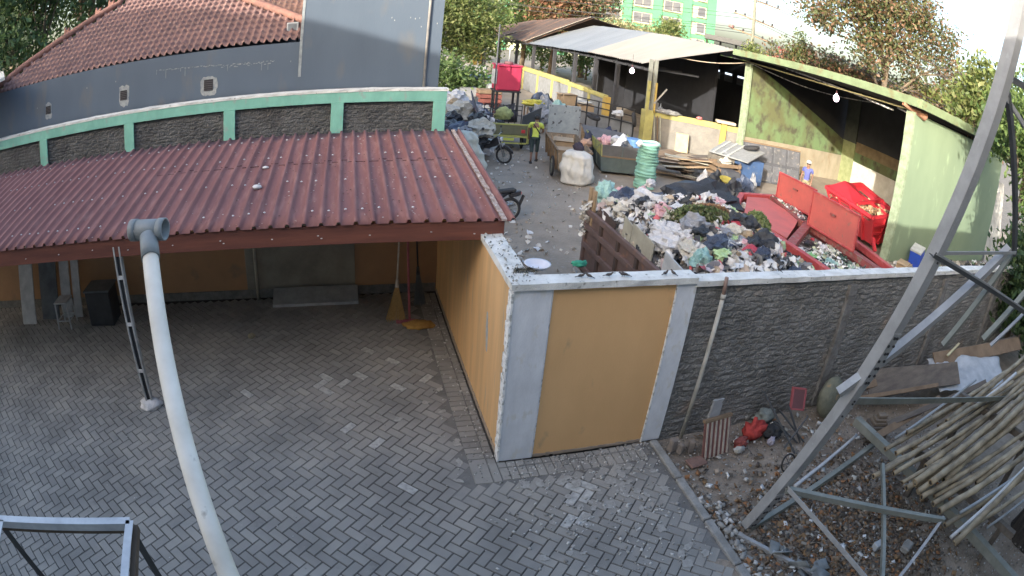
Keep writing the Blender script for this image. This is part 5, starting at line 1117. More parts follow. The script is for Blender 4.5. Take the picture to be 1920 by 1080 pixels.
# rusty horn on the near pillar
p0 = Vector((13.5,5.48,4.88)); t_ = thing('horn_fitting', 'rusty brown horn-shaped fitting lying on top of the pale green end wall', 'horn', tuple(p0)); d = Vector((1,-.25,-.10)).normalized()
o = MB().tube([p0-d*.5, p0-d*.1, p0+d*.25, p0+d*.55], [.05,.12,.15,.19], 16, False).build('horn', mat('rusty_tin', (.42,.22,.14), (.30,.15,.10), 8, .75, bump=.008, bs=30), t_, True); MB().tube([p0+d*.50, p0+d*.53], [.165,.165], 16).build('mouth', m_hole, t_)
# mosquito: side structures right of the end wall
t_ = thing('corrugated_screen', 'tall grey corrugated sheets standing right of the pale green end wall', 'screen', (22.2,5.2,0))
ribbed(21.75, 23.4, (5.3,0), (5.9,3.4), .2, .06, .03, 'sheet', mat('bleached_grey_sheet', (.48,.47,.43), (.34,.33,.30), 2, .8), t_, 3)
# ------------------------------------------------------------------ silver and rust roofs with yellow posts
m_sil = mat('blue_grey_zinc_sheet', (.19,.21,.235), (.155,.172,.195), .6, .45, metal=.1, bump=.002, bs=8, stretch=(.3,2,1)); m_sil2 = mat('pale_cream_zinc_sheet', (.31,.29,.26), (.27,.25,.22), .8, .5, metal=.1, bump=.002, bs=8, stretch=(.3,2,1))  # second material is the pale cream of the newer sheets
m_rust = mat('brown_rusty_sheet', (.075,.055,.05), (.05,.04,.038), .9, .85, bump=.01, bs=8, c3=(.14,.08,.055), s3=1.6, t3=(.5,.64), stretch=(.3,1.6,1))
sr = thing('long_shed', 'long open-fronted shed with a silver and brown sheet roof on dark posts', 'shed', (13,28,0))
def roofquad(A, B, C_, D, nu, nv, amp, name, m, rib=.24, jag=0.):
    """A-B along the eave, D-C along the top; ribs run up the slope"""
    A, B, C_, D = map(Vector, (A, B, C_, D)); V = []; F = []; N = nu*4
    for j in range(nv+1):
        for i in range(N+1):
            u = i/N; v = j/nv; p = A.lerp(B, u).lerp(D.lerp(C_, u), v); k = (i % 4); p.z += (amp if k in (1, 2) else 0)+.03*noise.noise(Vector((u*7, v*3, amp*99)))+(jag*noise.noise(Vector((int(u*nu/3)*2.3, j, 5))) if j in (0, nv) else 0); V.append(tuple(p))
    o = len(V); V += [(x,y,z-.012) for x,y,z in V]
    for j in range(nv):
        for i in range(N): q = j*(N+1)+i; F.append((q,q+1,q+N+2,q+N+1)); F.append((o+q,o+q+N+1,o+q+N+2,o+q+1))
    return np_mesh(name, V, F, m, sr)
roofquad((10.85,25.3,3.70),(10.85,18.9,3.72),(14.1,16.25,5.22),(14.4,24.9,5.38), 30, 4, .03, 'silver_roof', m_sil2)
roofquad((11.0,37.7,3.52),(10.86,25.31,3.69),(14.4,24.91,5.37),(14.6,33.9,5.42), 50, 4, .03, 'silver_roof', m_sil)
roofquad((10.4,57,3.72),(10.95,37.0,3.60),(14.3,33.2,5.98),(14.2,47,5.48), 60, 4, .06, 'rust_roof', m_rust, jag=.10)
roofquad((10.4,57,3.72),(14.2,47,5.48),(19,47,3.6),(14,60,3.6), 30, 3, .05, 'rust_roof', m_rust)
roofquad((14.4,24.91,5.37),(14.1,16.25,5.22),(22,16.3,4.9),(22,24.9,4.9), 24, 2, .03, 'silver_roof', m_sil); roofquad((14.6,33.9,5.42),(14.4,24.95,5.38),(22,25,4.9),(22,34,4.9), 24, 2, .03, 'silver_roof', m_sil)
roofquad((14.3,33.2,5.95),(14.2,47,5.46),(20,47,4.4),(22,33.2,4.6), 24, 2, .03, 'rust_roof', m_rust)
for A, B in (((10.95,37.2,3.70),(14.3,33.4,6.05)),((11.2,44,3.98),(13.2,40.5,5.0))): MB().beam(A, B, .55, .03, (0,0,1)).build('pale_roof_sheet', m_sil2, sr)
m_post2 = mat('dark_timber_post', (.05,.052,.06), (.035,.037,.045), 4, .8); m_yel = mat('dirty_yellow_paint', (.44,.40,.14), (.33,.30,.115), 2.5, .8, bump=.003, bs=30, c3=(.25,.24,.14), s3=5, t3=(.62,.74)); m_yor = mat('orange_yellow_paint', (.50,.35,.09), (.42,.29,.08), 3, .8)
for y in (22.4, 25.2, 28.3, 32, 36.5, 41, 46.5, 52): MB().box(11.25,y-.10,0,11.45,y+.10,3.75).build('post', m_post2, sr)
MB().box(11.0,18.35,1.6,11.14,18.5,4.0).build('post', m_galvw, sr); MB().box(11.2,18.25,1.6,11.34,18.4,4.0).build('post', m_galvw, sr)
MB().box(10.98,18.3,1.55,11.10,18.42,3.0).build('stake', m_yel, sr); MB().box(11.3,18.2,1.55,11.38,18.3,2.95).build('stake', m_yor, sr); MB().beam((11.3,18.2,2.0),(11.75,18.0,2.75),.07,.07).build('stick', m_kerb, sr)
for y in np.arange(19.5, 37, 1.6): MB().box(11.1,y-.03,3.45,14.3,y+.03,3.55).build('tie_beam', m_post2, sr)
MB().box(11.28,18.6,3.40,11.38,56,3.52).build('wall_plate', m_post2, sr)
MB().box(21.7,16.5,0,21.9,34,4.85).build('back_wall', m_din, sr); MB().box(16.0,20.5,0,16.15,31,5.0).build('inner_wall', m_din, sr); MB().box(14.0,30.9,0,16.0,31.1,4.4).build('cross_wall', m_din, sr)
# louvre windows (lit slits) high in the dark wall
m_slit = mat('daylit_louvre', (.6,.65,.7), (.5,.55,.6), 3, .5, emit=((.75,.85,1.0),.55))
for i, (px, py, w_, n_) in enumerate(((1277,122,.30,3),(1318,128,.42,4),(1345,133,.30,3),(1367,140,.35,4),(1392,147,.42,4))):
    w_ *= 1.3; c = AX(px, py, 21.68); wq = MB().box(21.64,c.y-w_,c.z-.5,21.679,c.y+w_,c.z+.14).build('louvre_window', mat('window_grey', (.13,.14,.16), (.10,.11,.13), 4, .7), sr)
    MB().box(21.625,c.y-w_*.85,c.z-.02,21.639,c.y+w_*.85,c.z+.10).build('bright_slit', m_slit, wq)
    q = MB()
    for k in range(3): q.box(21.625,c.y-w_,c.z-.12-k*.12,21.6385,c.y+w_,c.z-.08-k*.12)
    q.build('slat', m_galvd, wq)
# low yellow walls
lw = thing('low_wall', 'low grey wall with yellow frame bars and broken yellow cap, under the silver roof', 'wall', (11,28,0))
q = MB(); q.box(11.02,22.9,0,11.16,40,1.42); q.build('panel', mat('grey_wall_panel', (.24,.25,.26), (.18,.185,.19), 3, .85), lw)
for y0, y1, h in ((22.9,25.0,1.62),(25.05,28.4,1.66),(28.6,40,1.72)): MB().box(10.96,y0,1.42,11.22,y1,h).build('cap', m_yel, lw, bevel=.02)
for y in (22.85, 24.9, 27.9, 31.0, 34.0, 37.5): MB().box(10.95,y-.12,0,11.015,y+.12,1.42).build('frame_bar', m_yor if y < 23 else m_yel, lw)
MB().box(10.94,22.6,0,11.24,22.84,1.55).build('end_pier', m_yor, lw, bevel=.01)
lw2 = thing('low_wall', 'low grey block wall with a yellow cap between the yellow pier and the green pillar', 'wall', (13,17.5,0))
a, b = Vector((11.15,18.55,0)), Vector((15.0,16.65,0)); 
m_blk = m_rubble('grey_blockwork', (.25,.24,.215), (.19,.18,.165), (.27,.25,.21), .012, .16, (.2,.19,.18))
wallseg(a, b, 0, 1.36, .14).build('panel', m_blk, lw2); wallseg(a, b, 1.36, 1.62, .2, -.03).build('cap', m_yel, lw2, bevel=.01)
MB().box(10.92,18.2,0,11.36,18.62,1.66).build('pier', m_yel, lw2, bevel=.01); MB().obox((14.35,16.95,.85),(.12,-.05,0),(.04,.10,0),(0,0,.86)).build('pier', m_yor, lw2, bevel=.01); MB().obox((14.4,16.9,1.74),(.42,-.18,0),(.08,.2,0),(0,0,.06)).build('pier_cap', mat('pale_plaster_cap', (.62,.52,.42), (.45,.38,.30), 6, .85), lw2, bevel=.02)
rag(0,0,(.55,.22,.12),(.36,.36,.35),'grey rags and sacking thrown over the left end of the yellow capped block wall',41); o = sc.collection.objects[-1] if False else None
for ob in sc.collection.objects:
    if ob.get('label') == 'grey rags and sacking thrown over the left end of the yellow capped block wall': ob.location = (12.0,18.1,1.60); ob.rotation_euler = (0,0,-.45)
def put(ob, loc, rz=0): ob.location = loc; ob.rotation_euler = (0,0,rz); return ob
put(rag(0,0,(.14,.10,.09),(.62,.22,.22),'small coral red bundle on the yellow cap of the block wall',42), (13.3,17.45,1.62))
MB_ = MB().obox((12.55,17.5,.45),(.26,-.13,0),(.03,.05,0),(0,.03,.42)).build('plywood_sheet', mat('pale_plywood', (.52,.44,.28), (.42,.35,.22), 4, .8), None); tag(MB_, 'pale plywood sheet leaning on the grey block wall', 'board')
for i,(x,y,m) in enumerate(((11.45,18.0,m_cream),(11.58,17.95,m_plank2),(11.7,17.9,m_cream))):
    o = MB().beam((x,y,0),(x-.05,y+.25,1.45),.05,.04).build('timber_batten', m, None); tag(o, 'thin timber batten leaning beside the yellow pier', 'batten', 'battens leaning beside the yellow pier')
# floor gloom objects inside the dark shed
put(rag(0,0,(.12,.10,.5),(.35,.38,.42),'pale coat hanging in the dark opening beside the yellow pier',43), (13.0,20.6,.9)); 
o = MB().box(13.4,22.2,1.1,13.8,22.6,1.6).build('hanging_box', mat('grey_box', (.22,.23,.25), (.17,.18,.2), 5, .7), None); tag(o, 'grey box hanging in the dark shed opening', 'box')
o = MB().beam((14.5,21.0,1.0),(16.8,18.0,.9),1.2,.04).build('brown_sheet', mat('dark_red_sheet', (.10,.06,.06), (.07,.045,.045), 3, .8), None); tag(o, 'dull red-brown sheet lying inside the dark shed', 'sheet')
# ================================================================== HANDCARTS
m_cartw = mat('weathered_cart_wood', (.30,.24,.175), (.17,.135,.10), 2.5, .85, bump=.006, bs=20, c3=(.42,.30,.2), s3=5, t3=(.58,.68), stretch=(3,.6,1)); m_cartg = mat('grey_cart_metal', (.22,.23,.235), (.15,.155,.16), 3, .7, bump=.003, bs=20)
m_tyre = mat('black_rubber', (.025,.025,.028), (.04,.04,.042), 8, .85)
def wheel(name, c, r, wd, par, axis='x', spokes=8, tread=.035):
    c = Vector(c); ax = {'x': Vector((1,0,0)), 'y': Vector((0,1,0))}[axis]; e1 = Vector((0,1,0)) if axis == 'x' else Vector((1,0,0)); e2 = Vector((0,0,1))
    rim = MB(); rim.tube([c+(e1*math.cos(t)+e2*math.sin(t))*(r-tread*1.6) for t in np.linspace(0,2*math.pi,25)], tread*.45, 6, False)
    for i in range(spokes): t = 2*math.pi*i/spokes; rim.tube([c, c+(e1*math.cos(t)+e2*math.sin(t))*(r-tread*1.5)], .006 if spokes > 10 else .014, 5)
    rim.tube([c-ax*wd*.7, c+ax*wd*.7], .035, 8); w_ = rim.build(name, m_galvw, par, True)
    MB().tube([c+(e1*math.cos(t)+e2*math.sin(t))*(r-tread) for t in np.linspace(0,2*math.pi,29)], tread, 8, False).build('tyre', m_tyre, w_, True); return w_
def cart_box(t_, w_, l_, z0, z1, flare, m, thick=.03, name='side'):
    """open box; local x width, local y length"""
    b = [(-w_/2,0,z0),(w_/2,0,z0),(w_/2,l_,z0),(-w_/2,l_,z0)]; t = [(-w_/2-flare,-flare,z1),(w_/2+flare,-flare,z1),(w_/2+flare,l_+flare,z1),(-w_/2-flare,l_+flare,z1)]
    for i in range(4):
        j = (i+1) % 4; MB().slab([b[i],b[j],t[j],t[i]], thick).build(name, m if not isinstance(m, (list, tuple)) else m[i], t_)
    MB().slab(b, thick, (0,0,1)).build('floor', m[0] if isinstance(m, (list, tuple)) else m, t_)
    q = MB(); 
    for i in range(4): q.beam(t[i], t[(i+1)%4], .05, .05)
    q.build('rim', m_plank2, t_)
hc = thing('handcart', 'old wooden handcart loaded with cardboard, a spoked wheel at its side', 'cart')
cart_box(hc, .95, 2.9, .28, .92, .06, m_cartw)
q = MB()
for y in (.3,.9,1.5,2.1,2.7): q.beam((-.50,y,.25),(-.56,y,.95),.07,.03,(0,1,0)); q.beam((.50,y,.25),(.56,y,.95),.07,.03,(0,1,0))
for x in (-.3,.1,.4): q.beam((x,-.03,.25),(x*1.1,-.09,.95),.05,.03,(1,0,0))
q.each('rib', m_plank2, hc); wheel('wheel', (-.62,.35,.33), .33, .06, hc); wheel('wheel', (.62,.35,.33), .33, .06, hc)
q = MB(); q.beam((-.4,2.9,.35),(-.35,3.8,.75),.05,.05); q.beam((.4,2.9,.35),(.35,3.8,.75),.05,.05); q.beam((-.38,3.75,.74),(.38,3.75,.74),.05,.05); q.build('handle', m_plank2, hc)
hc.location = (5.35,12.05,0); hc.rotation_euler = (0,0,R_(-11))
m_card = mat('brown_cardboard', (.42,.31,.20), (.34,.25,.16), 3, .85); 
def carton(x, y, z, sx, sy, sz, rz, lab, m=None, tilt=0, grp=None):
    o = MB().box(-sx/2,-sy/2,0,sx/2,sy/2,sz).build('cardboard_box', m or m_card, None, bevel=.006)
    f = MB(); f.obox((-sx/2-.04,0,sz+.0),(.05,0,.02),(0,sy/2*.95,0),(.0,0,.003)); f.obox((0,-sy/2-.04,sz-.02),(sx/2*.95,0,0),(0,.05,-.03),(0,0,.003)); f.build('flap', m or m_card, o)
    o.location = (x,y,z); o.rotation_euler = (tilt,0,rz); tag(o, lab, 'cardboard box', grp); return o
carton(5.5,12.9,.55,.75,1.1,.22,R_(-11),'flattened cardboard filling the front of the wooden handcart'); carton(5.75,14.1,.50,.6,.8,.40,R_(-20),'upright brown carton at the rear of the wooden handcart')
put(rag(0,0,(.20,.16,.16),(.62,.40,.30),'pinkish orange bag on the right rim of the wooden handcart',44,'plastic_bag','bag'), (6.2,13.3,.85))
# yellow grey steel cart
m_cy = mat('chipped_yellow_steel', (.52,.50,.14), (.34,.34,.14), 4, .7, bump=.003, bs=20, c3=(.14,.17,.18), s3=7, t3=(.58,.64)); m_cg = mat('slate_green_steel', (.115,.15,.15), (.08,.105,.11), 2, .7, bump=.003, bs=20)
sc2 = thing('handcart', 'grey steel waste cart with chipped yellow upper panels, full of white bags', 'cart')
cart_box(sc2, 1.25, 2.5, .12, .62, .05, m_cg); 
for i, (a, b) in enumerate((((-.68,-.05),(-.72,2.6)),((.68,-.05),(.72,2.6)),((-.68,-.05),(.68,-.05)),((-.72,2.6),(.72,2.6)))): MB().slab([(*a,.62),(*b,.62),(b[0]*1.06,b[1]*1.01,1.02),(a[0]*1.06,a[1]*1.5,1.02)], .02).build('upper_panel', m_cy if i < 2 else mat('dark_cart_front', (.12,.12,.125), (.09,.09,.095), 3, .7), sc2)
q = MB()
for y in (0,.85,1.7,2.5):
    for s_ in (-1,1): q.beam((s_*.64,y,.12),(s_*.74,y,1.04),.05,.04,(0,1,0))
q.beam((0,-.02,.12),(0,-.07,1.0),.04,.03,(1,0,0)); q.beam((-.64,-.05,.6),(.64,-.05,.6),.04,.04); q.each('rib', m_cg, sc2)
for sx in (-.4,.4):
    for sy in (.3,2.2): MB().lathe([(.02,-.04),(.09,-.04),(.10,0),(.09,.04),(.02,.04)], (sx,sy,.10), 14, 'x').build('wheel', m_tyre, sc2, True)
sc2.location = (7.35,12.85,0); sc2.rotation_euler = (0,0,R_(-12))
for c, x, y, z, s, lb in (('white',7.9,14.2,.62,.36,'big white bag in the steel cart, nearest the wall side'),('pink',7.45,14.6,.66,.26,'pinkish bag at the back of the steel cart'),('white',7.6,13.6,.55,.32,'white bag in the middle of the steel cart'),('black',7.75,13.35,.70,.26,'black bag near the front of the steel cart')): bag(c,(x,y,z),s,x*3,lb,squash=.9)
o = MB().lathe([(.25,0),(.27,.1),(.26,.55),(.27,.62),(.25,.62)],(0,0,0),20).build('blue_drum', mat('faded_blue_plastic', (.10,.22,.44), (.075,.16,.33), 3, .55), None, True); o.location = (8.0,13.35,.60); tag(o, 'faded blue plastic drum standing in the steel cart', 'drum')
# white stuffed sack + dark bundle
o = sack(1.02, .46, .40, 3.3, mat('white_woven_sack', (.66,.65,.61), (.54,.54,.51), 3, .75, bump=.006, bs=14), 'white_sack', .085, folds=2)
o.location = (5.35,11.75,0); tag(o, 'big white woven sack stuffed full beside the wooden handcart', 'sack')
o = crumple(62, (.17,.15,.17), .4, 3, 3).build('dark_bundle', mat('dark_purple_cloth', (.05,.04,.065), (.03,.025,.04), 9, .8, bump=.01, bs=30), None, True); o.location = (5.36,11.85,.98); tag(o, 'dark purple bundle on top of the white sack', 'bundle')
# green roll of sacks
gr = thing('sack_roll', 'tall column of rolled green woven sacks behind the heap', 'sack roll', (7.6,11.5,0)); m_grn = mat('sea_green_woven_sack', (.25,.50,.42), (.18,.38,.32), 4, .7, bump=.02, bs=12, stretch=(.6,.6,3)); prof = []
r = random.Random(4)
for i in range(60): z = i*.0245; prof.append((.33+.018*math.sin(i*1.55)+.02*r.uniform(-1,1)+.03*noise.noise(Vector((i*.2,0,0))), z))
m_ = MB().lathe(prof, (7.6,11.5,0), 40)
for i, v in enumerate(m_.v):
    a = math.atan2(v[1]-11.5, v[0]-7.6); k = .012*math.sin(a*2+v[2]*9)+.07*noise.noise(Vector((math.cos(a)*1.6,math.sin(a)*1.6,v[2]*5)))+.03*noise.noise(Vector((math.cos(a)*4,math.sin(a)*4,v[2]*22))); m_.v[i] = (v[0]+math.cos(a)*k+.08*noise.noise(Vector((0,0,v[2]*1.1))), v[1]+math.sin(a)*k, v[2])
m_.build('roll', m_grn, gr, True); MB().tube([(7.6+.33*math.cos(t),11.5+.33*math.sin(t),1.46+.02*math.sin(3*t)) for t in np.linspace(0,2*math.pi,25)], .045, 8, False).build('rolled_rim', mat('pale_green_rim', (.42,.62,.55), (.3,.5,.44), 6, .7), gr, True)
put(rag(0,0,(.10,.08,.12),(.66,.68,.68),'white knotted scrap tied at the top left of the green sack roll',45), (7.2,11.4,1.36))
# flattened cardboard and wood pile
r = random.Random(9); cols = [m_plank2, m_card, m_plank, mat('dark_ply', (.14,.10,.08), (.1,.07,.055), 4, .85), m_cream]
wpz = 0
for i in range(34):
    x = 10.2+r.uniform(-.8,1.3); y = 13.2+r.uniform(-.5,.5); z = .04+i*.022; L = r.uniform(.5,1.1); rz = r.uniform(-.5,.5)
    o = MB().obox((0,0,0),(L,0,0),(0,r.uniform(.08,.25),0),(0,0,.012)).build('scrap_board', cols[i % 5], None); o.location = (x,y,z); o.rotation_euler = (r.uniform(-.06,.06),r.uniform(-.08,.08),rz); tag(o, 'flat scrap board in the stack behind the green sack roll', 'board', 'scrap boards stacked behind the heap')
crate = thing('wooden_crate', 'open slatted wooden crate right of the scrap board stack', 'crate', (11.4,12.5,0))
for k in range(4): 
    z = .12+k*.20
    q = MB(); q.box(10.95,12.15,z,11.95,12.18,z+.13); q.box(10.95,12.85,z,11.95,12.88,z+.13); q.box(10.92,12.15,z,10.95,12.88,z+.13); q.box(11.95,12.15,z,11.98,12.88,z+.13); q.build('slat', m_plank2, crate)
q = MB()
for x in (10.95,11.92):
    for y in (12.18,12.82): q.box(x,y,0,x+.04,y+.04,.92)
q.each('corner_post', m_plank, crate)
bag('cream',(11.45,12.5,.80),.22,1,'pale bag on top of the wooden crate')
# blue hut with lean-to lid and tyre
ht = thing('blue_bin_hut', 'blue metal bin hut with a grey corrugated lid', 'hut', (12.4,12.9,0)); m_blu = mat('scuffed_blue_steel', (.06,.12,.26), (.045,.085,.18), 2.5, .6, c3=(.14,.17,.22), s3=6, t3=(.58,.7))
MB().box(11.95,12.3,.1,13.2,13.7,1.02).build('body', m_blu, ht, bevel=.01); q = MB()
q = MB(); 
for k, (x0,x1,mm) in enumerate(((11.2,11.35,0),(11.4,11.5,0),(11.56,11.66,0))): pass
m_lidg = mat('grey_sheet_lid', (.30,.31,.31), (.20,.21,.21), 5, .75, stretch=(1,5,1))
L_ = [Vector((11.05,13.1,1.10)),Vector((12.1,11.95,1.05)),Vector((13.5,12.7,1.36)),Vector((12.4,14.0,1.40))]
MB().slab(L_, .04, (0,0,1)).build('lid', m_lidg, ht); q = MB()
for t in (.12,.3,.48): q.beam(L_[0].lerp(L_[1],t)+Vector((0,0,.02)), L_[3].lerp(L_[2],t)+Vector((0,0,.02)), .09, .025)
q.each('lid_batten', mat('pale_batten', (.45,.46,.44), (.33,.34,.32), 6, .8), ht); MB().box(11.3,12.6,0,11.95,13.5,1.0).build('side_box', mat('brown_box_side', (.20,.18,.15), (.13,.12,.10), 5, .8), ht)
for y in (12.35,13.6): MB().box(12.0,y,0,12.05,y+.05,.12).build('foot', m_dark, ht)
def tyre(c, r, lab, rot=(0,0,0), grp=None, name='tyre'):
    m = MB(); R2 = r*.30; m.tube([Vector((math.cos(t)*(r-R2), math.sin(t)*(r-R2), 0)) for t in np.linspace(0,2*math.pi,33)], R2, 12, False); o = m.build(name, m_tyre, None, True); o.scale = (1,1,.85); o.location = c; o.rotation_euler = rot; tag(o, lab, 'tyre', grp); return o
tyre((13.0,13.0,1.42), .34, 'black tyre lying flat on the grey lid of the blue hut', (R_(-12),R_(-8),0))
# leaning grey gate / panelled door
gt = thing('steel_gate', 'dark grey panelled steel gate leaning on the mossy wall beside the blue hut', 'gate', (14.6,14.5,0)); m_gt = mat('dark_slate_steel', (.085,.09,.105), (.06,.065,.075), 3, .65, c3=(.16,.16,.17), s3=6, t3=(.55,.68)); m_gt2 = mat('slate_panel', (.12,.125,.145), (.085,.09,.10), 3, .65, c3=(.2,.19,.18), s3=7, t3=(.55,.68))
a, b = Vector((13.2,13.6,0)), Vector((16.0,13.0,0)); u = (b-a).normalized(); nn = Vector((-u.y,u.x,0)); up_ = (Vector((0,0,1))+nn*.22).normalized(); h_ = 1.55
MB().obox((a+b)/2+up_*h_/2, (b-a)/2, up_*h_/2, nn*.02).build('backing', m_gt, gt)
for i in range(4):
    for j in range(2): c = a+(b-a)*(i+.5)/4+up_*h_*(j+.5)/2; MB().obox(c-nn*.03, (b-a)*.105, up_*h_*.21, nn*.012).build('panel', m_gt2, gt, bevel=.01)
q = MB(); q.beam(a+up_*h_, b+up_*h_, .06, .06); q.build('top_rail', m_plank2, gt)
# dark clutter between heap and gate
for i, (px, py, z, s, c, lb) in enumerate(((1340,345,.5,(.3,.25,.3),'black','black bags piled between the heap and the blue hut'),(1320,335,.5,(.22,.2,.25),'white','black and white bag by the scrap boards'),(1392,355,.4,(.35,.3,.3),'blue','dark blue bag in front of the blue hut'),(1372,372,.3,(.3,.3,.3),'black','black bag in front of the steel gate'),(1410,350,.4,(.16,.13,.3),'grey','grey bag standing against the steel gate'),(1300,318,.3,(.5,.3,.2),'black','flat black bag behind the tarpaulin on the heap'),(1358,312,.6,(.2,.2,.4),'grey','tall grey bag beside the blue hut'))): p = G(px,py,z); bag(c,(p.x,p.y,.02),(s[0]*1.15,s[1]*1.15,s[2]*1.7),i,lb)
o = MB().lathe([(.02,0),(.20,.02),(.27,.09),(.25,.09),(.18,.03),(.02,.02)],(0,0,0),20).build('yellow_basin', mat('dirty_yellow_plastic', (.50,.42,.08), (.36,.30,.06), 6, .55), None, True); p = G(1362,341,.7); o.location = p; o.rotation_euler=(R_(14),0,0); tag(o, 'dirty yellow basin on the bags before the blue hut', 'basin')
o = MB().box(-.3,-.3,0,.3,.3,.66).build('bin_box', m_gt, None); p = G(1362,352,0); o.location = (p.x,p.y,0); tag(o, 'dark box under the dirty yellow basin', 'box')
# cartons by the end wall
carton(*G(1695,492,.25)[:2],0,.55,.40,.26,.4,'torn brown carton at the foot of the pale green end wall'); carton(15.3,4.6,0,.4,.3,.5,.5,'brown carton beside the blue and white box',grp=None)
o = MB().obox((0,0,.32),(.24,0,0),(0,.22,0),(0,0,.32)).build('blue_box', mat('bright_blue_box', (.03,.09,.55), (.03,.08,.45), 4, .5), None); MB().obox((0,0,.66),(.25,0,0),(0,.23,0),(0,0,.03)).build('lid', m_white, o); p = G(1716,497,.05); o.location = (p.x,p.y,0); o.rotation_euler = (0,R_(-18),.3); tag(o, 'bright blue box with a white lid by the pale green end wall', 'box')
crumbs('yard_litter', 520, lambda r: (r.uniform(13,22), r.uniform(2.5,5.2), .02+r.uniform(0,.06)), (.03,.12), m_mix, 51, 'rubbish strewn along the foot of the pale green end wall')
crumbs('yard_litter', 430, lambda r: (lambda x: (x, r.uniform(6,17) if x > 1.2 else r.uniform(5,9), .012))(r.uniform(.5,7)), (.015,.05), m_scrap, 52, 'small scraps on the worn yard ground')
crumbs('yard_litter', 300, lambda r: (abs(r.gauss(0,.8))+.35, r.uniform(.6,6.5), .012), (.015,.08), m_scrap, 53, 'white scraps along the ochre wall in the waste yard')
crumbs('yard_litter', 90, lambda r: (r.gauss(1.9,.7), r.gauss(4.8,1.4), .012), (.04,.10), mat('white_scrap', (.74,.74,.74), (.6,.6,.6), 5, .6), 54, 'larger white scraps on the yard ground beside the brown container')
# ================================================================== MOTORBIKES
m_blackp = mat('black_bike_paint', (.03,.03,.035), (.045,.045,.05), 5, .35); m_chrome = mat('dull_chrome', (.45,.45,.47), (.3,.3,.32), 8, .35, metal=.8); m_greyp = mat('silver_bike_plastic', (.40,.41,.43), (.3,.31,.33), 6, .45)
def motorbike(label, rz, loc, lab_group=None, tint=None, rack=False):
    """local: wheels on the x axis, front towards +x"""
    t_ = thing('motorcycle', label, 'motorcycle', group=lab_group); P = tint or m_blackp
    wheel('wheel', (-.60,0,.29), .29, .07, t_, 'y', 12, .04); wheel('wheel', (.62,0,.29), .29, .07, t_, 'y', 12, .036)
    q = MB(); q.tube([(.62,.06,.29),(.50,.06,.62),(.40,.06,.92)], .018, 8); q.tube([(.62,-.06,.29),(.50,-.06,.62),(.40,-.06,.92)], .018, 8); q.build('fork', m_chrome, t_, True)
    q = MB(); q.tube([(.36,-.33,.99),(.38,-.15,1.0),(.40,0,.96),(.38,.15,1.0),(.36,.33,.99)], .013, 8); q.build('handlebar', m_chrome, t_, True)
    for s_ in (-1,1):
        MB().tube([(.35,s_*.33,.99),(.34,s_*.42,.99)], .019, 8).build('grip', m_tyre, t_, True); MB().tube([(.37,s_*.22,1.0),(.34,s_*.30,1.16)], .006, 6).build('mirror_stem', m_chrome, t_); MB().lathe([(.002,-.005),(.05,-.003),(.05,.004),(.002,.006)], (.33,s_*.31,1.19), 12, 'x').build('mirror', m_blackp, t_)
    q = MB(); q.tube([(.40,0,.90),(.16,0,.58),(-.05,0,.50),(-.35,0,.62),(-.62,0,.74)], [.05,.075,.10,.08,.04], 10); q.build('frame', P, t_, True)
    o = crumple(2, (.20,.095,.12), .06, 1, 3, False).build('fairing', P, t_, True); o.location = (.34,0,.66)
    for v in o.data.vertices: v.co.z = v.co.z*1.35 + v.co.x*.5
    o.location = (.30,0,.62)
    MB().slab([(-.72,-.10,.80),(-.72,.10,.80),(-.10,.12,.74),(.10,.08,.73),(.10,-.08,.73),(-.10,-.12,.74)][::-1], .07, (0,0,1)).build('seat', m_tyre, t_, bevel=.02)
    MB().obox((-.72,0,.66),(.14,0,-.03),(0,.07,0),(0,0,.06)).build('tail', P, t_, bevel=.02); MB().obox((-.86,0,.68),(.012,0,0),(0,.05,0),(0,0,.035)).build('tail_light', m_red, t_)
    MB().obox((-.90,0,.50),(.05,0,-.12),(0,.065,0),(.006,0,.003)).build('rear_mudguard', m_tyre, t_)
    q = MB(); q.tube([(.62+.33*math.cos(a),0,.29+.33*math.sin(a)) for a in np.linspace(R_(20),R_(150),9)], .035, 6); q.build('front_mudguard', P, t_, True)
    q = MB(); q.tube([(.05,-.12,.28),(-.30,-.14,.27),(-.75,-.16,.36)], [.025,.04,.045], 10); q.build('exhaust', m_chrome, t_, True)
    q = MB(); q.box(-.12,-.10,.22,.16,.10,.46); q.tube([(.0,0,.40),(.2,0,.33)], .075, 10); q.build('engine', m_greyp, t_, bevel=.02)
    MB().lathe([(.02,-.05),(.07,-.03),(.085,.03),(.06,.04)], (.50,0,.84), 14, 'x').build('headlight', mat('headlight_glass', (.7,.7,.72), (.6,.6,.62), 5, .2), t_, True)
    MB().obox((.585,0,.66),(.012,0,0),(0,.10,0),(0,0,.05)).build('number_plate', mat('plain_plate', (.5,.5,.5), (.42,.42,.42), 5, .5), t_)
    MB().tube([(-.10,.1,.24),(-.22,.28,.01)], .012, 6).build('stand', m_galvd, t_)
    if rack:
        q = MB(); q.beam((-.9,-.2,.84),(-.3,-.2,.84),.02,.02); q.beam((-.9,.2,.84),(-.3,.2,.84),.02,.02); q.beam((-.9,-.2,.84),(-.9,.2,.84),.02,.02); q.build('rack', m_chrome, t_)
    t_.location = loc; t_.rotation_euler = (R_(4),0,rz); return t_
motorbike('black motorcycle whose rear half shows past the end of the maroon roof', R_(188), (1.72,8.15,0))
motorbike('motorcycle parked before the tricycle with its front wheel toward the road', R_(-38), (3.15,14.35,0), rack=True)
motorbike('dark motorcycle half hidden beside the white bulging sack', R_(-80), (2.55,14.1,0))
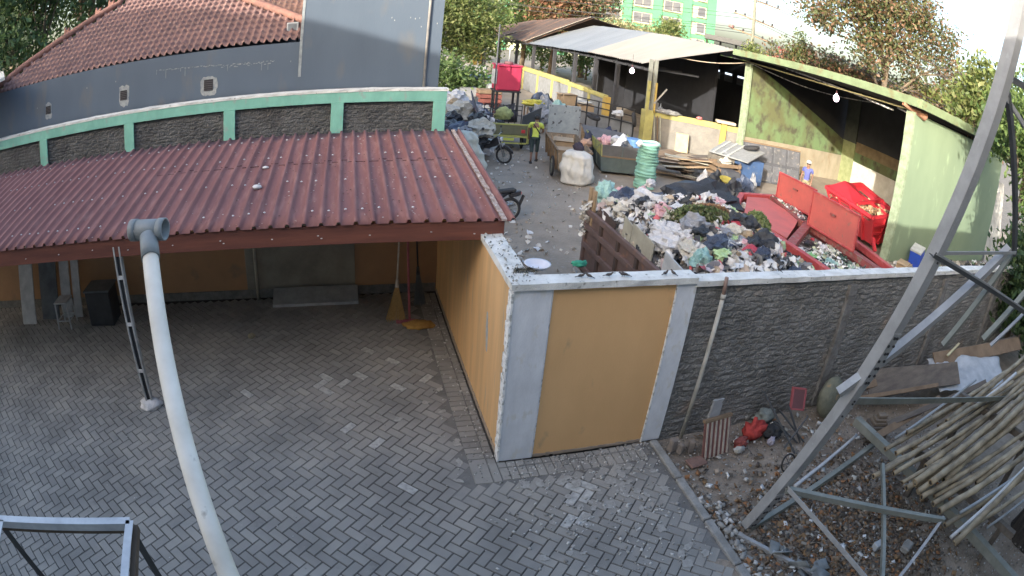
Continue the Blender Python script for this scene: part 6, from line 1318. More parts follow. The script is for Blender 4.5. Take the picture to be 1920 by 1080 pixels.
# ================================================================== CARGO TRICYCLE
ct = thing('cargo_tricycle', 'motor tricycle with an olive tail panel, yellow frame and lowered dark side gate', 'tricycle'); m_olv = mat('olive_steel', (.19,.19,.11), (.14,.14,.085), 3, .65, bump=.003, bs=20)
MB().box(-.72,0,.62,.72,.04,.98).build('tail_panel', m_olv, ct); q = MB(); q.box(-.78,-.03,.52,.78,.05,.60); q.box(-.78,-.02,.98,.78,.05,1.03); q.box(-.80,-.03,.3,-.72,.05,1.05); q.box(.72,-.03,.3,.80,.05,1.05); q.beam((-.7,.0,.30),(.7,.0,.30),.05,.05); q.build('yellow_frame', mat('yellow_green_steel', (.50,.50,.14), (.36,.36,.11), 4, .6), ct)
MB().box(.50,-.03,.70,.64,0,.82).build('tail_light', mat('red_lamp', (.60,.05,.06), (.5,.04,.05), 4, .4), ct); MB().box(-.45,-.05,.40,.25,-.02,.50).build('bumper_plate', mat('lime_plate', (.62,.66,.12), (.5,.54,.1), 4, .5), ct)
MB().box(-.74,.04,.60,.74,1.9,.64).build('bed', m_olv, ct); 
q = MB()
for x in (-.74,.74):
    q.box(x-.015,.05,.64,x+.015,1.9,.70)
q.each('side_rail', m_galvd, ct)
q = MB()
for z in (1.06,1.28,1.46): q.beam((-.74,1.85,z),(.74,1.85,z),.03,.03)
for x in np.linspace(-.74,.74,7): q.beam((x,1.85,.62),(x,1.85,1.50),.03,.03)
q.build('head_rack', MATS['dark_bolt'], ct)
q = MB(); q.slab([(-.80,.1,.62),(-.80,2.1,.62),(-1.25,2.3,1.95),(-1.25,.2,1.55)], .04); q.build('side_gate', mat('dark_purple_steel', (.085,.07,.085), (.06,.05,.06), 3, .7), ct); q = MB()
for t in (.25,.5,.75): q.beam(Vector((-.80,.1,.62)).lerp(Vector((-1.2,.2,1.40)),t), Vector((-.80,1.85,.62)).lerp(Vector((-1.2,1.95,1.55)),t), .04,.06)
q.each('gate_rib', mat('dark_purple_steel', (.085,.07,.085)), ct)
wheel('wheel', (-.62,.5,.28), .28, .09, ct, 'x'); wheel('wheel', (.62,.5,.28), .28, .09, ct, 'x'); wheel('wheel', (0,2.9,.28), .28, .09, ct, 'x'); q = MB(); q.tube([(0,1.9,.55),(0,2.6,.6),(0,2.9,.9)], .04, 8); q.tube([(-.35,2.75,1.02),(.35,2.75,1.02)], .015, 8); q.build('front_frame', m_redd, ct, True); MB().box(-.14,2.0,.62,.14,2.6,.74).build('saddle', m_tyre, ct, bevel=.03)
ct.location = (4.25,16.0,0); ct.rotation_euler = (0,0,R_(-8))
put(rag(0,0,(.34,.14,.28),(.46,.50,.22),'yellow-green bundle tied to the rack of the motor tricycle',71,'bundle','bundle'), (4.45,17.5,.95)); put(rag(0,0,(.14,.12,.30),(.50,.06,.10),'red jacket hanging beside the tricycle tail panel',72,'jacket','jacket'), (3.25,15.6,.55))
q = MB(); q.slab([(4.9,16.4,.1),(5.75,16.9,.1),(5.80,17.0,1.55),(4.95,16.5,1.25)], .05); o = q.build('dark_board', mat('slate_board', (.07,.075,.085), (.05,.055,.06), 3, .7), None); tag(o, 'slate grey board standing behind the man in yellow', 'board')
# ================================================================== PEOPLE
m_skin = mat('brown_skin', (.24,.13,.085), (.20,.105,.07), 5, .6); m_hair = mat('black_hair', (.015,.013,.013), (.02,.018,.018), 9, .6)
def skin_obj(name, J, E, m, parent, sub=2):
    """J: list of (x,y,z,r)  E: edges; grown with a skin modifier into one surface"""
    me = bpy.data.meshes.new(name); me.from_pydata([j[:3] for j in J], E, []); o = bpy.data.objects.new(name, me); sc.collection.objects.link(o)
    s_ = o.modifiers.new('skin', 'SKIN'); s_.use_smooth_shade = True; s_.use_x_symmetry = False
    for i, v in enumerate(me.skin_vertices[0].data): r = J[i][3]; v.radius = (r, r) if not isinstance(r, tuple) else r; v.use_root = (i == 0)
    u = o.modifiers.new('sub', 'SUBSURF'); u.levels = sub; u.render_levels = sub
    dg = bpy.context.evaluated_depsgraph_get(); dg.update(); em = bpy.data.meshes.new_from_object(o.evaluated_get(dg)); bpy.data.objects.remove(o)
    em.materials.clear(); em.materials.append(m); em.polygons.foreach_set('use_smooth', [True]*len(em.polygons)); ob = bpy.data.objects.new(name, em); sc.collection.objects.link(ob); ob.parent = parent; return ob
def person(label, pose, shirt, trouser, loc, rz, hat=None, hair=m_hair, footwear=True, h=1.62, strap=False):
    """figure faces local +y"""
    t_ = thing('person', label, 'person'); s = h/1.70; p = dict(pelvis=(0,0,.93), waist=(0,.0,1.05), chest=(0,.03,1.28), neck=(0,.04,1.44), head=(0,.06,1.58),
        lh=(-.095,0,.88), lk=(-.11,.03,.50), la=(-.11,-.02,.09), lt=(-.12,.12,.035), rh=(.095,0,.88), rk=(.11,.03,.50), ra=(.11,-.02,.09), rt=(.12,.12,.035),
        ls=(-.19,.02,1.38), le=(-.24,-.01,1.12), lw=(-.24,.10,.89), lp=(-.24,.13,.81), rs=(.19,.02,1.38), re=(.24,-.01,1.12), rw=(.24,.10,.89), rp=(.24,.13,.81))
    p.update(pose); k = list(p); J = lambda n_, r: tuple(c*s for c in p[n_]) + (r*s,)
    B = [J('pelvis',.105),J('waist',.095),J('chest',.115),J('neck',.052),J('head',.088),J('lh',.085),J('lk',.055),J('la',.036),J('lt',.036),J('rh',.085),J('rk',.055),J('ra',.036),J('rt',.036),
         J('ls',.052),J('le',.038),J('lw',.026),J('lp',.034),J('rs',.052),J('re',.038),J('rw',.026),J('rp',.034)]
    E_ = [(0,1),(1,2),(2,3),(3,4),(0,5),(5,6),(6,7),(7,8),(0,9),(9,10),(10,11),(11,12),(2,13),(13,14),(14,15),(15,16),(2,17),(17,18),(18,19),(19,20)]
    # fingers: five short chains per hand
    for hand, wr in ((16,15),(20,19)):
        hp_ = Vector(B[hand][:3]); dr = (hp_-Vector(B[wr][:3])).normalized(); sd = dr.cross(Vector((0,0,1)) if abs(dr.z) < .9 else Vector((0,1,0))).normalized()
        for f_ in range(5):
            off = sd*(f_-2)*.016*s; ln = (.035,.05,.055,.05,.038)[f_]*s; a = hp_+dr*.03*s+off; b = a+dr*ln+sd*(f_-2)*.004
            if f_ == 0: a = hp_+sd*-.035*s; b = a+dr*ln*.9-sd*.02*s
            n0 = len(B); B += [tuple(a)+(.010*s,), tuple(b)+(.008*s,)]; E_ += [(hand,n0),(n0,n0+1)]
    skin_obj('body', B, E_, m_skin, t_)
    S = [J('waist',.125),J('chest',.14),J('neck',.062),J('pelvis',.125),J('ls',.070),tuple((Vector(p['ls'])*.35+Vector(p['le'])*.65)*s)+(.062*s,),J('rs',.070),tuple((Vector(p['rs'])*.35+Vector(p['re'])*.65)*s)+(.062*s,)]
    skin_obj('shirt', S, [(0,1),(1,2),(0,3),(1,4),(4,5),(1,6),(6,7)], shirt, t_)
    mid = lambda a, b, q_: tuple((Vector(p[a])*(1-q_)+Vector(p[b])*q_)*s)
    T_ = [J('pelvis',.118),J('lh',.095),J('lk',.072),mid('lk','la',.45)+(.064*s,),J('rh',.095),J('rk',.072),mid('rk','ra',.45)+(.064*s,)]
    skin_obj('trousers', T_, [(0,1),(1,2),(2,3),(0,4),(4,5),(5,6)], trouser, t_)
    hd = Vector(p['head'])*s; o = crumple(5, (.098*s,.112*s,.118*s), .05, 3, 3, False).build('head_shape' if False else 'hair', hair, t_, True)
    for v in o.data.vertices: v.co.z -= .62*.118*s
    for v in o.data.vertices:
        if v.co.y > .03*s and v.co.z < .045*s: v.co.y *= .55; 
        if v.co.z < -.06*s: v.co *= .8
    o.location = hd+Vector((0,-.012*s,.028*s))
    fc = MB(); fc.lathe([(.002,0),(.012*s,.006*s),(.004*s,.03*s)], tuple(hd+Vector((0,.095*s,-.02*s))), 6); fc.build('nose', m_skin, t_, True)
    for sx in (-1,1):
        MB().lathe([(.001,-.004),(.009*s,0),(.001,.004)], tuple(hd+Vector((sx*.032*s,.088*s,.004*s))), 8, 'y').build('eye', MATS['dark_bolt'], t_); MB().lathe([(.002,-.008),(.022*s,0),(.002,.008)], tuple(hd+Vector((sx*.092*s,.0,-.005*s))), 8, 'x').build('ear', m_skin, t_)
    if footwear:
        for a_, b_ in (('la','lt'),('ra','rt')): c0 = (Vector(p[a_])*.4+Vector(p[b_])*.6)*s; d = (Vector(p[b_])-Vector(p[a_])); d.z = 0; d.normalize(); MB().obox((c0.x,c0.y,.012),d*.14*s,Vector((-d.y,d.x,0))*.05*s,(0,0,.012)).build('sandal', m_tyre, t_, bevel=.008)
    if hat: MB().lathe([(.12*s,-.01),(.112*s,.035),(.095*s,.075),(.05*s,.10),(.005,.105)], tuple(hd+Vector((0,-.005,.045*s))), 18).build('cap', hat, t_, True)
    if strap: 
        c = Vector(p['chest'])*s; MB().tube([c+Vector((-.14,.05,.12)),c+Vector((-.09,-.13,.08)),c+Vector((.06,-.16,-.10)),c+Vector((.15,-.08,-.25))], .018, 6).build('bag_strap', m_tyre, t_, True)
    t_.location = loc; t_.rotation_euler = (0,0,rz); return t_
person('person in a lime yellow shirt and rolled dark trousers walking beside the handcart', dict(chest=(.0,.08,1.28),neck=(.0,.16,1.42),head=(.0,.22,1.54),la=(-.08,-.28,.12),lk=(-.09,-.02,.50),lt=(-.09,-.17,.04),ra=(.09,.16,.09),rk=(.09,.14,.50),rt=(.10,.29,.035),re=(.26,.12,1.12),rw=(.22,.34,1.02),rp=(.20,.41,1.0),le=(-.26,.04,1.10),lw=(-.24,.14,.88),lp=(-.23,.18,.81)),
    mat('lime_yellow_cloth', (.62,.70,.13), (.50,.58,.10), 6, .8, bump=.006, bs=18), mat('dark_green_trousers', (.05,.075,.075), (.035,.055,.055), 6, .85, bump=.006, bs=18), (4.78,14.35,0), R_(-20), strap=True, h=1.66)
person('person in a blue shirt and white cap standing beside the bright red skip', dict(), mat('blue_cotton', (.10,.12,.34), (.075,.09,.26), 6, .8), mat('khaki_trousers', (.30,.24,.15), (.22,.18,.11), 6, .85), (14.45,11.0,0), R_(120), hat=m_white, h=1.62)
# ================================================================== LEFT SIDE OF THE YARD: sacks, tables, tank
o = sack(1.35, .62, .34, 8.1, mat('white_tarp_sack', (.62,.62,.54), (.48,.49,.43), 3, .75, bump=.006, bs=14), 'white_sack', .12, folds=3)
o.location = (1.95,12.5,0); tag(o, 'big bulging white tarpaulin sack beside the mint green fence end', 'sack')
r = random.Random(12); cols = ['blue','black','grey','blue','grey','cream','black','tan','white','teal']
for i in range(70):
    y = r.uniform(13.6, 27); x = 1.6+(y-13.6)*.16+r.uniform(-.6,1.5)*(1+(y-13)*.03); s = r.uniform(.22,.42); c = r.choice(cols); z = r.uniform(0,.9)*(1 if x < 3.2 else .5)
    bag(c, (x,y,z), s, r.uniform(0,6), '%s filled bag in the bag pile along the left of the waste yard' % {'blue':'dark blue','black':'black','grey':'grey','cream':'cream','tan':'brown','white':'white','teal':'teal'}[c], '%s bags piled along the left of the yard' % c, squash=.85)
for c, px, py, z, s, lb in (('cream',862,212,1.0,.6,'large pale grey sack on the upper left bag pile'),('red',872,218,.9,.32,'dull red bundle below the large pale grey sack'),('white',852,185,1.2,.55,'white patterned sack at the top left of the bag pile'),('blue',870,250,.8,.55,'large dark blue sack at the front of the left bag pile'),('black',850,245,.8,.5,'black sack against the mint green post'),('tan',857,195,1.1,.4,'brown sack in the upper left pile'),('grey',893,205,.9,.4,'grey sack below the stacked red drawers')):
    p = G(px,py,z); bag(c,(p.x,p.y,z-.3),s,px*.1,lb,squash=.8)
def table(x, y, w_, d_, h_, lab, m, rz=0):
    t_ = thing('table', lab, 'table'); MB().box(-w_/2,-d_/2,h_-.04,w_/2,d_/2,h_).build('tabletop', m, t_)
    for sx in (-1,1):
        for sy in (-1,1): MB().beam((sx*(w_/2-.05),sy*(d_/2-.05),0),(sx*(w_/2-.05),sy*(d_/2-.05),h_-.04),.06,.06).build('leg', m_plank2, t_)
    t_.location = (x,y,0); t_.rotation_euler = (0,0,rz); return t_
table(5.1,28.0,2.6,1.2,1.5,'tall work table with a pale yellow top left of the red water tank', mat('pale_yellow_top', (.50,.47,.28), (.38,.36,.22), 3, .8))
o = MB().box(-.45,-.4,0,.45,.4,1.2).build('grey_cabinet', mat('grey_cabinet_paint', (.27,.28,.29), (.2,.21,.22), 3, .6), None); o.location = (4.75,26.4,0); tag(o, 'grey metal cabinet standing in the bags left of the red drawers', 'cabinet')
dr_ = thing('drawer_stack', 'stack of red-brown drawers left of the red water tank', 'drawers')
for k in range(5): MB().box(-.6,-.4,k*.25,.6,.4,k*.25+.21).build('drawer', mat('red_brown_wood', (.22,.075,.06), (.15,.05,.04), 3, .7) if k < 4 else m_plank2, dr_, bevel=.01)
dr_.location = (5.75,25.6,0)
o = MB().box(-.35,-.3,0,.35,.3,.35).build('white_box', m_white, None); o.location = (6.2,26.5,1.05); tag(o, 'white box beside the red drawers', 'box')
o = MB().box(-.3,-.3,0,.3,.3,1.05).build('wooden_stand', m_plank2, None); o.location = (6.2,26.5,0); tag(o, 'wooden stand under the white box', 'stand')
put(rag(0,0,(.9,.4,.16),(.34,.40,.46),'folded blue-grey cloths on the pale yellow table',73,'cloth_pile','cloth'), (5.4,28.0,1.5))
# red water tank on a stand
wt = thing('water_tank', 'square red water tank raised on a dark stand', 'water tank', (5.9,22.9,0)); m_tank = mat('dusky_red_plastic', (.46,.035,.085), (.40,.03,.075), 2, .5)
MB().box(5.33,22.45,1.52,6.50,23.5,2.72).build('tank', m_tank, wt, bevel=.05); MB().slab([(5.30,22.4,2.80),(6.53,22.4,2.80),(6.53,23.55,2.80),(5.30,23.55,2.80)], .09, (0,0,1)).build('shoulder', m_tank, wt, bevel=.02); MB().lathe([(.22,2.80),(.22,2.92),(.18,2.95)], (5.95,22.95,0), 18).build('lid', m_redd, wt, True)
q = MB()
for x in (5.4,6.42):
    for y in (22.55,23.4): q.box(x-.05,y-.05,0,x+.05,y+.05,1.48)
q.box(5.3,22.4,1.44,6.52,23.55,1.52); q.build('stand', m_dark, wt); MB().tube([(5.95,22.95,2.95),(5.98,23.0,3.75)], .03, 8).build('pipe', m_white, wt, True); MB().box(5.18,22.43,1.85,5.30,23.0,2.55).build('meter_board', m_white, wt)
put(rag(0,0,(.45,.35,.50),(.07,.07,.09),'dark filled bags under the red water tank',74,'bag_heap','bags'), (6.0,22.6,0))
p = MB().tube([(5.0,21.5,0),(5.05,21.7,4.8)], .035, 8).build('thin_pole', m_galvd, None, True); tag(p, 'thin dark pole rising left of the red water tank', 'pole'); 
put(rag(0,0,(.50,.3,.18),(.60,.55,.10),'yellow and orange cloth bundle on the small frame table right of the tank',75,'bundle','bundle'), (6.75,21.0,1.05)); table(6.75,21.0,.8,.6,1.05,'small grey frame table carrying the yellow and orange bundle', m_galvw)
for i,(x,y,c,s,lb) in enumerate(((7.4,22.5,'blue',.4,'dark blue bag right of the yellow bundle'),(7.9,22.0,'white',.34,'white bag among the bags right of the tank'),(7.3,21.2,'grey',.42,'grey bag at the front right of the tank'),(8.1,23.5,'black',.45,'black bag before the yellow low wall'),(7.7,20.4,'teal',.38,'teal bag above the slate board'),(7.2,19.6,'white',.3,'white bag just above the slate board'),(6.6,19.4,'grey',.36,'grey bag behind the tricycle rack'))): bag(c,(x,y,0.25 if i%2 else .5),(s,s,s*1.5),i,lb)
carton(9.2,23.4,.75,.8,.7,.7,.1,'top brown carton in the stack before the yellow low wall'); carton(9.2,23.4,0,.8,.7,.72,.0,'lower brown carton in the stack before the yellow low wall'); carton(10.1,23.2,.0,.9,.7,.62,.05,'low wide carton right of the carton stack',m_plank2); carton(10.1,23.2,.66,.8,.6,.35,.05,'pale carton on the low wide carton',m_card)
o = MB().lathe([(.05,0),(.30,.02),(.38,.12),(.35,.12),(.27,.04),(.05,.04)],(0,0,0),20).build('white_basin', m_white, None, True); o.location=(10.1,23.2,1.02); tag(o,'white basin on the pale carton before the yellow low wall','basin')
sp = thing('stained_board', 'upright grey board with dark stains behind the wooden handcart', 'board', (7.3,17.3,0)); MB().obox((6.9,17.4,.85),(.62,-.12,0),(.01,.04,0),(0,0,.80)).build('board', mat('stained_grey_board', (.36,.39,.40), (.28,.31,.32), 5, .8, c3=(.08,.08,.09), s3=6, t3=(.62,.66)), sp, bevel=.01)
o = MB().lathe([(.28,0),(.33,.3),(.34,.8),(.33,.84),(.29,.84)],(0,0,0),22).build('wicker_basket', mat('brown_wicker', (.40,.28,.17), (.28,.19,.11), 6, .85, bump=.02, bs=14, stretch=(.5,.5,4)), None, True); o.location = (7.95,17.2,0); tag(o, 'tall brown wicker basket right of the stained grey board', 'basket')
put(rag(0,0,(.42,.3,.38),(.05,.06,.12),'heap of dark blue clothes right of the wicker basket',76,'clothes_heap','clothes'), (8.7,16.9,.25)); put(rag(0,0,(.22,.2,.62),(.06,.065,.10),'dark tall bundle between the two carts',77,'bundle','bundle'), (6.85,14.6,.0))
# frame trolley with grid rail before low wall
tr_ = thing('frame_trolley', 'dark square-tube frame trolley before the yellow low wall', 'trolley', (9.5,19,0)); q = MB()
A = (9.0,21.3,0); 
for z in (.9,1.25,1.55): q.beam((9.0,21.6,z),(10.6,18.6,z),.05,.05)
for t in np.linspace(0,1,6): x,y = 9.0+1.6*t, 21.6-3.0*t; q.beam((x,y,.1),(x,y,1.55),.05,.05)
q.build('frame', MATS['dark_bolt'], tr_); MB().slab([(9.0,21.65,.3),(10.6,18.65,.3),(10.6,18.65,.95),(9.0,21.65,.95)], .03).build('panel', mat('trolley_panel', (.20,.21,.22), (.15,.155,.16), 3, .7), tr_)
tyre((10.45,18.3,1.15), .34, 'tyre hung on the near end of the dark frame trolley', (R_(80),0,R_(60))); tyre((9.0,19.4,.95), .33, 'tyre lying on the dark clothes by the trolley', (R_(12),R_(10),0))
bag('white',(9.9,18.9,1.2),.25,1,'white bag tied to the dark frame trolley')
# ================================================================== SMALL THINGS ON AND BEHIND THE OCHRE WALL
def bird(px, py, rz, lab, z=2.275):
    p = AY(px, py, .04); t_ = thing('bird', lab, 'bird', group=None); m_b = mat('sparrow_brown', (.10,.085,.075), (.06,.052,.048), 20, .8)
    m = MB(); m.tube([(-.085,0,.055),(-.05,0,.06),(-.015,0,.065),(.025,0,.07),(.05,0,.088),(.066,0,.10),(.082,0,.098),(.094,0,.094)], [.006,.014,.026,.027,.019,.017,.012,.002], 10); m.build('body', m_b, t_, True)
    MB().slab([(-.15,-.012,.05),(-.15,.012,.05),(-.07,.014,.062),(-.07,-.014,.062)], .004).build('tail', m_b, t_)
    for s_ in (-1,1): MB().add([(.02,s_*.028,.085),(-.03,s_*.033,.08),(-.09,s_*.016,.055),(-.02,s_*.032,.05)], [(0,1,2,3)]).build('wing', mat('dark_wing', (.05,.045,.042)), t_); MB().tube([(.005,s_*.012,.045),(.01,s_*.012,0)], .002, 5).build('leg', m_plank2, t_)
    MB().tube([(.09,0,.094),(.106,0,.09)], [.004,.001], 6).build('beak', MATS['dark_bolt'], t_); t_.location = (p.x, p.y, z-.002); t_.rotation_euler = (0,0,rz); t_.scale = (.52,)*3; return t_
for px, rz, lb in ((1091,0.2,'small brown bird on the coping, leftmost, beside the green cloth'),(1104,2.2,'small brown bird on the rear edge of the coping, second from the left'),(1143,.1,'small brown bird on the coping, third from the left, facing right'),(1168,3.0,'small brown bird on the coping facing left above the ochre panel'),(1172,2.4,'small brown bird just behind the one facing left above the ochre panel'),(1248,.5,'small brown bird on the coping near the right end of the ochre panel'),(1262,1.8,'small brown bird standing where the grey sack touches the coping'),(1324,2.9,'small brown bird on the coping just right of the pilaster'),(1459,1.6,'small brown bird alone on the coping before the faded red container'),(1617,.2,'small brown bird on the coping near the pale green wall')): bird(px, 513, rz, lb)
o = MB().lathe([(.02,0),(.09,.005),(.13,.05),(.14,.055),(.12,.05),(.085,.015),(.02,.012)],(0,0,0),24).build('white_bowl', mat('white_bowl_plastic', (.66,.66,.72), (.55,.55,.6), 4, .45), None, True); p = G(1008,505,2.27); o.location = (p.x,p.y+.02,2.274); tag(o, 'upturned white bowl on the corner of the coping', 'bowl')
leaves('dry_twig_clump', 'clump of dry grey twigs beside the white bowl on the coping', 260, patch(*(lambda p:(p.x,p.y))(G(985,508,2.28)),.16,.05,.03,2.28), (.012,.035), mat_isl('grey_twigs', [(.10,.10,.08),(.18,.17,.13),(.07,.07,.06)], .9), 21, asp=.15)
put(rag(0,0,(.085,.05,.04),(.05,.34,.22),'crumpled green cloth behind the coping at the foot of the brown container',78,'green_cloth','cloth'), tuple(G(1086,499,2.16)))
crumbs('wall_top_debris', 120, lambda r: (.10+r.uniform(-.11,.13), r.uniform(0,1.5), 2.285), (.005,.015), mat_isl('wall_debris', [(.30,.30,.27),(.14,.14,.12),(.5,.5,.47)], .9), 56, 'dirt and flakes on top of the ochre side wall', cat='debris')
o = MB().box(-.55,-.10,0,.55,.10,.05).build('mortar_slab', m_cope, None, bevel=.01); p = G(1075,490,2.2); o.location = (1.05,.30,2.12); tag(o, 'pale mortar slab behind the coping left of the brown container', 'slab')
q = MB().box(.55,.155,0,1.6,.42,2.11); o = q.build('rubble_pier', mat('pale_rubble', (.42,.43,.40), (.25,.25,.22), 9, .9, bump=.02, bs=20), None); tag(o, 'pale rubble pier backing the ochre wall under the mortar slab', 'pier')
put(rag(0,0,(.06,.05,.05),(.66,.66,.64),'white lump hanging on the rail of the brown container',79,'scrap','litter'), (2.62,1.95,1.18))
crumbs('caught_bags', 60, lambda r: (2.66+r.uniform(-.03,.03), r.uniform(4.45,4.75), r.uniform(1.0,1.65)), (.02,.06), m_scrap, 57, 'shredded pale film caught on the corner of the brown container')
# ================================================================== TREES AND BACKGROUND
def leafmat(name, cols): return mat_isl(name, cols, .6, .35)
L_dark = leafmat('dark_green_leaves', [(.045,.085,.030),(.065,.115,.040),(.030,.060,.025),(.085,.14,.05),(.055,.10,.04)])
L_mid = leafmat('mid_green_leaves', [(.09,.15,.045),(.13,.20,.06),(.065,.12,.04),(.16,.23,.08),(.11,.17,.05)])
L_yel = leafmat('yellow_green_leaves', [(.12,.16,.045),(.155,.19,.06),(.085,.13,.035),(.19,.21,.08),(.135,.165,.05)])
L_mix = leafmat('autumn_mixed_leaves', [(.10,.12,.045),(.17,.11,.06),(.12,.14,.06),(.21,.125,.08),(.075,.10,.04),(.16,.15,.075),(.22,.14,.095),(.09,.12,.05)])
L_org = leafmat('orange_brown_leaves', [(.25,.12,.07),(.19,.10,.06),(.14,.13,.06),(.28,.155,.09),(.11,.12,.05)])
m_bark = mat('grey_brown_bark', (.17,.135,.10), (.10,.08,.06), 3, .9, bump=.02, bs=12, stretch=(2,2,.4))
def tree(label, loc, h, blobs, leafm, n, ls, seed, trunk_r=.18, group=None, name='tree', trunk_h=None, asp=.45, limb=True, cat='tree'):
    """blobs: (dx,dy,dz,rx,ry,rz) clump ellipsoids"""
    loc = Vector(loc); t_ = thing(name, label, cat, tuple(loc), 0, group); r = np.random.RandomState(seed); rr = random.Random(seed)
    tb = MB(); th_ = trunk_h or h*.55; pts = [loc+Vector((.15*trunk_r*10*noise.noise(Vector((i*.4,seed,0))), .1*noise.noise(Vector((i*.4,seed,5))), th_*i/8)) for i in range(9)]
    tb.tube(pts, [trunk_r*(1.25 if i == 0 else 1-.55*i/8) for i in range(9)], 9)
    if limb:
        for (dx,dy,dz,rx,ry,rz) in blobs:
            s_ = pts[rr.choice([4,5,6,7])]; e_ = loc+Vector((dx,dy,dz)); mid = (s_+e_)/2+Vector((0,0,.15*(e_-s_).length)); tb.tube([s_, mid, e_], [trunk_r*.42, trunk_r*.26, trunk_r*.10], 6)
            for _ in range(3): tb.tube([mid, e_+Vector((rr.uniform(-1,1)*rx*.7, rr.uniform(-1,1)*ry*.7, rr.uniform(-.4,.8)*rz))], [trunk_r*.16, trunk_r*.04], 5)
    tb.build('trunk', m_bark, t_, True)
    vol = np.array([b[3]*b[4]*b[5] for b in blobs]); cnt = (n*vol/vol.sum()).astype(int)+1; Ps = []
    for b, c in zip(blobs, cnt):
        nc = max(3, c//26); d = r.normal(size=(nc,3)); d /= np.linalg.norm(d, axis=1)[:,None]; d *= r.uniform(.35,1.0,(nc,1))**.6; cc = np.array(b[:3])+d*np.array(b[3:]); idx = r.randint(0,nc,c); cr = .16*min(b[3:])+ls*1.6
        Ps.append(cc[idx]+r.normal(size=(c,3))*cr*np.array([1,1,.7]))
    P = np.concatenate(Ps)+np.array(loc)
    leaves('crown', None, len(P), lambda r_, n_: P, (ls*.6, ls*1.25), leafm, seed, t_, asp=asp); return t_
def blobset(seed, n, R, H0, H1, rmin, rmax):
    rr = random.Random(seed); return [(rr.uniform(-R,R)*.8, rr.uniform(-R,R)*.8, rr.uniform(H0,H1), rr.uniform(rmin,rmax), rr.uniform(rmin,rmax), rr.uniform(rmin,rmax)*.75) for _ in range(n)]
def T(az, d, z=0): return AZ(az, d, z)
# left group behind the tiled roof
tree('tall dark pale-speckled tree at the far left edge behind the tiled roof', T(-38.5,24), 13, blobset(1,9,3.2,5.5,12,1.3,2.1), L_dark, 9000, .16, 1, .3)
tree('yellow-green tree with a thin dark trunk behind the street lamp', T(-32.6,23), 11, blobset(2,7,1.9,5.0,11,.9,1.5), L_mid, 7000, .14, 2, .16)
tree('dense dark green tree behind the left hip of the tiled roof', T(-27.2,27), 13, blobset(3,9,3.0,6,13,1.3,2.1), L_dark, 9000, .17, 3, .3)
tree('mid green tree right behind the top of the left roof hip', T(-22.5,33), 15, blobset(4,8,2.8,8,15,1.3,2.2), L_mid, 7000, .17, 4, .3)
tree('tall leafy tree beyond the left edge of the tiled roof', T(-36,33), 16, blobset(5,8,3.5,8,15,1.6,2.4), L_mid, 7000, .2, 5, .3)
rl = ray(147,84); hd_ = 19/math.hypot(rl.x, rl.y); b = Vector((CAM.x+rl.x*hd_, CAM.y+rl.y*hd_, 0)); hz = CAM.z+rl.z*hd_; sl_ = thing('street_lamp', 'white-headed street lamp on a thin arm in front of the yellow-green tree', 'street lamp', tuple(b))
MB().tube([b,b+Vector((0,0,hz-.02))], .04, 8).build('pole', m_galvw, sl_, True); ax_ = Vector((-.8,-.2,0)); MB().tube([b+Vector((0,0,hz-.06)), b+Vector((0,0,hz))+ax_*.4, b+Vector((0,0,hz+.10))+ax_*.8], .022, 8).build('arm', m_galv, sl_, True); MB().obox(b+Vector((0,0,hz+.12))+ax_*.95, ax_*.17, (.02,.06,0), (0,0,.04)).build('lamp_head', mat('lamp_white', (.8,.8,.78), (.7,.7,.68), 3, .4), sl_, bevel=.02)
# centre
tree('bright sunlit bushy green tree right of the tall grey wall', T(10.2,45), 8.5, [(-1.5,0,4.8,2.6,2.4,1.9),(1.0,0,5.2,2.4,2.2,1.8),(-.2,0,6.8,1.9,1.8,1.4),(.8,0,3.2,2.4,2.0,1.4),(-2.8,0,3.2,1.8,1.6,1.2)], L_yel, 9000, .17, 6, .25)
tree('dark green shrubby tree low beside the end of the grey house', T(10.0,33), 3.2, [(-.6,0,1.7,1.5,1.4,1.2),(.9,0,1.4,1.3,1.2,1.0)], L_mid, 4500, .13, 7, .12)
tree('green tree in front of the left part of the mint green building', T(16.3,62), 11, [(-2,0,5.5,3,2.6,2.6),(1.8,0,6.5,2.8,2.5,2.6),(0,0,9,2.2,2,2)], L_mid, 6500, .24, 8, .3)
tree('orange-leaved tree between the two parts of the mint green building', T(19.0,60), 12, [(-1,0,7,2.0,2.2,2.4),(1.2,0,8.5,2.2,2.0,2.2),(.2,0,5.5,2.2,2,1.6)], L_org, 5200, .22, 9, .3)
tree('grey-green tree right of the orange-leaved one', T(21.8,62), 12.5, [(-1.2,0,7,2.4,2.2,2.5),(1.2,0,8.8,2.2,2.0,2.2),(0,0,5,2.6,2,1.8)], L_mix, 6000, .22, 10, .3)
for i, (az, d, h_) in enumerate(((24.3,52,6.6),(26.5,50,6.3),(28.6,47,6.2))): tree(('yellowish shrub behind the silver roof, left','yellowish shrub behind the silver roof, between its two neighbours','yellowish shrub behind the silver roof, nearest the lime bush')[i], T(az,d), h_, [(0,0,h_-1.3,1.9,1.6,1.1),(1.2,0,h_-1.9,1.4,1.3,1.0)], leafmat('dusty_yellow_leaves', [(.30,.28,.15),(.22,.23,.10),(.36,.33,.19),(.18,.20,.09)]), 2600, .16, 20+i, .1, 'shrubs behind the silver roof')
tree('small lime bush behind the silver roof before the building windows', T(29.6,42), 6.6, [(0,0,5.9,.9,.8,.8)], L_yel, 1500, .13, 25, .07)
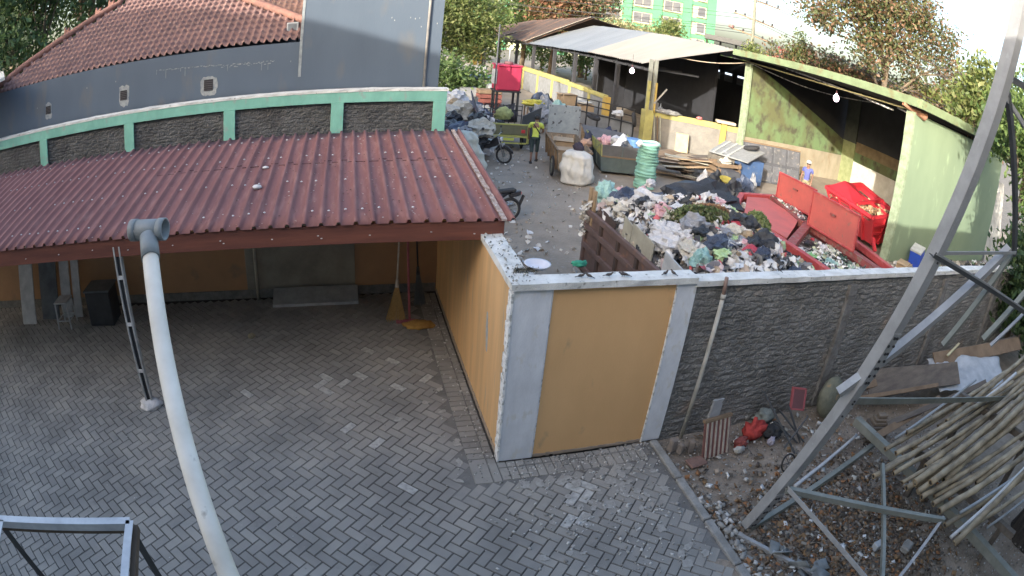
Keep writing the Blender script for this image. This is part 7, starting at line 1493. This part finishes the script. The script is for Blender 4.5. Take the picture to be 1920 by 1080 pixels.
# utility pole and wires
up_ = thing('utility_pole', 'utility pole with three levels of crossarms behind the green bay', 'utility pole', tuple(T(37.7,45))); b = T(37.7,45); m_ins = mat('insulator_dark', (.07,.05,.05), (.05,.04,.04), 5, .4)
MB().tube([b,b+Vector((0,0,13))], [.16,.10], 10).build('pole', mat('aged_concrete_pole', (.20,.20,.16), (.15,.15,.12), 4, .85), up_, True); dirx = Vector((math.cos(R_(37.7)),-math.sin(R_(37.7)),0)); tips = []
for z, hw in ((7.0,1.7),(8.3,1.6),(9.9,2.0)):
    MB().beam(b+dirx*-hw+Vector((0,0,z+.25)), b+dirx*hw+Vector((0,0,z-.25)), .09, .09).build('crossarm', m_plank2, up_)
    for t in (-.9,-.45,.45,.9): c = b+dirx*hw*t+Vector((0,0,z-.25*t+.16)); MB().lathe([(.04,-.10),(.09,-.05),(.05,0),(.09,.05),(.03,.10)], tuple(c), 8).build('insulator', m_ins, up_); tips.append(c)
MB().lathe([(.05,-.12),(.2,-.1),(.24,.02),(.12,.14)], tuple(b+dirx*-1.7+Vector((0,0,7.35))), 12).build('lamp_head', mat('rusty_lamp', (.28,.16,.15), (.2,.11,.1), 5, .6), up_, True)
m_wire = mat('dark_cable', (.05,.05,.055), (.04,.04,.045), 5, .7)
WL = T(-5,62); 
for i, (z0, z1, az) in enumerate(((7.1,6.0,8),(7.5,6.4,8),(8.3,7.2,8.5),(8.6,7.7,8.5),(9.8,9.4,9),(10.2,9.8,9),(7.3,6.6,9.5))):
    o = MB().tube(sag(b+Vector((0,0,z0)), T(az,66,z1+1.5), .9, 20), .022, 5, False).build('overhead_wire', m_wire, None); tag(o, 'overhead wire running left from the pole in front of the mint green building', 'wire', 'overhead wires left of the pole')
for i, (z0, az, d, z1) in enumerate(((10.2,62,33,8.0),(10.0,62,33,7.4),(9.8,62,34,7.6),(8.4,60,34,5.9),(8.2,60,34,5.7),(7.2,58,34,4.9))):
    o = MB().tube(sag(b+Vector((0,0,z0)), T(az,d,z1), .5, 20), .022, 5, False).build('overhead_wire', m_wire, None); tag(o, 'overhead wire running right from the pole behind the large tree', 'wire', 'overhead wires right of the pole')
# mint green building
m_mb = mat('pale_mint_facade', (.36,.38,.28), (.32,.35,.25), .2, .8); m_mg = mat('strong_mint_pilaster', (.075,.25,.14), (.065,.22,.12), .3, .8); m_glass = mat('dark_window_glass', (.06,.07,.09), (.10,.11,.13), .5, .2)
gb = thing('apartment_building', 'multi-storey mint green and cream building with dark paired windows in the distance', 'building', tuple(T(23,118)))
A_ = T(11.4,118); B_ = T(33.95,118); u = (B_-A_).normalized(); nrm = Vector((u.y,-u.x,0)); Lg = (B_-A_).length
MB().obox((A_+B_)/2-nrm*5+Vector((0,0,15)), u*Lg/2, nrm*5, (0,0,15)).build('facade', m_mb, gb)
nb = 8; bw_ = Lg/nb
for i in range(nb+1): c = A_+u*min(max(i*bw_, .9), Lg-.9)+nrm*.25; MB().obox(c+Vector((0,0,15)), u*(.9), nrm*.3, (0,0,15)).build('pilaster', m_mg, gb)
FH = 3.45
for k in range(9):
    z = 1.8+k*FH; MB().obox((A_+B_)/2+nrm*.12+Vector((0,0,z+2.72)), u*Lg/2, nrm*.15, (0,0,.42)).build('floor_band', m_mg, gb)
    for i in range(nb):
        c = A_+u*(i+.5)*bw_+nrm*.12+Vector((0,0,z+1.15)); wide = i not in (nb-1, 2)
        f = MB().obox(c, u*(1.62 if wide else .92), nrm*.1, (0,0,1.05)).build('window_frame', mat('white_window_frame', (.42,.40,.36), (.38,.36,.33), 1, .6), gb)
        q = MB()
        for s_ in ((-.79,.79) if wide else (0,)): q.obox(c+u*s_+nrm*.13, u*.74, nrm*.04, (0,0,.95))
        q.build('pane', m_glass, f)
        q = MB(); q.obox(c+nrm*.2-Vector((0,0,1.15)), u*(1.7 if wide else 1.0), nrm*.2, (0,0,.10)); q.build('sill', m_mb, f)
st_ = thing('dark_canopy', 'dark low canopy roof right of the mint green building', 'roof', tuple(T(35.3,60))); c = T(35.4,60,6.6); v = Vector((math.cos(R_(35)),-math.sin(R_(35)),0))
MB().obox(c, v*2.4, Vector((v.y,-v.x,0))*2, (0,0,.25)).build('roof', m_dark, st_); q = MB()
for t in (-2.2,-.8,.8,2.2): q.beam(c+v*t, c+v*t-Vector((0,0,6.5)), .15, .15)
q.build('post', m_galvd, st_)
for i, (x, y, h_) in enumerate(((25,36,5.5),(24,43,5.2),(21,50,5.0),(19,58,5.0),(13,67,4.5))):
    tree('green shrub beyond the long shed, '+['nearest the dark cross wall','second from the dark cross wall','third from the dark cross wall','fourth from the dark cross wall','last, below the rusty roof end'][i], (x,y,0), h_, [(0,0,h_-1.4,2.4,2.8,1.4),(.3,2.0,h_-2.6,2.2,2.4,1.5),(0,-1.8,h_-2.9,2.2,2.4,1.5)], L_mid, 2600, .2, 80+i, .12, 'shrubs beyond the long shed', name='shrub', cat='shrub')
# big mixed tree behind the bay
bt_ = T(51.5,36)
tree('large airy tree with green and russet leaves and bare grey branches behind the green bay', bt_, 13, [(-4.32, 1.2, 9.38, 2.16, 1.8, 1.56), (-2.64, 0.0, 11.3, 2.4, 1.92, 1.8), (-0.48, 0.0, 9.86, 2.28, 1.92, 1.8), (1.44, -0.96, 11.54, 2.28, 1.92, 1.68), (3.36, -1.92, 10.1, 1.92, 1.68, 1.56), (4.32, -2.88, 8.18, 1.56, 1.44, 1.44), (-1.44, 0.0, 7.7, 1.8, 1.56, 1.32), (1.92, -0.72, 8.18, 1.68, 1.44, 1.32), (-5.28, 2.16, 11.42, 1.68, 1.56, 1.44), (0.48, 0.0, 13.46, 2.64, 1.92, 1.56), (5.16, -3.6, 6.74, 1.08, 1.08, 1.08), (2.64, -1.44, 6.26, 1.2, 1.2, 0.96)], L_mix, 24000, .14, 30, .30, trunk_h=9.5, asp=.5)
tree('young conical tree behind the fascia of the green bay', T(42.5,42), 9.2, [(0,0,6.6,.8,.8,.8),(0,0,7.6,.45,.45,.6),(.1,0,5.6,1.0,.9,.7)], L_yel, 1800, .11, 31, .07)
tree('small green shrub left of the young conical tree', T(37.9,40), 6.8, [(0,0,5.4,.75,.7,.75),(1.0,-.4,4.9,.7,.7,.5)], L_yel, 1700, .11, 32, .06)
tree('thin red-flowered shrub beside the young conical tree', T(40.2,40), 6.6, [(0,0,5.5,.35,.3,.4),(.3,0,6.3,.2,.2,.2)], leafmat('red_blooms', [(.45,.10,.12),(.30,.16,.10),(.4,.07,.12)]), 200, .08, 33, .04)
for i, (az, d, h_, m_) in enumerate(((42,27,5.4,L_mix),(44.5,27,5.3,L_org),(47,26,5.35,L_mix),(49.6,26,5.3,L_org),(52.5,26,5.2,L_mix),(55.5,25,5.35,L_mix),(58.2,24.5,5.5,L_org),(60.6,24,5.7,L_yel),(63.2,23,5.6,L_mix))):
    d *= 1.58; h_ = 4.7+(h_-4.7)*1.58+1.7
    tree('brushy shrub above the green bay roof, '+['just left of the conical tree foot','under the conical tree','left of the large tree trunk','under the large tree canopy','right of the large tree trunk','farther right of the trunk','left of the broad-leaved tree','below the broad-leaved tree','nearest the tower leg'][i], T(az,d), h_, [(0,0,h_-1.4,2.0,1.7,1.3),(1.6,-1.0,h_-2.1,1.9,1.7,1.3),(-1.5,.9,h_-2.2,1.8,1.6,1.3)], m_, 2600, .16, 40+i, .08, 'shrubs behind the green bay', name='shrub', cat='shrub')
tree('yellow-green broad-leaved tree at the right against the sky', T(61.8,25), 9, [(0,0,7.0,.8,.8,.9),(-.6,.3,6.1,.9,.8,.7),(.7,-.3,6.2,.9,.8,.8),(.2,0,8.0,.5,.5,.6),(1.5,-.7,6.9,.6,.6,.9)], L_yel, 2300, .17, 60, .10)
tree('leafy tree at the right edge behind the tower', T(68.5,19), 8.5, blobset(61,8,1.9,3.2,7.6,.8,1.4), L_mid, 6500, .13, 61, .14)
tree('dark leafy bush at the right edge behind the rough wall', T(71.5,15.5), 4.2, blobset(62,6,1.3,1.2,3.6,.6,1.1), L_dark, 4500, .12, 62, .10)
# broken stuff right behind the wall
bag('cream',(19.8,2.2,.2),.9,1,'pale sacking heap right of the pale green wall by the tower'); bag('grey',(18.0,1.6,.1),.7,2,'grey sacking heap behind the rough wall by the tower'); bag('white',(21.0,3.0,.6),.7,2,'white bag heap at the right end of the pale green wall')
# leafy sprig hanging at right edge in front of the wall
tree('bright green leafy sprig at the right edge before the rough wall', G(1925,640,0)+Vector((.2,-.3,0)), 1.9, [(0,0,1.5,.22,.2,.22),(.1,0,.95,.24,.2,.16),(-.05,-.1,1.25,.15,.15,.12)], leafmat('bright_sprig_leaves', [(.10,.28,.05),(.15,.36,.08),(.07,.20,.04)]), 260, .075, 63, .012, trunk_h=1.4, name='sprig', cat='plant')
# dark trunk at lower right
p = G(1915,1010,0); t_ = thing('tree', 'dark ridged tree trunk at the lower right corner', 'tree', tuple(p)); V = []; F = []; n = 40; mh = 24
for j in range(mh+1):
    for i in range(n):
        a = 2*math.pi*i/n; rr_ = .34*(1.25-.25*min(1,j/6))+.035*noise.noise(Vector((math.cos(a)*4,math.sin(a)*4,j*.12)))+.02*math.sin(a*9+j*.3); V.append((p.x+.22+rr_*math.cos(a), p.y-.02+rr_*math.sin(a), j*.075-.05))
for j in range(mh):
    for i in range(n): F.append((j*n+i, j*n+(i+1)%n, (j+1)*n+(i+1)%n, (j+1)*n+i))
np_mesh('trunk', V, F, mat('dark_ridged_bark', (.075,.065,.055), (.035,.03,.026), 4, .95, bump=.04, bs=10, stretch=(3,3,.4)), t_, True)
# low far wall of the yard and far ground cover
fwl = thing('far_wall', 'pale low wall closing the far end of the waste yard', 'wall', tuple(T(10,38))); MB().beam(T(6,40,1.0), T(13,38,1.0), .2, 2.0).build('panel', mat('pale_far_wall', (.40,.42,.42), (.3,.32,.32), 2, .85), fwl)
q = thing('yellow_hut_frame', 'orange-yellow door frame of a lean-to beneath the brown rusty roof', 'frame', (9.6,47,0)); MB().box(8.6,44,0,8.9,44.2,3.0).build('post', m_yor, q); MB().box(9.1,44,0,9.3,44.2,3.0).build('post', m_yor, q); MB().box(8.6,44,2.8,9.3,44.2,3.0).build('lintel', m_yor, q)
MB().beam(AX(905,95,9.6), AX(905,95,9.6)-Vector((0,0,2.9)), .2,.2).build('post', m_post2, q)
bag('green',(8.9,38,.1),.9,1,'dark green bush-like bag heap beneath the rusty roof');
